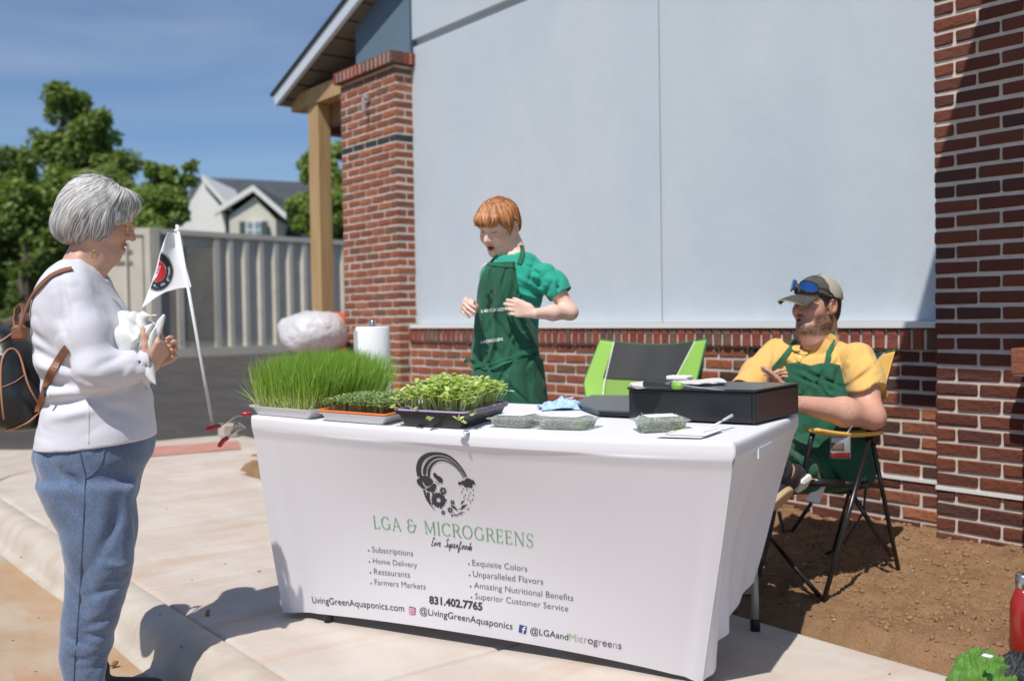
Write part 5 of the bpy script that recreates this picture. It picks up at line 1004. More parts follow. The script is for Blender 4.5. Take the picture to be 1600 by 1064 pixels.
tb('strap', [P(1368, 690, 4.0), P(1353, 760, 4.0), P(1349, 800, 4.02), P(1318, 850, 4.05)], .005, M_CHAR)
m = MB(); m.rbox((-.022, -.022, -.03), (.022, .022, .03), .006, 0, None, P(1363, 680, 3.90)); m.obj('bracket', M_RUB, mch)
def armr(u, v):   # yellow padded armrest
    a = P(1268, 669, 3.76); b = P(1370, 673, 3.90); e = unit(b - a); s_ = unit(np.cross(e, (0, 0, 1))); return a + np.outer(v, b - a) + np.outer((u - .5) * .075, s_) + np.outer(.004 * np.sin(u * 9) - .012 * np.sin(np.pi * v) - .0, (0, 0, 1))
patch('armrest', armr, M_YEL, mch, 10, 20, .014)
m = MB(); m.tube([P(1266, 671, 3.745), P(1300, 677, 3.78), P(1340, 680, 3.84), P(1374, 676, 3.92), P(1380, 655, 3.98)], .0035, 6); m.obj('armrest_binding', M_DKG, mch)
def mback(u, v):  # backrest behind his shoulder
    A_ = P(1398, 547, 4.16); B_ = A_ + V3(-.62, -.02, -.02); p = np.outer(1 - u, A_) + np.outer(u, B_); p[:, 2] -= v * .46 + .035 * np.sin(np.pi * u) * (1 - v); p[:, 1] += -.16 * v + .07 * np.sin(np.pi * u); p[:, 0] -= .045 * v * (1 - u) ; return p
patch('side_panel', lambda u, v: mback(u * np.interp(v, [0, .25, 1], [.085, .30, .32]), v), M_YEL, mch); patch('back_panel', lambda u, v: mback(np.interp(v, [0, .25, 1], [.09, .305, .33]) + u * (1 - np.interp(v, [0, .25, 1], [.09, .305, .33])), v), M_CHAR, mch)
m = MB(); q = np.linspace(0, 1, 20); m.tube(list(mback(q, 0 * q)), .0045, 6); m.obj('edge_binding', M_DKG, mch); m = MB(); m.tube(list(mback(np.interp(q * .5, [0, .25, 1], [.085, .30, .32]), q * .5)), .003, 6); m.obj('piping', M_PIPE, mch)
tb('back_tube', [mback(np.array([.03]), np.array([0.03]))[0] + (0, .02, 0), mback(np.array([.03]), np.array([.6]))[0] + (0, .02, 0), P(1362, 684, 3.97)], .008)
def mseat(u, v): A_ = V3(-2.27, 3.66, .47); p = np.stack([A_[0] - u * .50, A_[1] - v * .48, A_[2] - .05 * np.sin(np.pi * u) * np.sin(np.pi * v) + 0 * u - .06 * (1 - v)], 1); return p
patch('seat', mseat, M_YEL, mch)
patch('hanging_panel', lambda u, v: np.array([P(1287 + 34 * a + 10 * b, 706 + 42 * b, 3.98) for a, b in zip(u, v)]) + .008 * np.sin(u * 14)[:, None] * FW, M_YEL, mch, 14, 10, .003)
tgp = MB(); tgp.prism([P(1258, 781, 3.9), P(1272, 762, 3.9), P(1290, 760, 3.9), P(1280, 786, 3.9)], FW * .002); tgp.obj('care_label', M_LABEL, mch)
# drink pouch in the chair's side pocket
pk = thing('drink_pouch', P(1312, 716, 3.80), 'small grey and red drink pouch with straw hanging under the armrest', 'drink pouch')
M_FOIL = material('foil_grey', (.42, .42, .43), .3, metal=.5, bump=.3, bscale=30); M_PKR = material('pouch_red', (.22, .02, .025), .4); M_PKB = material('pouch_brown', (.16, .09, .07), .5)
def pz_(a, b, dz=0): return P(1297 + 31 * a, 681 + 35 * b, 3.80 + dz)
patch('pouch_body', lambda u, v: np.array([pz_(a, b, -.008 * math.sin(math.pi * a) * math.sin(math.pi * b)) for a, b in zip(u, v)]), M_FOIL, pk, 10, 10, .006)
patch('pouch_band', lambda u, v: np.array([pz_(a * .98 + .01, .74 + .24 * b, -.010 * math.sin(math.pi * a) * math.sin(math.pi * (.74 + .24 * b)) - .006) for a, b in zip(u, v)]), M_PKR, pk, 8, 6, .001); patch('pouch_picture', lambda u, v: np.array([pz_(.08 + a * .62, .30 + .34 * b, -.010 * math.sin(math.pi * (.1 + .6 * a)) * math.sin(math.pi * (.30 + .34 * b)) - .006) for a, b in zip(u, v)]), M_PKB, pk, 8, 6, .001)
m = MB(); m.tube([P(1319, 684, 3.80), P(1332, 664, 3.78)], .0028, 8); m.obj('straw', M_LABEL, pk)

# ---- red bottle and packed green bag at the lower right
bq = PZ(1600, 1043, .0); bt_ = thing('water_bottle', bq, 'tall red metal bottle standing on the soil at the right edge', 'bottle'); M_BRED = material('bottle_red', (.33, .018, .014), .25, spec=.6, coat=.3)
m = MB(); m.lathe(bq, [(.036, 0), (.040, .004), (.040, .17), (.038, .20), (.026, .235), (.022, .245)], 28); m.obj('body', M_BRED, bt_, smooth=True); m = MB(); m.lathe(bq, [(.021, .243), (.024, .247), (.024, .285), (.020, .29)], 24); m.obj('cap', M_STEEL, bt_, smooth=True)
m = MB(); m.lathe(bq, [(.0395, -.004), (.041, .0), (.041, .022), (.0402, .024)], 28); m.obj('base_ring', M_LABEL, bt_)
M_BAGG = material('nylon_green', (.075, .20, .012), .6, bump=.5, bscale=40, bdist=.003, sheen=.2); M_BAGK = material('nylon_black', (.018, .02, .022), .6, bump=.5, bscale=50, bdist=.003)
gb = thing('carry_bag', PZ(1545, 1110, 0), 'crumpled bright green and black carry bag at the bottom right corner', 'bag')
def folded(c, r, seed, fa):
    n = 120; T, Q = np.meshgrid(np.linspace(0, 2 * math.pi, n, endpoint=False), np.linspace(0, math.pi, n // 2 + 1), indexing='ij'); d_ = np.stack([np.cos(T) * np.sin(Q), np.sin(T) * np.sin(Q), np.cos(Q)], -1).reshape(-1, 3)
    w_ = d_ + .25 * np.stack([fbm(d_ * 1.5 + seed, 2), fbm(d_ * 1.5 + seed + 4, 2), fbm(d_ * 1.5 + seed + 8, 2)], 1); s_ = 1 + fa * 1.6 * (1 - 2.4 * np.abs(vnoise(w_ * np.array([7.5, 2.6, 2.2]) + seed))) + fa * .7 * (1 - 2 * np.abs(vnoise(w_ * np.array([5, 12, 5.]) + seed))); p = d_ * s_[:, None] * np.array(r) + c
    i = np.arange(len(p)).reshape(n, n // 2 + 1); j = np.roll(i, -1, 0); return p, np.stack([i[:, :-1], j[:, :-1], j[:, 1:], i[:, 1:]], -1).reshape(-1, 4)
c = PZ(1536, 1110, .0) + (0, 0, .055); v, F = folded(c, (.082, .075, .100), 12, .085); mobj('green_fabric', v, F, M_BAGG, gb, smooth=True)
c2 = c + RT * V3(1, 1, 0) * .095 + (0, 0, -.012); v, F = folded(c2, (.07, .08, .105), 15, .08); mobj('black_fabric', v, F, M_BAGK, gb, smooth=True)
c3 = c2 + RT * V3(1, 1, 0) * .06 + (0, 0, -.04); v, F = folded(c3, (.05, .06, .07), 18, .08); mobj('green_fabric', v, F, M_BAGG, gb, smooth=True)
m = MB(); q = P(1543, 1024, 2.62); m.rbox(q - V3(.012, .008, .002), q + V3(.012, .008, .002), .001); m.obj('tag', M_LABEL, gb)
# ================================================================== FIGURES: smooth distance fields meshed as one surface
def smin(a, b, k):
    h = np.maximum(k - np.abs(a - b), 0) / k; return np.minimum(a, b) - h * h * k * .25
def smax(a, b, k): return -smin(-a, -b, k)
def sd_ell(q, r): r = np.asarray(r, float); k0 = np.linalg.norm(q / r, axis=1); k1 = np.linalg.norm(q / (r * r), axis=1); return k0 * (k0 - 1) / np.maximum(k1, 1e-9)
def sd_cap(p, a, b, ra, rb):
    a = np.asarray(a, float); b = np.asarray(b, float); ba = b - a; pa = p - a; t = np.clip(pa @ ba / (ba @ ba + 1e-12), 0, 1); return np.linalg.norm(pa - t[:, None] * ba, axis=1) - (ra + (rb - ra) * t)
class Body:
    """prims: (fn, centre, bounding radius, blend, op)"""
    def __init__(s): s.p = []
    def add(s, fn, c, R, k=.01, op='u'): s.p.append((fn, np.asarray(c, float), R, k, op)); return s
    def cap(s, a, b, ra, rb, k=.012, op='u'):
        a = np.asarray(a, float); b = np.asarray(b, float); return s.add(lambda p: sd_cap(p, a, b, ra, rb), (a + b) / 2, np.linalg.norm(a - b) / 2 + max(ra, rb), k, op)
    def chain(s, pts, rs, k=.012):
        for i in range(len(pts) - 1): s.cap(pts[i], pts[i + 1], rs[i], rs[i + 1], k)
        return s
    def ell(s, c, r, M=None, k=.012, op='u'):
        c = np.asarray(c, float); M_ = np.eye(3) if M is None else M; return s.add(lambda p: sd_ell((p - c) @ M_, r), c, max(r), k, op)
    def __call__(s, P_, cull=None):
        d = np.full(len(P_), 1.0)
        for fn, c, R, k, op in s.p:
            if op == 'u':
                if cull is not None and np.linalg.norm(c - cull[0]) > R + cull[1] + k: continue
                e = fn(P_); d = smin(d, e, k)
            elif op == 's': d = smax(d, -fn(P_), k)
            elif op == 'i': d = smax(d, fn(P_), k)
            elif op == 'f': d = fn(P_, d)      # free form: relief, cuts
        return d
def grow(f, h, lo, hi, B=8, slack=1.35):
    """surface-net mesh of f < 0 in the box lo..hi with cell h, evaluated only near the surface"""
    lo = np.asarray(lo, float); hi = np.asarray(hi, float); nb = np.ceil((hi - lo) / (B * h)).astype(int); n = nb * B + 1
    D = np.ones(n, np.float32); bs = B * h; cx = [lo[i] + (np.arange(nb[i]) + .5) * bs for i in range(3)]; C = np.stack(np.meshgrid(*cx, indexing='ij'), -1).reshape(-1, 3); dc = np.concatenate([f(C[i:i + 40000]) for i in range(0, len(C), 40000)])
    idx = np.stack(np.unravel_index(np.arange(len(C)), nb), 1); act = np.abs(dc) < bs * .87 * slack + .004
    for (i, j, k), d0 in zip(idx[~act], dc[~act]):
        if d0 < 0: D[i * B:(i + 1) * B + 1, j * B:(j + 1) * B + 1, k * B:(k + 1) * B + 1] = -1
    g = np.arange(B + 1); G3 = np.stack(np.meshgrid(g, g, g, indexing='ij'), -1).reshape(-1, 3)
    A_ = idx[act]; sup = {}
    for a in A_: sup.setdefault(tuple(a // 2), []).append(a)
    for key, lst in sup.items():
        lst = np.array(lst); gi = (lst[:, None] * B + G3[None]).reshape(-1, 3); pts = lo + gi * h; c = lo + (np.array(key) * 2 + 1) * bs
        D[gi[:, 0], gi[:, 1], gi[:, 2]] = f(pts, (c, bs * 1.74 + .02)) if isinstance(f, Body) else f(pts)
    S = D < 0; nx, ny, nz_ = n
    cnt = np.zeros((nx - 1, ny - 1, nz_ - 1), np.int8)
    for dx in (0, 1):
        for dy in (0, 1):
            for dz in (0, 1): cnt += S[dx:nx - 1 + dx, dy:ny - 1 + dy, dz:nz_ - 1 + dz]
    ci = np.argwhere((cnt > 0) & (cnt < 8)); vid = -np.ones(cnt.shape, np.int64); vid[ci[:, 0], ci[:, 1], ci[:, 2]] = np.arange(len(ci)); del cnt
    acc = np.zeros((len(ci), 3)); num = np.zeros(len(ci)); off = [(x, y, z) for x in (0, 1) for y in (0, 1) for z in (0, 1)]
    for a in off:
        for ax in range(3):
            if a[ax] == 1: continue
            b = list(a); b[ax] = 1; da = D[ci[:, 0] + a[0], ci[:, 1] + a[1], ci[:, 2] + a[2]]; db = D[ci[:, 0] + b[0], ci[:, 1] + b[1], ci[:, 2] + b[2]]; m = (da < 0) != (db < 0); t = da / np.where(m, da - db, 1); pt = np.array(a, float)[None] + 0 * t[:, None]; pt = pt.copy(); pt[:, ax] += t; acc[m] += pt[m]; num[m] += 1
    V = lo + (ci + acc / num[:, None]) * h; Fs = []
    for ax in range(3):
        sl0 = [slice(None)] * 3; sl1 = [slice(None)] * 3; sl0[ax] = slice(0, -1); sl1[ax] = slice(1, None); s0, s1 = S[tuple(sl0)], S[tuple(sl1)]; e = np.argwhere(s0 != s1); u, v = (ax + 1) % 3, (ax + 2) % 3; e = e[(e[:, u] > 0) & (e[:, v] > 0) & (e[:, u] < n[u] - 1) & (e[:, v] < n[v] - 1)]
        def at_(du, dv): q = e.copy(); q[:, u] -= du; q[:, v] -= dv; return vid[q[:, 0], q[:, 1], q[:, 2]]
        q = np.stack([at_(1, 1), at_(0, 1), at_(0, 0), at_(1, 0)], 1); fl = s0[e[:, 0], e[:, 1], e[:, 2]]; q[~fl] = q[~fl][:, ::-1]; Fs.append(q)
    F = np.concatenate(Fs); F = F[(F >= 0).all(1)]; return V, F
def sgrad(f, p, e=.002):
    g = np.zeros_like(p)
    for i in range(3): d_ = np.zeros(3); d_[i] = e; g[:, i] = f(p + d_) - f(p - d_)
    return g / np.maximum(np.linalg.norm(g, axis=1), 1e-9)[:, None]
def onto(f, p, lift=0., it=5):
    p = np.array(p, float)
    for _ in range(it): p = p - sgrad(f, p) * (f(p) - lift)[:, None]
    return p
def frame(fwd, up=(0, 0, 1), roll=0):
    """columns: forward, left, up"""
    x = unit(fwd); y = unit(np.cross(up, x)); z = np.cross(x, y)
    if roll: c, s = math.cos(roll), math.sin(roll); y, z = y * c + z * s, z * c - y * s
    return np.stack([x, y, z], 1)
def head_sdf(q, mouth=0., male=False, nose=1.0, jaw=1.0):
    s = np.stack([q[:, 0], np.abs(q[:, 1]), q[:, 2]], 1)
    d = sd_ell(q - [-.012, 0, .028], (.100, .0785, .098)); d = smin(d, sd_ell(q - [.028, 0, -.030], (.064, .060, .088)), .03)
    d = smin(d, sd_cap(s, (-.008, .050 * jaw, -.060), (.060, .017 * jaw, -.100), .020 * jaw, .019 * jaw), .028)
    d = smin(d, np.linalg.norm(q - [.070, 0, -.099], axis=1) - .0185 * jaw, .02)
    d = smin(d, sd_ell(s - [.057, .036, -.026], (.034, .027, .030)), .018)
    d = smin(d, sd_cap(s, (.086, .010, .033), (.067, .046, .034), .0115, .010), .016)
    d = smax(d, -sd_ell(s - [.101, .033, .013], (.022, .021, .014)), .014)
    d = smin(d, np.linalg.norm(s - [.0755, .032, .011], axis=1) - .0135, .004)
    d = smin(d, sd_cap(q, (.088, 0, .020), (.1135 * nose + (1 - nose) * .09, 0, -.022), .0085, .0125), .012)
    d = smin(d, np.linalg.norm(s - [.101, .0125, -.0265], axis=1) - .0085, .007)
    d = smax(d, -(np.linalg.norm(s - [.107, .0065, -.036], axis=1) - .0032), .004)
    mo = .008 * mouth
    d = smin(d, sd_cap(s, (.0965, .000, -.0515 + mo * .2), (.083, .023, -.057), .0080, .0040), .008)
    d = smin(d, sd_cap(s, (.0940, .000, -.0665 - mo), (.082, .021, -.061 - mo * .5), .0088, .0042), .008)
    d = smax(d, -sd_ell(s - [.100, 0, -.0590 - mo * .5], (.020, .019, .0022 + mo * .62)), .004)
    d = smin(d, smax(sd_ell(s - [-.010, .0850, .000], (.0235, .0120, .035)), -sd_ell(s - [-.004, .0975, .003], (.0135, .0105, .023)), .005), .007)
    d = smin(d, np.linalg.norm(s - [-.002, .0800, -.030], axis=1) - .008, .008)
    return d
def head_tint(q, base, lip=(.78, .45, .42), brow=(.55, .42, .35), beard=None, blush=.06, lash=.45, mouth=0.):
    s = np.stack([q[:, 0], np.abs(q[:, 1]), q[:, 2]], 1); c = np.tile(np.array(base, float), (len(q), 1)); mo = .008 * mouth
    def mixin(w_, col): nonlocal c; w_ = np.clip(w_, 0, 1)[:, None]; c = c * (1 - w_) + c * np.array(col) * w_
    g = lambda cc, r: np.exp(-np.sum(((s - np.array(cc)) / np.array(r)) ** 2, 1))
    mixin(g((.07, .042, -.022), (.03, .022, .022)) * 1.2 * blush * 10, (1.0, .80, .76)); mixin(g((.112, 0, -.024), (.014, .013, .013)) * .7, (1.0, .82, .78))
    mixin(g((-.01, .088, 0), (.02, .012, .035)) * .7, (1.0, .78, .74))
    mixin(1.6 * g((.097, .0, -.0520), (.022, .019, .0050)) + 1.6 * g((.096, 0, -.0655 - mo), (.022, .018, .0062)), lip)
    mixin(1.7 * g((.09, .0, -.0590 - mo * .5), (.018, .018, .0026 + mo * .6)), (.22, .08, .07))
    mixin(1.8 * g((.086, .033, .036), (.03, .017, .0045)), brow); mixin(1.8 * g((.088, .033, .0085), (.02, .0135, .0020)), (lash,) * 3); mixin(1.0 * g((.086, .033, .0105), (.02, .019, .012)), (.86, .78, .76))
    mixin(2.0 * g((.107, .0065, -.036), (.006, .0035, .0030)), (.35, .22, .2))
    if beard is not None:
        w_ = 1 / (1 + np.exp(-((-.040 - .30 * np.clip(.055 - q[:, 0], -.1, .07) * -1) - q[:, 2]) / .004)); side = np.clip((np.abs(q[:, 1]) - .030) / .012, 0, 1) * np.clip((.062 - q[:, 0]) / .02 + 1, 0, 1); lo_ = (q[:, 2] < -.071) * 1.0; w_ = np.maximum(w_ * side, np.clip((-.070 - q[:, 2]) / .010, 0, 1)); w_ *= np.clip((q[:, 0] + .035) / .015, 0, 1) * np.clip((q[:, 2] + .135) / .02, 0, 1); mus = 1.3 * g((.095, .0, -.0415), (.02, .026, .0060)); w_ = np.clip(np.maximum(w_, mus), 0, 1); nz_ = .62 + .5 * np.clip(fbm(q * 260, 2) + .4, 0, 1); c = c * (1 - (w_ * nz_)[:, None] * .9) + np.array(beard) * (w_ * nz_)[:, None] * .9
        side2 = g((.012, .072, -.005), (.014, .02, .035)); c = c * (1 - side2[:, None] * .7) + np.array(beard) * side2[:, None] * .7
    c *= (1 + .05 * fbm(q * 55, 2) + .05 * fbm(q * 160, 2))[:, None]; return np.clip(c, 0, 1)
def hand(B_, wrist, fwd, nrm, thumb, s=1.0, curl=(.3, .3, .3, .3), spread=.06, tcurl=.3, tout=.7, first=None):
    """palm faces nrm; thumb side given by the vector thumb. curl: bend per joint, radians"""
    x = unit(fwd); y = unit(np.asarray(thumb) - x * (np.asarray(thumb) @ x)); n = unit(np.asarray(nrm) - x * (np.asarray(nrm) @ x) - y * (np.asarray(nrm) @ y)); w_ = np.asarray(wrist, float)
    Lk = [(.043, .026, .021), (.047, .030, .022), (.043, .028, .021), (.034, .021, .019)]; tips = []
    for i in range(4):
        kn = w_ + s * (x * (.088 - .005 * abs(i - 1) - .003 * i) + y * (.031 - .0205 * i) - n * (.003 * (i == 0)))
        B_.cap(w_ + s * (x * .012 + y * (.014 - .010 * i)), kn, s * .0155, s * .0115, .012)
        c0 = curl[i] if not hasattr(curl[i], '__len__') else curl[i][0]; cc = curl[i] if hasattr(curl[i], '__len__') else (curl[i], curl[i] * 1.25, curl[i] * .8); a = 0; p = kn; sp = spread * (1.5 - i); r = [.0098, .0088, .0080, .0068]
        if i == 3: r = [q * .88 for q in r]
        for j in range(3):
            a += cc[j]; d_ = (x * math.cos(sp) + y * math.sin(sp)) * math.cos(a) + n * math.sin(a); e = p + d_ * Lk[i][j] * s; B_.cap(p, e, s * r[j], s * r[j + 1], .0035 if j else .005); p = e
        tips.append(p)
    p = w_ + s * (x * .022 + y * .022 + n * .006); d_ = unit(x * math.cos(tout) + y * math.sin(tout) + n * .35); e = p + d_ * .044 * s; B_.cap(p, e, s * .0155, s * .0120, .012)
    p = e; d2 = unit(d_ + n * tcurl * .8 + x * tcurl * .5); e = p + d2 * .033 * s; B_.cap(p, e, s * .0115, s * .0102, .004); p = e; d3 = unit(d2 + n * tcurl * .6 + x * tcurl * .3); B_.cap(p, p + d3 * .024 * s, s * .0102, s * .0078, .004)
    return tips
def loft_fn(st, M, o, ex=2.3):
    """st rows: z, cx, cy, rx, ry in the frame M (fwd,left,up) at o"""
    st = np.array(sorted(st), float)
    zz = np.linspace(st[0, 0], st[-1, 0], 160)
    def sm(y): v = np.interp(zz, st[:, 0], y); k = np.ones(13) / 13; return np.convolve(np.pad(v, 6, 'edge'), k, 'valid')
    T = [sm(st[:, i]) for i in range(1, 5)]; z0, z1 = st[0, 0], st[-1, 0]
    def f(p):
        q = (p - o) @ M; z = q[:, 2]; cx, cy, rx, ry = [np.interp(z, zz, t) for t in T]; a = np.abs((q[:, 0] - cx) / rx); b = np.abs((q[:, 1] - cy) / ry); m = (a ** ex + b ** ex) ** (1 / ex); d = (m - 1) * np.minimum(rx, ry); return smax(smax(d, z - z1, .02), z0 - z, .02)
    return f
def loft(B_, st, M, o, k=.02, ex=2.3):
    st = [tuple(r) for r in st]; a = np.array(st, float); c = o + M @ np.array([a[:, 1].mean(), a[:, 2].mean(), a[:, 0].mean()]); R = math.sqrt(((a[:, 0].max() - a[:, 0].min()) / 2) ** 2 + (a[:, 3:].max() + np.abs(a[:, 1:3]).max()) ** 2) + .02; B_.add(loft_fn(st, M, o, ex), c, R, k); return B_
def creases(seeds, strength=1.0):
    """soft cloth folds: each seed (centre, direction, length, width, depth)"""
    S_ = [(np.asarray(c, float), unit(d_), l_, w_, a) for c, d_, l_, w_, a in seeds]
    def f(P_, d):
        pc = P_.mean(0); pr = np.abs(P_ - pc).max() * 1.75
        for c, u, l_, w_, a in S_:
            if np.linalg.norm((c - pc) - ((c - pc) @ FW) * FW * .85) > pr + 2.3 * max(l_, w_): continue
            q = P_ - c; q = q - (q @ FW)[:, None] * FW * .85; t = q @ u; r = q - t[:, None] * u; g_ = np.exp(-(t / l_) ** 2 - np.sum(r * r, 1) / w_ ** 2 * 1.0); d = d + strength * a * g_
        return d
    return f
def rand_creases(L_, n, box, Z, angs, seed, ln=(.03, .07), wd=(.006, .010), dp=(.006, .012)):
    rg = np.random.default_rng(seed)
    for _ in range(n):
        x = rg.uniform(box[0], box[2]); y = rg.uniform(box[1], box[3]); a = R_(angs[rg.integers(0, len(angs))] + rg.normal(0, 12)); L_.append((P(x, y, Z), RT * V3(1, 1, 0) / np.linalg.norm(RT[:2]) * math.cos(a) - V3(0, 0, 1) * math.sin(a), rg.uniform(*ln), rg.uniform(*wd) * 1.0, rg.uniform(*dp) * (1 if rg.random() < .7 else -.8)))
def wrinkle(amp, sc, seed=0, stretch=(1, 1, 1), M=None):
    st = np.array(stretch, float)
    def f(P_, d):
        q = (P_ if M is None else P_ @ M) * st; w0_ = vnoise(q * sc * .6 + seed); w_ = q * sc + .9 * np.stack([w0_, -w0_, w0_ * .5], 1); n_ = vnoise(w_ + seed); return d + amp * (1 - 2.2 * np.abs(n_))
    return f
def ribbons(name, parent, f, starts, flow, n_seg, step, width, lift, mat, cols, seed, org=None, lift_end=None):
    """flat locks of hair laid along the surface f = lift"""
    rg = np.random.default_rng(seed); p = onto(f, starts, 0, 4); n = len(p); L0 = rg.uniform(*lift, n); wd = width * rg.uniform(.6, 1.4, n); V = []; le = L0 if lift_end is None else rg.uniform(*lift_end, n); pts = []; ns = []
    for k in range(n_seg + 1):
        g = sgrad(f, p); pts.append(p.copy()); ns.append(g); fl = flow(p, g, k / n_seg); fl = fl - g * np.sum(fl * g, 1)[:, None]; fl = unit_rows(fl); p = p + fl * step; t = (k + 1) / n_seg; p = p - sgrad(f, p) * (f(p) - (L0 * (1 - t) + le * t))[:, None]
    for k in range(n_seg + 1):
        t = unit_rows(pts[min(k + 1, n_seg)] - pts[max(k - 1, 0)]); sd_ = unit_rows(np.cross(t, ns[k])); s = k / n_seg; ww = wd * (min(1, .25 + s * 4) * (1 - max(0, s - .55) / .45 * .93)); V.append(np.stack([pts[k] - sd_ * ww[:, None] - ns[k] * ww[:, None] * .6, pts[k] + ns[k] * ww[:, None] * .4, pts[k] + sd_ * ww[:, None] - ns[k] * ww[:, None] * .6], 1))
    V = np.stack(V, 1).reshape(n, (n_seg + 1) * 3, 3); fq = np.array([(3 * k + j, 3 * k + j + 1, 3 * k + j + 4, 3 * k + j + 3) for k in range(n_seg) for j in range(2)]); F = (np.arange(n)[:, None, None] * (n_seg + 1) * 3 + fq[None]).reshape(-1, 4); cc = np.array(cols)[rg.integers(0, len(cols), n)] * rg.uniform(.82, 1.15, (n, 1)); return V.reshape(-1, 3), F, np.repeat(np.clip(cc, 0, 1), (n_seg + 1) * 3, 0)
def hit(f, px, py, z0, z1=None):
    """where the sight line through a photo point meets the surface f"""
    r = ray(px, py); z = z0 - .5; nr = np.linalg.norm(r)
    for _ in range(60):
        p = CAMO + r * z; d = float(f(p[None])[0])
        if abs(d) < .0006: return p
        z += d / nr * .8
        if z > z0 + .75: break
    return onto(f, P(px, py, z0)[None], 0, 6)[0]
def hits(f, pts, n=30, lift=.001, sm=3):
    t = np.linspace(0, len(pts) - 1, n); q = np.array(pts, float); X = [np.interp(t, range(len(q)), q[:, i]) for i in range(3)]
    for _ in range(sm):
        for a in X: a[1:-1] = (a[:-2] + 2 * a[1:-1] + a[2:]) / 4
    c = np.array([hit(f, *v) for v in zip(*X)])
    for _ in range(2): c[1:-1] = (c[:-2] + 2 * c[1:-1] + c[2:]) / 4
    return c + sgrad(f, c, .005) * lift
def strap_px(f, pts, w_, th, lift=.002, n=40):
    c = hits(f, pts, n, lift); g = sgrad(f, c, .008)
    for _ in range(4): g[1:-1] = unit_rows(g[:-2] + g[1:-1] + g[2:])
    T = unit_rows(np.gradient(c, axis=0)); sd_ = unit_rows(np.cross(T, g)); m = MB(); m.strip(list(c), list(sd_ * w_ / 2), list(g * th / 2)); return m
def tube_px(f, pts, r, lift=.001, n=30): m = MB(); m.tube(list(hits(f, pts, n, lift)), r, 8); return m
def strap_on(f, pts, w_, th, lift=.002, n=40, up=None):
    """a flat band following the surface of f through the given points"""
    q = np.array(pts, float); t = np.linspace(0, len(q) - 1, n); c = np.stack([np.interp(t, range(len(q)), q[:, i]) for i in range(3)], 1)
    for _ in range(3): c[1:-1] = (c[:-2] + 2 * c[1:-1] + c[2:]) / 4
    c = onto(f, c, lift, 4); g = sgrad(f, c, .006)
    for _ in range(3): g[1:-1] = unit_rows(g[:-2] + g[1:-1] + g[2:]); c[1:-1] = (c[:-2] + 2 * c[1:-1] + c[2:]) / 4
    T = unit_rows(np.gradient(c, axis=0)); sd_ = unit_rows(np.cross(T, g)); m = MB(); m.strip(list(c), list(sd_ * w_ / 2), list(g * th / 2)); return m
M_SKIN = material('skin', (1, 1, 1), .5, bump=.25, bscale=700, bdist=.0004, tint=True, sub=.12, spec=.35)
M_HAIR = material('hair', (1, 1, 1), .42, tint=True, spec=.45, aniso=None, bump=.2, bscale=500, bdist=.0005)
def skin_obj(name, B_, h, lo, hi, tintf, parent):
    V, F = grow(B_, h, lo, hi); return mobj(name, V, F, M_SKIN, parent, smooth=True, cols=tintf(V))
def cloth_obj(name, B_, h, lo, hi, mat, parent, **k):
    V, F = grow(B_, h, lo, hi); return mobj(name, V, F, mat, parent, smooth=True, **k)
# ================================================================== THE WOMAN
RH = unit(RT * V3(1, 1, 0)); FH = unit(FW * V3(1, 1, 0)); ZU = V3(0, 0, 1)
def rotz(v, deg): a = R_(deg); return V3(v[0] * math.cos(a) - v[1] * math.sin(a), v[0] * math.sin(a) + v[1] * math.cos(a), v[2])
WK = 1.0
def PW(px, py, Z): return P(px, py, Z * WK)
WZ = 3.15; wo = PW(140, 800, WZ); wo[2] = -.132; wf = rotz(RH, 6); WM = frame(wf)
wom = thing('person', wo, 'grey haired woman in white long sleeved top and blue sweatpants holding a white bag', 'person')
def wl(px, py): q = PW(px, py, WZ) - wo; return q @ WM[:, 0], q[2]
def prof_st(rows, cy=0., o=None):
    st = []
    for py, b, f_, hw in rows: xb, z = wl(b, py); xf, z2 = wl(f_, py); st.append(((z + z2) / 2, (xb + xf) / 2, cy, (xf - xb) / 2, hw))
    return st
torso_rows = [(404, 96, 148, .075), (414, 80, 160, .135), (430, 62, 170, .168), (452, 50, 178, .182), (480, 43, 195, .188), (510, 41, 212, .188), (540, 43, 222, .184), (575, 49, 230, .180), (610, 56, 236, .182), (645, 54, 240, .192), (675, 47, 243, .200), (703, 41, 244, .205)]
torso_rows = [(y, b + 15, f - 1, h) for y, b, f, h in torso_rows]; torso_rows = [(y, (b + f) / 2 - (f - b) * .475, (b + f) / 2 + (f - b) * .485, h * .90) for y, b, f, h in torso_rows]
Sh = PW(114, 466, 3.01); El = PW(149, 580, 2.965); Wr = PW(232, 570, 3.04)
Sh2 = PW(118, 463, 3.31); El2 = PW(160, 578, 3.34); Wr2 = PW(236, 568, 3.20)
WHf = unit(rotz(RH, 10) * math.cos(R_(17)) - ZU * math.sin(R_(17))); WHM = frame(WHf); WHc = PW(157, 347, WZ); WHs = .93
body = Body(); hf = lambda p: head_sdf((p - WHc) @ WHM / WHs, .25, nose=1.02) * WHs
body.add(hf, WHc, .17, .01)
body.cap(PW(122, 432, WZ), PW(148, 375, WZ), .064, .056, .03); body.cap(PW(150, 420, WZ), PW(172, 396, WZ), .035, .028, .03)     # neck, under the chin
loft(body, [(z, cx, cy, rx - .030, ry - .026) for z, cx, cy, rx, ry in prof_st(torso_rows)], WM, wo, .03)
for s_, e_, w_ in ((Sh, El, Wr), (Sh2, El2, Wr2)): body.chain([s_, e_, w_], [.046, .040, .029], .02)
h1 = hand(body, PW(231, 573, 3.03), RH * .50 + ZU * .75 + FH * .15, -RH * .75 + ZU * .35 + FH * .35, -FH * .8 - RH * .3 + ZU * .3, .92, ((.75, .95, .6), (.85, 1., .6), (.9, 1.05, .6), (.95, 1.1, .7)), .05, .5, .6)
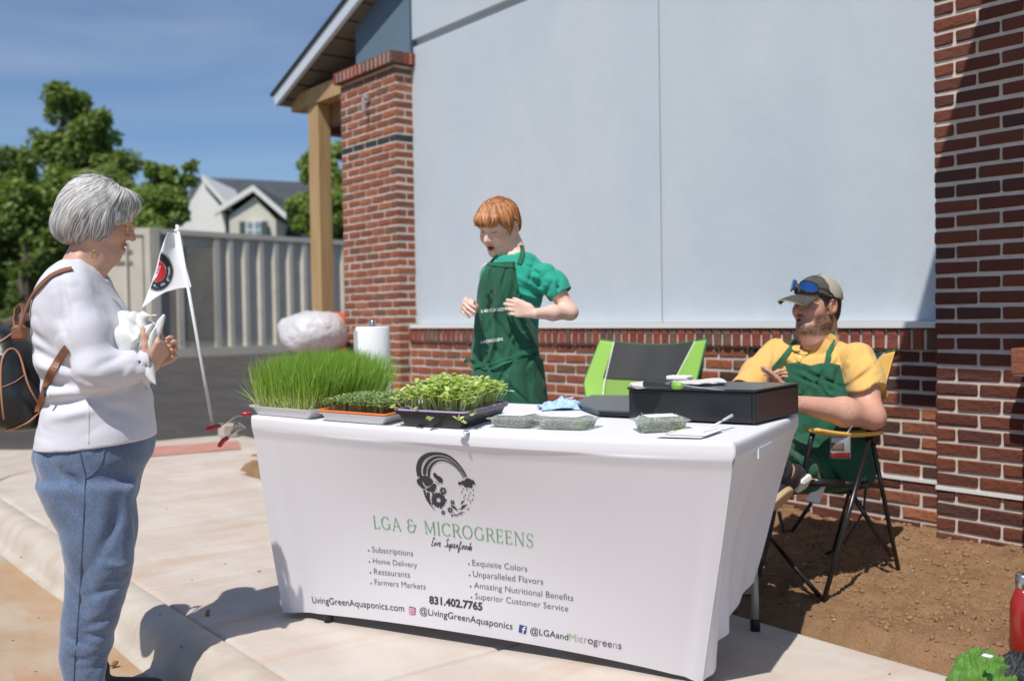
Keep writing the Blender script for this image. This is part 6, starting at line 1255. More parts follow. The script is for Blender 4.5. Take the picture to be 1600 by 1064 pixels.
h2 = hand(body, PW(236, 566, 3.17), RH * .60 + ZU * .35, -RH * .2 + ZU * .6 - FH * .6, ZU * .6 + RH * .3, .86, ((.6, .8, .5),) * 4, .05, .5, .6)
hip = [(655, 72, 226, .160), (690, 65, 238, .176), (712, 62, 235, .178), (735, 68, 222, .172), (758, 78, 213, .164), (780, 86, 208, .150)]
leg_rows = [(745, 52, 214), (771, 64, 211), (811, 86, 209), (863, 98, 206), (905, 99, 199), (935, 96, 190), (971, 91, 178), (1010, 90, 167), (1050, 95, 160), (1085, 99, 156), (1120, 102, 152), (1150, 104, 148)]
hws = [.105, .105, .100, .092, .086, .082, .076, .070, .062, .056, .048, .042]
def leg_st(sg):
    k = .475 if sg < 0 else .42; off = -16 if sg < 0 else 3
    return prof_st([(a, (b + c) / 2 - (c - b) * k - off, (b + c) / 2 + (c - b) * k - off, h * .92) for (a, b, c), h in zip(leg_rows, hws)], sg * .090)
for sg in (-1, 1): loft(body, [(z, cx, cy, rx - .026, ry - .022) for z, cx, cy, rx, ry in leg_st(sg)], WM, wo, .02)
wlo, whi = np.minimum(wo, WHc) - .42, np.maximum(wo, WHc) + .42; wlo[2] = -.10; whi[2] = 1.64
def wtint(V):
    q = (V - WHc) @ WHM / WHs; c = np.tile(np.array([.60, .36, .27]), (len(V), 1)) * (1 + .07 * fbm(V * 45, 3))[:, None]; m = (np.linalg.norm(q, axis=1) < .17) & (q[:, 2] > -.13); hc = head_tint(q, (.60, .36, .27), lip=(.80, .42, .40), brow=(.70, .66, .64), blush=.10); c[m] = hc[m]; return np.clip(c, 0, 1)
skin_obj('body', body, .0042, wlo, whi, wtint, wom)
# --- top
shirt = Body(); loft(shirt, prof_st(torso_rows), WM, wo, .03)
up_dir = unit(Wr - El); Cf = El + up_dir * .150
shirt.chain([Sh + V3(0, 0, .010), (Sh + El) / 2 + V3(0, 0, 0), El, Cf], [.058, .062, .055, .052], .035); Cf2 = El2 + unit(Wr2 - El2) * .15
shirt.chain([Sh2, El2, Cf2], [.062, .056, .052], .035)
cr = []
def seedw(px, py, Z, ang, l_, w_, a): d_ = RH * math.cos(R_(ang)) - ZU * math.sin(R_(ang)); cr.append((PW(px, py, Z), d_, l_, w_, a))
for a in ((66, 556, 2.98, 25, .07, .016, .012), (72, 575, 2.98, 15, .08, .018, -.010), (70, 598, 2.97, 8, .09, .016, .012), (88, 615, 2.97, -4, .09, .016, -.008), (95, 630, 2.97, -8, .12, .015, .012), (120, 645, 2.96, -12, .10, .016, -.007), (60, 530, 2.99, 35, .06, .016, .010), (175, 640, 2.97, 20, .06, .014, .006), (195, 655, 2.98, 28, .08, .014, .006),
          (172, 590, 2.88, 130, .04, .010, .010), (186, 580, 2.88, 120, .04, .010, -.008), (196, 575, 2.88, 110, .045, .010, .010), (207, 570, 2.9, 105, .04, .009, -.006), (165, 560, 2.87, 150, .05, .012, .008), (180, 545, 2.88, 140, .05, .012, .008), (150, 600, 2.9, 20, .05, .012, .006), (104, 480, 2.95, 75, .08, .013, .010), (98, 510, 2.93, 70, .06, .012, .007), (168, 470, 2.95, 62, .10, .012, .010), (182, 500, 2.95, 60, .08, .012, -.007), (190, 520, 2.95, 65, .08, .012, .008)): seedw(*a)
shirt.add(creases(cr, 1.35), wo, 9, op='f'); shirt.add(wrinkle(.0020, 13, 3, (1, 1, 1.6)), wo, 9, op='f')
und = Body(); loft(und, [(z, cx, cy, rx - .022, ry - .020) for z, cx, cy, rx, ry in prof_st(torso_rows)], WM, wo, .03); und.chain([Sh, El, Cf], [.052, .048, .044], .02); shirt.add(lambda P_, d: np.minimum(d, und(P_)), wo, 9, op='f')
hem_z = lambda p: np.interp((p - wo) @ WM[:, 0], [-.2, .22], [wl(41, 700)[1], wl(244, 683)[1]]) + wo[2] * 0
def cuts(P_, d):
    q = P_ - wo; nx_ = q @ WM[:, 0]; hz = np.interp(nx_, [-.18, 0, .22], [wl(41, 699)[1], wl(140, 694)[1], wl(244, 682)[1]]); d = smax(d, hz - q[:, 2], .004)
    # neckline scooped in front
    a = PW(158, 428, WZ); n_ = unit(WM[:, 0] * .42 + ZU * 1.0); b = PW(92, 409, WZ); nl = unit(np.cross(WM[:, 1], a - b)); nl = nl if nl[2] > 0 else -nl; lim = (P_ - (a + b) / 2) @ nl; core = np.linalg.norm(((P_ - PW(128, 425, WZ)) @ WM)[:, :2] / np.array([1.0, 1.15]), axis=1) - .088; d = smax(d, -np.maximum(core, -(lim + .012)), .004)
    for el, wr, cf in ((El, Wr, Cf), (El2, Wr2, Cf2)):
        u = unit(wr - el); t = (P_ - cf) @ u; near = np.linalg.norm(P_ - cf, axis=1) < .13; d = np.where(near, smax(d, t - .0, .004), d); rad = np.linalg.norm((P_ - cf) - t[:, None] * u, axis=1); d = np.where(near & (t > -.035), smax(d, -(rad - .046), .004), d)
    return d
shirt.add(cuts, wo, 9, op='f')
M_TOP = material('knit_white', (.61, .61, .67), .9, bump=.3, bscale=900, bdist=.0006, sheen=.2, bump2=(26, .004))
top = cloth_obj('long_sleeved_top', shirt, .0050, wlo, whi, M_TOP, wom)
strap_px(shirt, [(138, y, 3.0) for y in (622, 640, 660, 680, 692)], .0035, .0015, .0008, 24).obj('side_seam', M_TOP, top)
# --- trousers
pants = Body(); loft(pants, prof_st(hip), WM, wo, .03)
for sg in (-1, 1): loft(pants, leg_st(sg), WM, wo, .030)
cr = []
for a in ((110, 755, 2.95, 40, .06, .014, .008), (105, 790, 2.95, 55, .06, .012, .007), (170, 800, 2.95, 100, .08, .016, .010), (160, 840, 2.95, 115, .07, .014, .010), (180, 850, 2.95, 80, .06, .016, -.006), (195, 770, 2.95, 30, .05, .014, .006), (125, 910, 2.95, 70, .08, .014, .007), (180, 905, 2.97, -25, .05, .012, .008), (165, 925, 2.97, -15, .06, .012, .009), (178, 890, 2.97, 20, .04, .012, -.007), (120, 945, 2.97, 60, .05, .014, .008), (150, 975, 2.97, -20, .05, .012, .008), (140, 1000, 2.97, 10, .05, .012, .008), (110, 1005, 2.97, 25, .05, .010, .008), (150, 1030, 2.97, -10, .04, .010, .008), (118, 1038, 2.97, 15, .04, .009, .007), (140, 1052, 2.97, 5, .05, .009, .007), (200, 720, 2.96, 15, .05, .014, .006), (80, 730, 2.98, 60, .05, .014, .006)): seedw(*a)
pants.add(creases(cr, 1.5), wo, 9, op='f'); pants.add(wrinkle(.0040, 11, 5, (1, 1, .8)), wo, 9, op='f')
M_DENIM = material('heather_blue', (.085, .13, .225), .92, var=(.135, .19, .30), vscale=150, var2=((.045, .075, .14), 14, .45, .75, .55), bump=.5, bscale=500, bdist=.001, sheen=.4, bump2=(24, .004))
pt = cloth_obj('sweatpants', pants, .0055, wlo, whi, M_DENIM, wom)
M_SEAM = material('seam_dark_blue', (.035, .06, .12), .9)
strap_px(pants, [(x, y, 3.0) for x, y in ((134, 742), (132, 790), (129, 850), (126, 910), (122, 970), (117, 1030), (115, 1080))], .0028, .0014, .0006, 50).obj('side_seam', M_SEAM, pt)
strap_px(pants, [(x, y, 3.0) for x, y in ((163, 699), (161, 715), (154, 730), (143, 741), (134, 746))], .0040, .003, .0015, 24).obj('pocket_edge', M_DENIM, pt)
strap_px(pants, [(x, y, 3.0) for x, y in ((124, 699), (127, 715), (131, 730), (134, 742))], .0024, .0014, .0008, 20).obj('pocket_seam', M_SEAM, pt)
# shoes (below the frame)
for sg in (-1, 1):
    c = wo + WM @ V3(.05, sg * .098, .05); B_ = Body(); B_.cap(c + WM @ V3(-.10, 0, -.012), c + WM @ V3(.11, 0, -.022), .040, .034, .02); B_.cap(c + WM @ V3(-.08, 0, 0), c + WM @ V3(-.07, 0, .05), .040, .040, .02); B_.add(lambda p, d: smax(d, (wo[2] + .004) - p[:, 2], .006), c, 9, op='f'); V, F = grow(B_, .008, c - .22, c + .22); mobj('shoe', V, F, M_CHAR, wom, smooth=True)
# --- hair
def whair(p):
    q = (p - WHc) @ WHM / WHs; x, z = q[:, 0], q[:, 2]; d = sd_ell(q - [-.028, 0, .018], (.122, .104, .125)); d = smin(d, sd_ell(q - [-.070, 0, -.045], (.073, .082, .066)), .03)
    d = smin(d, sd_ell(q - [.054, 0, .082], (.056, .070, .042)), .02)
    h1_ = (x - .055) * -.588 + (z - .005) * .809; h2_ = np.interp(z, [-.12, -.075, -.04, .01], [-.03, .028, .050, .057]) - x; d = smax(d, -np.maximum(h1_, h2_), .008)
    zb = np.interp(x, [-.16, -.12, -.06, 0, .05], [-.085, -.105, -.098, -.092, -.06]) + .012 * vnoise(q * np.array([40, 40, 8.])) ; d = smax(d, zb - z, .012); az = np.arctan2(q[:, 1], x + .03)
    return (d + .0028 * np.sin(az * 17 + z * 60 + 2 * vnoise(q * 20)) * .5 + .0065 * vnoise(q * 17 + np.array([0, 0, 3.]))) * WHs
V, F = grow(whair, .0042, WHc - .22, WHc + .22); HC = [(.56, .55, .535), (.42, .41, .40), (.68, .67, .66), (.30, .29, .285), (.60, .59, .57), (.20, .195, .19), (.50, .49, .47)]
hairw = mobj('hair', V, F, M_HAIR, wom, smooth=True, cols=np.clip(.26 + .12 * fbm(V * 60, 2), 0, 1)[:, None] * np.ones(3))
rg = np.random.default_rng(8); n = 6500; d0 = unit_rows(rg.standard_normal((n, 3))); d0[:, 2] = np.where(d0[:, 2] < -.2, -d0[:, 2], d0[:, 2]); st0 = WHc + (np.array([-.034, 0, .018]) + d0 * [.126, .10, .127]) @ WHM.T * WHs
def wflow(p, g, t):
    q = (p - WHc) @ WHM / WHs; fl = q - np.array([.035, .0, .20]); fl[:, 0] *= 1.2; fl = unit_rows(fl) + np.array([-.12, 0, -.55]); fl[:, 0] += .35 * (q[:, 0] > .05); w_ = .55 * np.stack([vnoise(q * 14), vnoise(q * 14 + 5), vnoise(q * 14 + 9)], 1); return (unit_rows(fl) + w_) @ WHM.T
keep = lambda p: (whair(p) < .03)
st0 = st0[keep(st0)]
V, F, C = ribbons('locks', hairw, whair, st0, wflow, 9, .0105, .0016, (.0003, .0055), M_HAIR, HC, 9); mobj('locks', V, F, M_HAIR, hairw, cols=C, smooth=True)['kind'] = 'stuff'
n = 520; aa = rg.uniform(0, 6.28, n); st2 = WHc + np.stack([-.045 + .095 * np.cos(aa), .085 * np.sin(aa), rg.uniform(-.085, -.045, n)], 1) @ WHM.T * WHs; st2 = st2[whair(st2) < .02]
V, F, C = ribbons('tips', hairw, whair, st2, lambda p, g, t: np.array([0, 0, -1.]) + 0 * p + WHM[:, 0] * -.25 + .3 * np.stack([vnoise(p * 30), vnoise(p * 30 + 4), 0 * p[:, 0]], 1), 5, .008, .0022, (.0, .003), M_HAIR, HC, 12, lift_end=(-.012, .006)); mobj('nape_tips', V, F, M_HAIR, hairw, cols=C, smooth=True)['kind'] = 'stuff'
st1 = WHc + (np.array([.0, 0, .15]) + rg.normal(0, 1, (26, 3)) * [.05, .03, .004]) @ WHM.T * WHs
V, F, C = ribbons('flyaways', hairw, whair, st1, lambda p, g, t: wflow(p, g, t) + .5 * np.array([0, 0, 1.]), 8, .010, .0006, (.002, .006), M_HAIR, HC, 10, lift_end=(.004, .026)); mobj('flyaway_hairs', V, F, M_HAIR, hairw, cols=C, smooth=True)['kind'] = 'stuff'
# --- glasses, earring
M_GOLD = material('gold', (.80, .50, .18), .25, metal=1); M_LENS = material('lens', (.95, .95, .95), .03, trans=1, ior=1.1)
wh = lambda *a: WHc + WHM @ (V3(*a) * WHs)
gl = MB(); gl.tube([wh(.1125, -.012, .016), wh(.108, -.030, .019), wh(.100, -.056, .016), wh(.060, -.074, .016), wh(.02, -.083, .014)], .0011, 6); gl.tube([wh(.1125, -.012, .016), wh(.1145, 0, .019), wh(.1125, .012, .016)], .0011, 6)
for sg in (-1, 1): gl.tube([wh(.110 - .010 * (1 - math.cos(a)) * 0 - .0035 * (abs(math.cos(a)) * 0) - .010 * ((sg * 1) * math.cos(a) * sg * .5 + .5), sg * (.033 + .021 * math.cos(a)), .004 + .016 * math.sin(a)) for a in np.linspace(0, 2 * math.pi, 25)], .0009, 6)
gl.obj('glasses', M_GOLD, wom, smooth=True)
e_ = PW(147, 391, 3.03); m = MB(); m.tube([e_ + RH * (.006 * math.cos(a)) + ZU * (-.017 + .017 * math.sin(a)) for a in np.linspace(math.pi / 2, math.pi * 2.5, 22)], .0028, 8); m.obj('earring', M_GOLD, wom, smooth=True)
# --- white bag she holds
bag = thing('shopping_bag', PW(222, 560, 3.08), 'crumpled white plastic bag held against the woman\'s chest', 'bag'); B_ = Body(); B_.ell(PW(214, 532, 3.08), (.060, .075, .078), None, .03); B_.cap(PW(192, 497, 3.10), PW(250, 492, 3.04), .020, .005, .03); B_.cap(PW(218, 530, 3.03), PW(256, 492, 3.02), .028, .005, .02); B_.cap(PW(236, 545, 3.02), PW(256, 494, 3.02), .018, .005, .02); B_.cap(PW(222, 570, 3.02), PW(246, 604, 2.99), .030, .005, .02); B_.cap(PW(222, 570, 3.04), PW(238, 614, 3.0), .030, .004, .02)
cr = []
for a in ((240, 515, 3.03, 115, .07, .007, .010), (232, 520, 3.03, 120, .06, .006, -.007), (224, 525, 3.02, 125, .06, .007, .010), (246, 505, 3.03, 105, .05, .006, -.006), (210, 515, 3.03, 60, .05, .009, .008), (200, 505, 3.04, 30, .04, .008, .006), (236, 595, 3.03, 70, .04, .006, .007)): seedw(*a)
B_.add(creases(cr, 1.4), wo, 9, op='f'); B_.add(wrinkle(.0065, 19, 31, (1, 1, .6)), wo, 9, op='f'); M_BAGW = material('bag_white', (.68, .69, .68), .35, bump=.5, bscale=60, bdist=.003, spec=.5); V, F = grow(B_, .0035, PW(220, 540, 3.06) - .2, PW(220, 540, 3.06) + .2); mobj('bag_film', V, F, M_BAGW, bag, smooth=True)
# --- backpack
M_LEA = material('leather_black', (.012, .016, .016), .38, bump=.4, bscale=300, bdist=.0008, bump2=(12, .004), spec=.5); M_TAN = material('leather_tan', (.22, .085, .042), .5, bump=.3, bscale=200); M_TANL = material('piping_tan', (.42, .20, .12), .5)
bpk = thing('backpack', PW(15, 672, 3.17), 'small black leather backpack with tan straps worn by the woman', 'backpack'); bc = PW(21, 592, 3.15); B_ = Body()
def bpf(p): q = (p - bc) @ WM; q = q - np.stack([.14 * q[:, 2] * 0 - .20 * (q[:, 2]) , 0 * q[:, 0], 0 * q[:, 0]], 1); q = q + np.stack([.10 * np.abs(q[:, 2] + .03), 0 * q[:, 0], 0 * q[:, 0]], 1) * 0; wz = np.interp(q[:, 2], [-.17, -.05, .08, .17], [1.05, 1.05, .90, .60]); a = np.abs(q) / np.stack([.088 * wz, .135 * wz, .165 + 0 * wz], 1); m_ = (a[:, 0] ** 3.2 + a[:, 1] ** 3.2 + a[:, 2] ** 3.6) ** (1 / 3.3); return (m_ - 1) * .085
B_.add(bpf, bc, .3, .01); B_.add(wrinkle(.002, 16, 8), bc, 9, op='f'); V, F = grow(B_, .007, bc - .32, bc + .32); mobj('bag_body', V, F, M_LEA, bpk, smooth=True)
def pline(name, pts, r, mat): return tube_px(B_, pts, r, .001, 34).obj(name, mat, bpk, smooth=True)
pline('piping', [(9, 672, 3.1), (4, 640, 3.1), (1, 600, 3.1), (1, 565, 3.1), (8, 548, 3.1), (20, 542, 3.1), (31, 552, 3.1), (37, 578, 3.1), (42, 600, 3.1), (54, 622, 3.1), (64, 640, 3.1)], .0034, M_TANL); pline('piping', [(9, 672, 3.1), (25, 668, 3.1), (45, 659, 3.1), (62, 644, 3.1)], .003, M_TANL)
pline('seam', [(1, 606, 3.1), (12, 602, 3.1), (25, 596, 3.1), (38, 586, 3.1)], .0014, M_TANL)
pline('flap_edge', [(-2, 536, 3.1), (10, 528, 3.1), (20, 520, 3.1)], .0034, M_TANL)
cmb = lambda p: smin(shirt(p), B_(p), .03)
sc_top = hits(shirt, [(52, 462, 3.1), (62, 449, 3.1), (80, 432, 3.1), (98, 424, 3.1), (113, 421, 3.1)], 30, .004)
lowp = P(30, 518, 0.0) if False else CAMO + ray(30, 518) * float((sc_top[0] - CAMO) @ FW); fr_ = np.linspace(0, 1, 10)[:-1, None]; free = lowp * (1 - fr_) + sc_top[0] * fr_ + RH * -.004 * np.sin(np.pi * fr_); allp = np.concatenate([free, sc_top])
for _ in range(3): allp[1:-1] = (allp[:-2] + 2 * allp[1:-1] + allp[2:]) / 4
T_ = unit_rows(np.gradient(allp, axis=0)); gN = unit_rows(-FW * .55 + np.array([0, 0, .5]) - RH * .45 + 0 * allp); gN[9:] = .5 * gN[9:] + .5 * sgrad(shirt, allp[9:], .01); sdv = unit_rows(np.cross(T_, gN)); m = MB(); m.strip(list(allp), list(sdv * .0095), list(unit_rows(gN) * .002)); m.obj('strap', M_TAN, bpk)
strap_px(cmb, [(60, 644, 3.1), (66, 625, 3.1), (73, 600, 3.1), (83, 578, 3.1), (94, 560, 3.1), (106, 544, 3.1)], .024, .004, .004, 36).obj('strap', M_TAN, bpk)
m = MB(); q = [PW(27, 520, 3.09), PW(24, 500, 3.12), PW(26, 482, 3.13), PW(33, 474, 3.13), PW(38, 482, 3.13), PW(34, 505, 3.1), PW(33, 522, 3.08)]; m.strip(q, [FH * .013] * 7, [unit(V3(*(RH * .8 + ZU * .2))) * .0022] * 7); m.obj('grab_handle', M_TAN, bpk)
m = MB(); q = PW(30, 520, 3.04); m.rbox((-.022, -.012, -.024), (.022, .012, .024), .008, 0, frame(RH), q); m.obj('strap_anchor', M_TAN, bpk)
m = MB(); q = PW(70, 612, 2.965); m.rbox((-.004, -.004, -.016), (.004, .004, .016), .002, 0, frame(RH, unit(ZU * .5 + RH)), q); m.obj('buckle', M_CHAR, bpk)
# ================================================================== THE BOY
def add_seeds(L_, rows, Zd=None):
    for px, py, Z, ang, l_, w_, a in rows: d_ = RH * math.cos(R_(ang)) - ZU * math.sin(R_(ang)); L_.append((P(px, py, Z), d_, l_, w_, a))
def stations(rows, px0, Z, M, o, lead=0.):
    """rows: photo y, photo x of the body's middle, half depth, half width"""
    st = []; ld = M[:, 1] @ RH; fd = M[:, 0] @ RH
    for py, cx, rx, ry in rows:
        p = P(cx, py, Z); st.append((p[2] - o[2], 0.0, ((p - P(px0, py, Z)) @ RH) / ld, rx, ry))
    return st
BZ = 4.15; bo = P(806, 760, BZ); bo[2] = .02; bf = unit(-FH * math.cos(R_(30)) - RH * math.sin(R_(30))); BM = frame(bf)
boy = thing('person', bo, 'red haired boy in teal t-shirt and dark green apron standing behind the table', 'person')
brow_ = [(396, 812, .050, .060), (405, 812, .066, .100), (420, 811, .084, .138), (445, 806, .098, .150), (475, 800, .100, .138), (510, 797, .100, .132), (545, 796, .102, .136), (585, 798, .108, .146), (630, 800, .112, .152), (680, 800, .112, .150), (740, 800, .110, .150)]
bst = stations(brow_, 806, BZ, BM, bo)
bSh, bEl, bWr = P(853, 428, 4.06), P(891, 488, 4.03), P(836, 490, 3.93); bSh2, bEl2, bWr2 = P(766, 426, 4.22), P(762, 496, 4.27), P(739, 480, 4.08)
bh_ = unit(-FH * math.cos(R_(35)) - RH * math.sin(R_(35))); BHM = frame(unit(bh_ * math.cos(R_(24)) - ZU * math.sin(R_(24))), roll=R_(-5)); BHc = P(779, 356, BZ - .02); BHs = .90
bb = Body(); bb.add(lambda p: head_sdf((p - BHc) @ BHM / BHs, .9, nose=.96, jaw=.92) * BHs, BHc, .16, .01)
bb.cap(P(812, 408, BZ), P(796, 372, BZ), .046, .043, .025); loft(bb, [(z, cx, cy, rx - .024, ry - .022) for z, cx, cy, rx, ry in bst], BM, bo, .03)
bb.chain([bSh, (bSh + bEl) / 2, bEl, (bEl + bWr) / 2, bWr], [.040, .033, .0295, .029, .0205], .02); bb.chain([bSh2, bEl2, bWr2], [.045, .030, .021], .02)
hand(bb, P(832, 487, 3.93), -RH * .93 + ZU * .20 + FH * .05, FH * .85 - RH * .2, ZU, .80, ((.45, .60, .35), (.45, .55, .35), (.42, .55, .35), (.40, .55, .35)), .01, .5, .3)
hand(bb, P(737, 478, 4.06), -FH * .80 - RH * .42 + ZU * .05, RH * .80 - ZU * .55 - FH * .3, ZU * .75 + RH * .55, .80, ((1.0, .45, .2), (1.0, .45, .2), (1.0, .4, .2), (1.0, .4, .2)), .03, .5, .3)
for sg in (-1, 1): bb.chain([bo + BM @ V3(0, sg * .062 - .02, .76), bo + BM @ V3(.01, sg * .070 - .02, .42), bo + BM @ V3(0, sg * .075 - .02, .06)], [.058, .046, .034], .02)
blo, bhi = np.minimum(bo, BHc) - .36, np.maximum(bo, BHc) + .36; blo[2] = .03; bhi[2] = 1.70
SKB = (.80, .53, .43)
def btint(V):
    q = (V - BHc) @ BHM / BHs; c = np.tile(np.array(SKB), (len(V), 1)) * (1 + .05 * fbm(V * 45, 3))[:, None]; m = (np.linalg.norm(q, axis=1) < .17) & (q[:, 2] > -.13); hc = head_tint(q, SKB, lip=(.82, .45, .42), brow=(.68, .48, .36), blush=.08, lash=.30, mouth=.9); c[m] = hc[m]
    for e in (bEl, P(811, 478, 3.9)): g = np.exp(-np.sum((V - e) ** 2, 1) / .035 ** 2)[:, None] * .5; c = c * (1 - g) + c * np.array([1.0, .84, .80]) * g
    return np.clip(c, 0, 1)
skin_obj('body', bb, .0038, blo, bhi, btint, boy)
ts = Body(); loft(ts, bst, BM, bo, .03); bCf = P(876, 461, 4.045); ts.chain([bSh + V3(0, 0, -.002), (bSh + bCf) / 2, bCf], [.046, .052, .055], .03); bCf2 = bSh2 + (bEl2 - bSh2) * .62; ts.chain([bSh2, bCf2], [.046, .050], .03)
cr = []; add_seeds(cr, [(830, 470, 4.0, 15, .06, .010, .008), (833, 485, 4.0, 10, .06, .009, .008), (835, 500, 4.0, 5, .05, .010, .008), (828, 455, 4.0, 25, .06, .010, .007), (848, 430, 4.0, 110, .05, .010, .006), (866, 420, 4.0, 60, .04, .009, .006), (872, 445, 3.98, 100, .03, .008, .006), (842, 410, 4.0, 20, .05, .010, .005), (855, 455, 4.0, 120, .04, .009, .009)])
rand_creases(cr, 12, (820, 420, 860, 510), 4.05, (15, 40, 110), 8, dp=(.004, .008)); ts.add(creases(cr, 1.5), bo, 9, op='f'); ts.add(wrinkle(.0036, 15, 4), bo, 9, op='f')
und_b = Body(); loft(und_b, [(z, cx, cy, rx - .014, ry - .013) for z, cx, cy, rx, ry in bst], BM, bo, .03); und_b.chain([bSh, (bSh + bEl) / 2], [.044, .038], .02); ts.add(lambda P_, d: np.minimum(d, und_b(P_)), bo, 9, op='f')
def tcut(P_, d):
    q = P_ - bo; d = smax(d, .70 - q[:, 2], .005); nk = P(806, 398, BZ - .02); r = np.linalg.norm(((P_ - nk) @ BM)[:, :2] / [1.05, 1.1], axis=1) - .056; lim = (P_ - nk) @ unit(ZU + BM[:, 0] * .35); d = smax(d, -np.maximum(r, -(lim + .020)), .004)
    for el, cf in ((bEl, bCf), (bEl2, bCf2)):
        s_ = bSh if cf is bCf else bSh2; u = unit(el - s_); t = (P_ - cf) @ u; nr = np.linalg.norm(P_ - cf, axis=1) < .11; d = np.where(nr, smax(d, t, .004), d); rad = np.linalg.norm((P_ - cf) - t[:, None] * u, axis=1); d = np.where(nr & (t > -.03), smax(d, -(rad - .046), .004), d)
    return d
ts.add(tcut, bo, 9, op='f'); M_TEAL = material('jersey_teal', (.012, .33, .225), .85, bump=.4, bscale=700, bdist=.0006, sheen=.15, bump2=(40, .003)); cloth_obj('t_shirt', ts, .0045, blo, bhi, M_TEAL, boy)
# apron: bib following the chest, skirt round the hips
M_APR = material('apron_green', (.009, .082, .042), .9, var=(.013, .105, .056), vscale=14, bump=.5, bscale=500, bdist=.0008, bump2=(45, .004), sheen=.12); M_APRT = material('apron_trim', (.014, .12, .06), .85, bump=.5, bscale=400)
def apron_body(rows_extra=.012, seeds=(), w0=.11, top=1.30):
    pass
bpst = [(z, cx + (.012 if z > .88 else .012), cy, rx + .010, ry + (.008 if z > .9 else .014)) for z, cx, cy, rx, ry in bst if z < 1.36]
ap = Body(); loft(ap, bpst, BM, bo, .03); cr = []
add_seeds(cr, [(768, 430, 3.98, 95, .10, .012, .010), (780, 440, 3.98, 85, .10, .010, -.008), (758, 470, 3.98, 95, .14, .010, .012), (772, 500, 3.98, 92, .14, .012, -.009), (786, 520, 3.98, 85, .10, .012, .010), (806, 505, 3.97, 60, .07, .014, .014), (818, 520, 3.97, 65, .07, .012, -.008), (830, 530, 3.98, 55, .06, .012, .012), (775, 548, 3.98, 100, .05, .008, .006), (752, 540, 3.98, 90, .10, .010, .008), (765, 575, 3.98, 20, .06, .010, .008), (790, 570, 3.97, -22, .08, .010, -.006), (800, 600, 3.97, 88, .08, .012, .007), (825, 600, 3.97, 85, .09, .012, .009), (845, 600, 4.0, 85, .08, .010, .009), (815, 440, 3.98, 95, .08, .008, .006), (800, 460, 3.97, 100, .07, .010, .010)])
rand_creases(cr, 46, (745, 420, 850, 630), 4.05, (95, 80, 60, 115), 5); ap.add(creases(cr, 1.5), bo, 9, op='f'); ap.add(wrinkle(.0055, 12, 6, (1, 1, .7)), bo, 9, op='f')
bz_ = lambda py: P(800, py, BZ)[2] - bo[2]
def apcut(P_, d):
    q = (P_ - bo) @ BM; z = q[:, 2]; zt = bz_(411); d = smax(d, z - zt, .003); wz = np.interp(z, [bz_(640), bz_(570), bz_(540), bz_(500), bz_(470), bz_(415)], [.40, .40, .145, .125, .105, .074]); cy = np.interp(z, [bz_(540), bz_(415)], [-.028, -.018]); d = smax(d, np.abs(q[:, 1] - cy) - wz, .003); d = smax(d, -q[:, 0] - np.where(z < bz_(560), .2, .0), .004); return smax(d, -(loft0(P_) + .004), .002)
loft0 = loft_fn(bst, BM, bo); ap.add(lambda P_, d: np.minimum(d, loft0(P_) - .0065), bo, 9, op='f')
ap.add(apcut, bo, 9, op='f'); apr = cloth_obj('apron', ap, .0042, blo, bhi, M_APR, boy)
srf = lambda p: np.minimum(ap(p), ts(p)); nkb = lambda p: np.minimum(ts(p), bb(p))
strap_px(nkb, [(811, 413, 4.0), (814.5, 404, 4.0), (817, 394, 4.0), (814, 384, 4.05)], .019, .003, .004, 26).obj('neck_strap', M_APRT, boy)
strap_px(nkb, [(767, 412, 4.05), (771, 406, 4.1), (778, 402, 4.1)], .016, .003, .004, 16).obj('neck_strap', M_APRT, boy)
strap_px(ap, [(764, 413, 4.0), (780, 415, 4.0), (798, 416, 4.0), (812, 414, 4.0)], .012, .003, .002, 30).obj('bib_hem', M_APRT, apr)
strap_px(ap, [(816, 420, 4.0), (814, 440, 4.0), (811, 458, 4.0), (809, 475, 4.0)], .010, .003, .002, 30).obj('bib_hem', M_APRT, apr)
strap_px(ap, [(744, 566, 4.0), (760, 574, 4.0), (775, 573, 4.0), (795, 563, 4.0), (815, 553, 4.0), (835, 546, 4.0), (846, 540, 4.05)], .022, .005, .005, 40).obj('waist_tie', M_APRT, apr)
strap_px(ap, [(743, 573, 4.0), (760, 570, 4.0), (780, 566, 4.0), (800, 557, 4.0), (820, 553, 4.0)], .010, .004, .009, 30).obj('waist_tie', M_APRT, apr)
m = MB(); m.strip([P(742, 567, 4.02), P(736, 564, 4.0), P(729, 563, 4.0), P(725, 566, 3.99)], [ZU * .008] * 4, [FH * .002] * 4); m.obj('tie_end', M_APRT, apr)
def print_on(f, txt, p0, p1, mat, par, Z, bold=0, name='lettering', lift=.0016, fn=font_mesh, asp=1):
    v, fc = fn(txt, .05, bold); v = (v - [v[:, 0].min(), 0]) * [1, asp]; sc = math.hypot(p1[0] - p0[0], p1[1] - p0[1]) / v[:, 0].max(); a = math.atan2(p1[1] - p0[1], p1[0] - p0[0]); X_ = p0[0] + (v[:, 0] * math.cos(a) + v[:, 1] * math.sin(a)) * sc; Y_ = p0[1] + (v[:, 0] * math.sin(a) - v[:, 1] * math.cos(a)) * sc; q = np.array([hit(f, x, y, Z) for x, y in zip(X_, Y_)]); q = q + sgrad(f, q, .004) * lift; return mobj(name, q, fc, mat, par)
print_on(ap, '& MICROGREENS', (752, 489), (793, 485), M_PWHT, apr, 3.98, .0002, asp=1.35); print_on(ap, '& MICROGREENS', (752, 537), (786, 532), M_PWHT, apr, 3.98, .0007, asp=1.5)
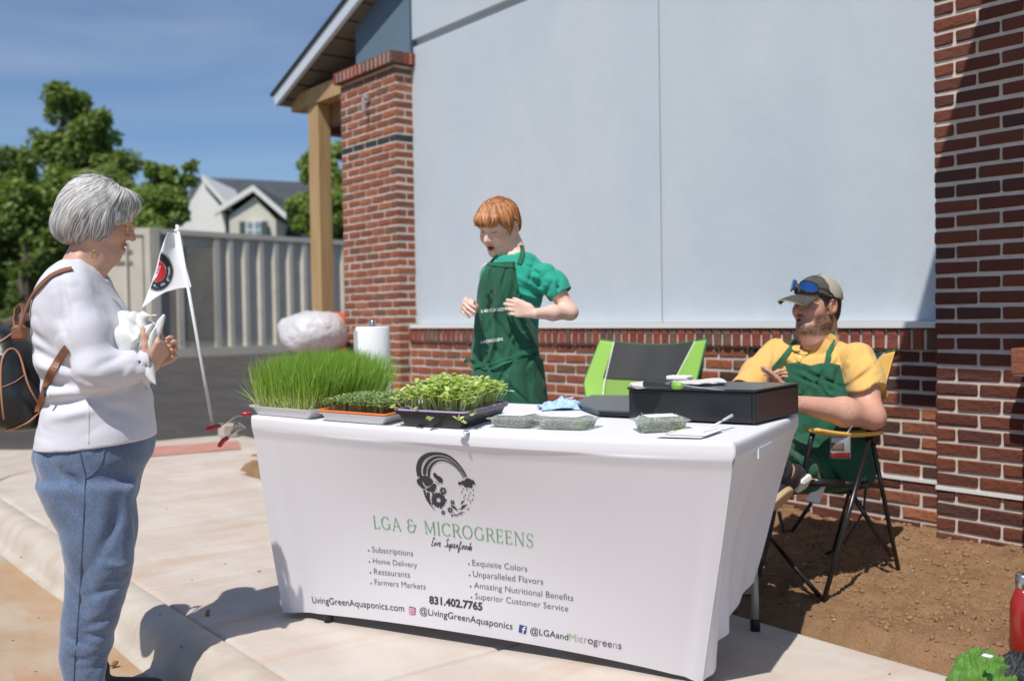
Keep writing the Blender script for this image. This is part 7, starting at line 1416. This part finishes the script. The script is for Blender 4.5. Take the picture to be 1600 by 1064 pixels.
for cx, cy, r in ((763, 462, 3.2), (766, 470, 4), (763, 478, 3), (768, 455, 2.5)): q = np.array([hit(ap, cx + r * math.cos(a), cy + r * 1.2 * math.sin(a), 3.98) for a in np.linspace(0, 6.28, 12, endpoint=False)]); q = q + sgrad(ap, q, .004) * .0015; mobj('apron_emblem', q, [tuple(range(12))], material('emblem_dark', (.008, .03, .02), .9) if 'emblem_dark' not in bpy.data.materials else bpy.data.materials['emblem_dark'], apr)
# hair: straight fringe swept forwards
def bhair(p):
    q = (p - BHc) @ BHM / BHs; x, z = q[:, 0], q[:, 2]; d = sd_ell(q - [-.008, 0, .036], (.113, .091, .101)); d = smin(d, sd_ell(q - [-.062, 0, -.01], (.050, .066, .055)), .03); d = smin(d, sd_ell(q - [.068, 0, .066], (.044, .062, .030)), .02)
    zb = np.interp(x, [-.14, -.07, -.046, -.038, -.030, .006, .014, .030, .045, .07, .12], [-.058, -.070, -.055, -.005, .040, .044, .002, -.006, .030, .052, .052]) + .006 * np.sin(q[:, 1] * 170 + x * 120) + .006 * vnoise(q * 60); d = smax(d, zb - z, .005); return (d + .0022 * np.sin(np.arctan2(q[:, 1], x + .02) * 23 + 2 * vnoise(q * 20)) + .003 * vnoise(q * 24)) * BHs
V, F = grow(bhair, .0038, BHc - .18, BHc + .18); hb = mobj('hair', V, F, M_HAIR, boy, smooth=True, cols=np.clip(np.array([.30, .105, .035]) * (1 + .25 * fbm(V * 60, 2))[:, None], 0, 1))
rg = np.random.default_rng(18); n = 3800; d0 = unit_rows(rg.standard_normal((n, 3))); d0[:, 2] = np.where(d0[:, 2] < -.2, -d0[:, 2], d0[:, 2]); st0 = BHc + (np.array([-.012, 0, .04]) + d0 * [.122, .098, .108]) @ BHM.T * BHs
def bflow(p, g, t): q = (p - BHc) @ BHM / BHs; fl = unit_rows(q - np.array([-.035, .0, .19])) + np.array([.25, 0, -.5]) * (q[:, :1] > -.03) + np.array([0, 0, -.4]); w_ = .35 * np.stack([vnoise(q * 18), vnoise(q * 18 + 5), vnoise(q * 18 + 9)], 1); return (unit_rows(fl) + w_) @ BHM.T
st0 = st0[bhair(st0) < .02]; V, F, C = ribbons('locks', hb, bhair, st0, bflow, 8, .0085, .0017, (.0004, .004), M_HAIR, [(.46, .17, .055), (.34, .115, .035), (.58, .25, .09), (.24, .075, .025), (.66, .34, .15)], 19); mobj('locks', V, F, M_HAIR, hb, cols=C, smooth=True)['kind'] = 'stuff'

# ================================================================== THE SEATED MAN
MZ = 4.12; mo_ = P(1283, 800, MZ); mo_[2] = .04; mf = unit(-FH * math.cos(R_(28)) - RH * math.sin(R_(28))); MM = frame(mf)
man = thing('person', mo_, 'bearded man in cap, yellow polo shirt and green apron sitting in the camp chair', 'person')
mrows = [(532, 1279, .070, .085), (543, 1279, .098, .150), (556, 1279, .118, .190), (580, 1280, .134, .192), (610, 1281, .150, .190), (640, 1281, .165, .188), (670, 1283, .172, .192), (700, 1286, .172, .196), (735, 1289, .165, .198), (752, 1289, .15, .18)]
mst = stations(mrows, 1283, MZ, MM, mo_); mst = [(z, cx - .05 * (z - .45) , cy, rx, ry) for z, cx, cy, rx, ry in mst]
mSh, mEl, mWr = P(1338, 562, 4.00), P(1363, 651, 3.86), P(1246, 631, 3.74); mSh2, mEl2, mWr2 = P(1217, 557, 4.18), P(1158, 620, 3.98), P(1214, 636, 3.84)
mh_ = unit(-FH * math.cos(R_(60)) - RH * math.sin(R_(60))); MHM = frame(unit(mh_ + ZU * .03), roll=R_(-4)); MHc = P(1275, 478, 4.10); MHs = .97
mb = Body(); mb.add(lambda p: head_sdf((p - MHc) @ MHM / MHs, .75, nose=1.04, jaw=1.12) * MHs, MHc, .17, .01)
mb.cap(P(1283, 545, MZ), P(1285, 498, MZ), .068, .058, .03); mb.cap(P(1268, 530, 4.06), P(1262, 514, 4.04), .045, .035, .03)
loft(mb, [(z, cx, cy, rx - .028, ry - .026) for z, cx, cy, rx, ry in mst], MM, mo_, .03)
mb.chain([mSh, (mSh + mEl) / 2, mEl, mEl * .62 + mWr * .38, mWr], [.060, .054, .046, .053, .031], .03); mb.chain([mSh2, (mSh2 + mEl2) / 2, mEl2, mWr2], [.066, .056, .046, .032], .03)
hand(mb, P(1241, 626, 3.74), -RH * .60 + ZU * .80 - FH * .10, -RH * .70 - ZU * .55 + FH * .25, -FH * .9 - RH * .2, 1.0, ((.10, .12, .1), (.12, .14, .1), (.16, .2, .12), (.22, .25, .15)), .07, .3, .75)
hand(mb, P(1214, 632, 3.84), -RH * .25 + ZU * .95, RH * .8 - FH * .1 - ZU * .2, -FH * .6 - RH * .6, .96, ((.5, .6, .4), (.55, .7, .4), (.6, .7, .4), (.6, .7, .4)), .06, .4, .7)
hipL, kneeL, ankL = P(1318, 728, 4.08), P(1196, 737, 3.88), P(1160, 925, 3.86); hipR, kneeR, ankR = P(1255, 728, 4.18), P(1176, 700, 3.66), P(1230, 742, 3.72)
mb.chain([hipL, kneeL, ankL], [.092, .066, .045], .03); mb.chain([hipR, kneeR, ankR], [.092, .064, .043], .03)
mlo, mhi = np.minimum(mo_, MHc) - .62, np.maximum(mo_, MHc) + .45; mlo[2] = .02; mhi[2] = 1.42
SKM = (.62, .34, .25)
def mtint(V):
    q = (V - MHc) @ MHM / MHs; c = np.tile(np.array(SKM), (len(V), 1)); m = (np.linalg.norm(q, axis=1) < .18) & (q[:, 2] > -.14); hc = head_tint(q, SKM, lip=(.82, .50, .48), brow=(.38, .28, .22), beard=(.075, .040, .026), blush=.10, lash=.40, mouth=.75)
    c[m] = hc[m]; fr = np.clip(fbm(V * 220, 2) - .25, 0, 1)[:, None]; am = ((q[:, 2] < -.2))[:, None]; c = c * (1 - am * fr * np.array([.30, .42, .48])); c *= (1 + .05 * fbm(V * 30, 2))[:, None]; g = np.exp(-np.sum((V - mEl) ** 2, 1) / .06 ** 2)[:, None] * .45; c = c * (1 - g) + c * np.array([1.05, .84, .78]) * g; return np.clip(c, 0, 1)
skin_obj('body', mb, .0042, mlo, mhi, mtint, man)
# polo shirt
po_ = Body(); loft(po_, mst, MM, mo_, .03); mCf = P(1361, 622, 3.895); po_.chain([mSh, (mSh + mCf) / 2, mCf], [.072, .074, .072], .04); mCf2 = P(1160, 614, 3.99); po_.chain([mSh2, (mSh2 + mCf2) / 2, mCf2], [.078, .072, .066], .04)
cr = []; add_seeds(cr, [(1312, 600, 3.95, 70, .07, .012, .012), (1306, 620, 3.95, 65, .06, .010, .010), (1330, 575, 3.93, 125, .07, .012, .009), (1345, 590, 3.88, 140, .06, .011, .009), (1350, 605, 3.86, 150, .06, .010, -.006), (1318, 580, 3.95, 85, .10, .010, .010), (1298, 590, 3.97, 80, .06, .010, .007), (1325, 545, 4.0, 40, .06, .010, .006), (1200, 560, 4.12, 125, .08, .010, .008), (1190, 575, 4.08, 125, .07, .010, -.005), (1250, 552, 4.02, 20, .05, .010, .007), (1340, 618, 3.84, 170, .05, .009, .007)])
rand_creases(cr, 16, (1300, 545, 1365, 625), 3.95, (75, 130, 150), 9, dp=(.004, .008)); rand_creases(cr, 8, (1170, 545, 1240, 600), 4.05, (125, 60), 10, dp=(.004, .008)); po_.add(creases(cr, 1.4), mo_, 9, op='f'); po_.add(wrinkle(.0045, 12, 14), mo_, 9, op='f')
und_m = Body(); loft(und_m, [(z, cx, cy, rx - .018, ry - .017) for z, cx, cy, rx, ry in mst], MM, mo_, .03); und_m.chain([mSh, (mSh + mCf) / 2, mCf], [.070, .064, .060], .02); und_m.chain([mSh2, mCf2], [.070, .058], .02); po_.add(lambda P_, d: np.minimum(d, und_m(P_)), mo_, 9, op='f')
def pcut(P_, d):
    nk = P(1276, 532, 4.08); r = np.linalg.norm(((P_ - nk) @ MM)[:, :2] / [1.15, 1.1], axis=1) - .070; lim = (P_ - nk) @ unit(ZU + MM[:, 0] * .55); d = smax(d, -np.maximum(r, -(lim + .028)), .005); d = smax(d, .40 - (P_[:, 2] - mo_[2]), .01)
    for el, sh, cf, rr in ((mEl, mSh, mCf, .068), (mEl2, mSh2, mCf2, .056)):
        u = unit(cf - sh); t = (P_ - cf) @ u; nr = np.linalg.norm(P_ - cf, axis=1) < .13; d = np.where(nr, smax(d, t, .004), d); rad = np.linalg.norm((P_ - cf) - t[:, None] * u, axis=1); d = np.where(nr & (t > -.03), smax(d, -(rad - rr), .004), d)
    return d
po_.add(pcut, mo_, 9, op='f'); M_POLO = material('polo_yellow', (.72, .44, .125), .85, bump=.5, bscale=600, bdist=.0008, sheen=.2, bump2=(36, .003)); polo = cloth_obj('polo_shirt', po_, .0048, mlo, mhi, M_POLO, man)
nkm = lambda p: np.minimum(po_(p), mb(p))
def collar(pts, w0, name='collar'): 
    c = hits(nkm, pts, 30, .006); g = sgrad(nkm, c, .01); m = MB(); T = unit_rows(np.gradient(c, axis=0)); sd_ = unit_rows(np.cross(T, g)); ws = np.interp(np.linspace(0, 1, 30), [0, .15, .8, 1], w0)[:, None]; m.strip(list(c), list(sd_ * ws), list(g * .0018)); m.obj(name, M_POLO, polo)
collar([(1243, 541, 4.0), (1246, 547, 4.0), (1253, 552, 4.0), (1262, 555, 4.0)], [.008, .018, .016, .004]); collar([(1300, 523, 4.05), (1298, 533, 4.0), (1290, 543, 4.0), (1278, 550, 4.0), (1266, 553, 4.0)], [.012, .022, .020, .005])
strap_px(po_, [(1258, 555, 4.0), (1250, 557, 4.0), (1248, 565, 4.0)], .020, .002, .002, 16).obj('placket', M_POLO, polo)
for x, y in ((1250, 557.5),): q = hit(po_, x, y, 4.0); m = MB(); m.lathe(q + mf * .003, [(.005, 0), (.005, .002), (.003, .003)], 12, ax=mf); m.obj('button', M_LABEL, polo)
strap_px(po_, [(1331, 541, 4.0), (1322, 560, 3.95), (1315, 580, 3.95), (1312, 600, 3.95), (1314, 618, 3.95)], .003, .0015, .001, 30).obj('armhole_seam', M_POLO, polo)
# apron on the man: bib, belly and lap
am_ = Body(); loft(am_, [(z, cx + .014, cy, rx + .008, ry + .004) for z, cx, cy, rx, ry in mst], MM, mo_, .04); am_.cap(hipL + ZU * .0, kneeL, .112, .088, .05); am_.cap(hipR, kneeR, .112, .086, .05); am_.cap((hipL + hipR) / 2 + mf * .1, (kneeL + kneeR) / 2, .10, .07, .06); am_.cap(P(1255, 735, 3.85), P(1262, 748, 3.87), .06, .05, .04)
cr = []; add_seeds(cr, [(1250, 592, 3.92, 120, .06, .010, .011), (1265, 600, 3.92, 60, .06, .010, .010), (1235, 585, 3.93, 100, .05, .009, .009), (1280, 590, 3.93, 95, .06, .009, -.006), (1262, 620, 3.9, 30, .08, .010, .010), (1285, 635, 3.9, 25, .08, .010, .011), (1250, 575, 3.93, 30, .05, .009, .009), (1265, 690, 3.85, 15, .06, .012, .010), (1255, 710, 3.82, 25, .06, .012, .012), (1280, 700, 3.85, 75, .05, .012, .010), (1248, 730, 3.80, 40, .05, .010, .010), (1300, 610, 3.92, 80, .05, .008, .007)])
rand_creases(cr, 30, (1215, 572, 1305, 640), 3.98, (60, 115, 90, 30), 6); rand_creases(cr, 16, (1235, 640, 1320, 750), 3.9, (20, 60, 90), 7); am_.add(creases(cr, 1.5), mo_, 9, op='f'); am_.add(wrinkle(.0065, 12, 16), mo_, 9, op='f'); mz_ = lambda py: P(1280, py, MZ)[2] - mo_[2]; loftm = loft_fn(mst, MM, mo_)
am_.add(lambda P_, d: np.minimum(d, loftm(P_) - .0065), mo_, 9, op='f')
def amcut(P_, d):
    q = (P_ - mo_) @ MM; z = q[:, 2]; y = q[:, 1]; scal = .012 * np.abs(np.sin((y + .015) * 26)) ; d = smax(d, z - (mz_(569) + scal), .003); lo_ = np.interp(z, [mz_(700), mz_(640), mz_(600), mz_(570)], [-.26, -.22, -.20, -.165]); hi_ = np.interp(z, [mz_(700), mz_(640), mz_(600), mz_(570)], [.22, .150, .118, .098]); d = smax(d, np.maximum(y - hi_, lo_ - y), .003); d = smax(d, -q[:, 0] + .0, .004); d = smax(d, .34 - z, .01); return np.where(z > mz_(680), smax(d, -(loftm(P_) + .004), .002), d)
am_.add(amcut, mo_, 9, op='f'); apm = cloth_obj('apron', am_, .0048, mlo, mhi, M_APR, man)
strap_px(nkm, [(1293, 570, 4.0), (1295, 555, 4.0), (1298, 540, 4.0), (1301, 527, 4.05), (1299, 517, 4.08)], .022, .003, .006, 30).obj('neck_strap', M_APRT, man)
strap_px(nkm, [(1206, 578, 4.1), (1216, 566, 4.1), (1230, 552, 4.05), (1238, 543, 4.0), (1243, 533, 4.0)], .020, .003, .006, 30).obj('neck_strap', M_APRT, man)
strap_px(am_, [(1262, 618, 3.9), (1275, 626, 3.9), (1290, 632, 3.9), (1305, 634, 3.9)], .012, .004, .003, 24).obj('waist_tie', M_APRT, apm)
# trousers and shoe
tr_ = Body(); tr_.chain([hipL, kneeL, ankL], [.10, .076, .058], .03); tr_.chain([hipR, kneeR, P(1216, 735, 3.70)], [.10, .074, .056], .03); tr_.cap(hipL, hipR, .11, .11, .03); tr_.add(wrinkle(.004, 14, 23), mo_, 9, op='f'); tr_.add(lambda p, d: smax(d, .08 - p[:, 2], .005), mo_, 9, op='f'); cloth_obj('trousers', tr_, .0075, mlo, mhi, material('trousers_charcoal', (.03, .032, .036), .9, bump=.4, bscale=300), man)
M_SHOE = material('shoe_black', (.018, .018, .020), .7, var=(.06, .06, .06), vscale=50, bump=.6, bscale=120, bdist=.002); M_SOLE = material('sole_tan', (.46, .33, .19), .7, bump=.5, bscale=60, bdist=.002); M_SOLW = material('sole_white', (.70, .69, .66), .6)
sh = thing('shoe', P(1235, 770, 3.72), 'black sneaker with tan and white sole on the man\'s crossed foot', 'shoe'); del_ = False
toe, heel = P(1221, 782, 3.66), P(1257, 757, 3.76); sx = unit(toe - heel); sn = unit(-FH * .62 - ZU * .55 + RH * .30); sn = unit(sn - sx * (sn @ sx)); sy = np.cross(sn, sx); SM = np.stack([sx, sy, sn], 1); c = (toe + heel) / 2
B_ = Body(); B_.ell(toe - sn * .045 - sx * .01, (.062, .046, .040), SM, .03); B_.ell(heel - sn * .045, (.05, .036, .042), SM, .03); B_.cap(heel - sn * .06, ankR, .040, .045, .03); V, F = grow(B_, .005, c - .2, c + .2); mobj('upper', V, F, M_SHOE, sh, smooth=True)
def sole(cn, rx, ry, th, mat, name): m = MB(); n = 28; t = np.linspace(0, 2 * math.pi, n, endpoint=False); r0 = [cn + SM @ V3(rx * math.cos(a) * (1 - .0 * math.sin(a)), ry * math.sin(a), 0) for a in t]; vs = [p - sn * th for p in r0] + r0 + [cn + (p - cn) * .9 + sn * .004 for p in r0]; F = [(i, (i + 1) % n, n + (i + 1) % n, n + i) for i in range(n)] + [(n + i, n + (i + 1) % n, 2 * n + (i + 1) % n, 2 * n + i) for i in range(n)] + [tuple(range(2 * n, 3 * n)), tuple(range(n))[::-1]]; m.add(vs, F); return m.obj(name, mat, sh, smooth=False)
sole(toe - sx * .006, .070, .046, .016, M_SOLE, 'forefoot_sole'); m = MB(); m.rbox((-.036, -.034, -.022), (.036, .034, .006), .010, 0, SM, heel + sn * .0); m.obj('heel_sole', M_SOLW, sh)
# cap with mirrored sunglasses
CAPM = material('cap_charcoal', (.050, .048, .042), .9, var=(.085, .082, .072), vscale=60, bump=.5, bscale=400, bdist=.0008); CAPK = material('cap_khaki', (.40, .36, .28), .9, bump=.7, bscale=320, bdist=.0012); cap_ = thing('baseball_cap', MHc + ZU * .06, 'charcoal and khaki baseball cap worn by the seated man', 'cap')
wm = lambda *a: MHc + MHM @ (V3(*a) * MHs)
def capd(p): q = (p - MHc) @ MHM / MHs; tl = q[:, 2] - .038 - .12 * (-q[:, 0]) * -.35; d = sd_ell(q - [-.010, 0, .034], (.114, .091, .098)); return smax(smax(d, -(q[:, 2] - .040 + .10 * np.clip(-q[:, 0], -.1, .2)), .004), -(d + .007), .003) * MHs
V, F = grow(capd, .0034, MHc - .17, MHc + .19); q = (V - MHc) @ MHM / MHs; fq = q[F].mean(1); mobj('crown', V, F, [CAPM, CAPK], cap_, smooth=True, midx=(fq[:, 0] < .012).astype(int))
def brim(u, v):
    a = (u - .5) * 2 * 1.05; r0 = .098; y = np.sin(a) * (.083 + .004 * v); x0 = .030 + np.cos(a) * .072; x = x0 + v * .078 * np.cos(a * .92) ** .8 + v * .012; z = .040 - .010 * v - .020 * (y / .08) ** 2 * (.4 + .6 * v) - .012 * v ** 2; return MHc + (np.stack([x, y, z], 1) * MHs) @ MHM.T
v, F = grid_mesh(brim, 30, 14); o = mobj('brim', v, F, CAPM, cap_, smooth=True); md = o.modifiers.new('thickness', 'SOLIDIFY'); md.thickness = .004
m = MB(); m.lathe(wm(-.010, 0, .131), [(.007, -.002), (.007, .002), (.003, .004)], 12, ax=MHM[:, 2]); m.obj('top_button', CAPM, cap_); q = np.linspace(0, 1, 26); m = MB(); m.tube(list(brim(q, 0 * q + 1)), .0024, 6); m.obj('brim_edge', CAPK, cap_)
sg_ = thing('sunglasses', wm(.09, 0, .08), 'dark wraparound sunglasses with blue mirrored lenses resting on the cap', 'sunglasses'); M_MIR = material('lens_blue_mirror', (.06, .16, .42), .08, metal=.85, coat=.5)
def lens(sgn):
    def f(u, v): a = sgn * (.10 + u * .78); R0 = .113; hgt = .047 * np.sin(np.clip(u, .02, 1) * math.pi * .92 + .12) ** .5; zc = .087 - .012 * u; x = -.004 + R0 * np.cos(a) * 1.02 - (v - .5) * -.0 ; y = np.sin(a) * .098; z = zc + (v - .5) * hgt; bl = 1 - .16 * (z - .06) / .05 * .5; return MHc + (np.stack([x * bl + .006, y * bl, z], 1) * MHs) @ MHM.T
    v, F = grid_mesh(f, 20, 10); o = mobj('lens', v, F, M_MIR, sg_, smooth=True); md = o.modifiers.new('thickness', 'SOLIDIFY'); md.thickness = .003; q = np.linspace(0, 1, 20); m = MB(); m.tube(list(f(q, 0 * q + 1)), .0026, 6); m.tube(list(f(q, 0 * q)), .0018, 6); m.obj('rim', M_RUB, sg_); return f
fa = lens(-1); fb = lens(1)
m = MB(); m.tube([fa(np.array([0.]), np.array([.6]))[0], wm(.122, 0, .086), fb(np.array([0.]), np.array([.6]))[0]], .003, 6); m.obj('bridge', M_RUB, sg_)
for sgn, f in ((-1, fa), (1, fb)): e = f(np.array([1.]), np.array([.5]))[0]; c2 = [e, wm(.045, sgn * .094, .070), wm(.010, sgn * .0985, .048), wm(-.012, sgn * .094, .022)]; m = MB(); m.strip(c2, [MHM[:, 2] * .0045] * 4, [MHM[:, 1] * .0015] * 4); m.obj('temple_arm', M_RUB, sg_)
# short dark hair below the cap
def mhair(p): q = (p - MHc) @ MHM / MHs; d = sd_ell(q - [-.016, 0, .024], (.104, .082, .104)); d = smin(d, sd_ell(q - [-.055, 0, -.035], (.055, .062, .06)), .03); zb = np.interp(q[:, 0], [-.13, -.06, -.035, -.025, .008, .022, .04], [-.088, -.085, -.055, .01, .02, -.012, .03]); return smax(smax(d, zb - q[:, 2], .006), q[:, 2] - .06, .006) * MHs
V, F = grow(mhair, .0042, MHc - .17, MHc + .17); mobj('hair', V, F, M_HAIR, man, smooth=True, cols=np.clip(np.array([.055, .032, .020]) * (1 + .4 * fbm(V * 200, 2))[:, None], 0, 1))
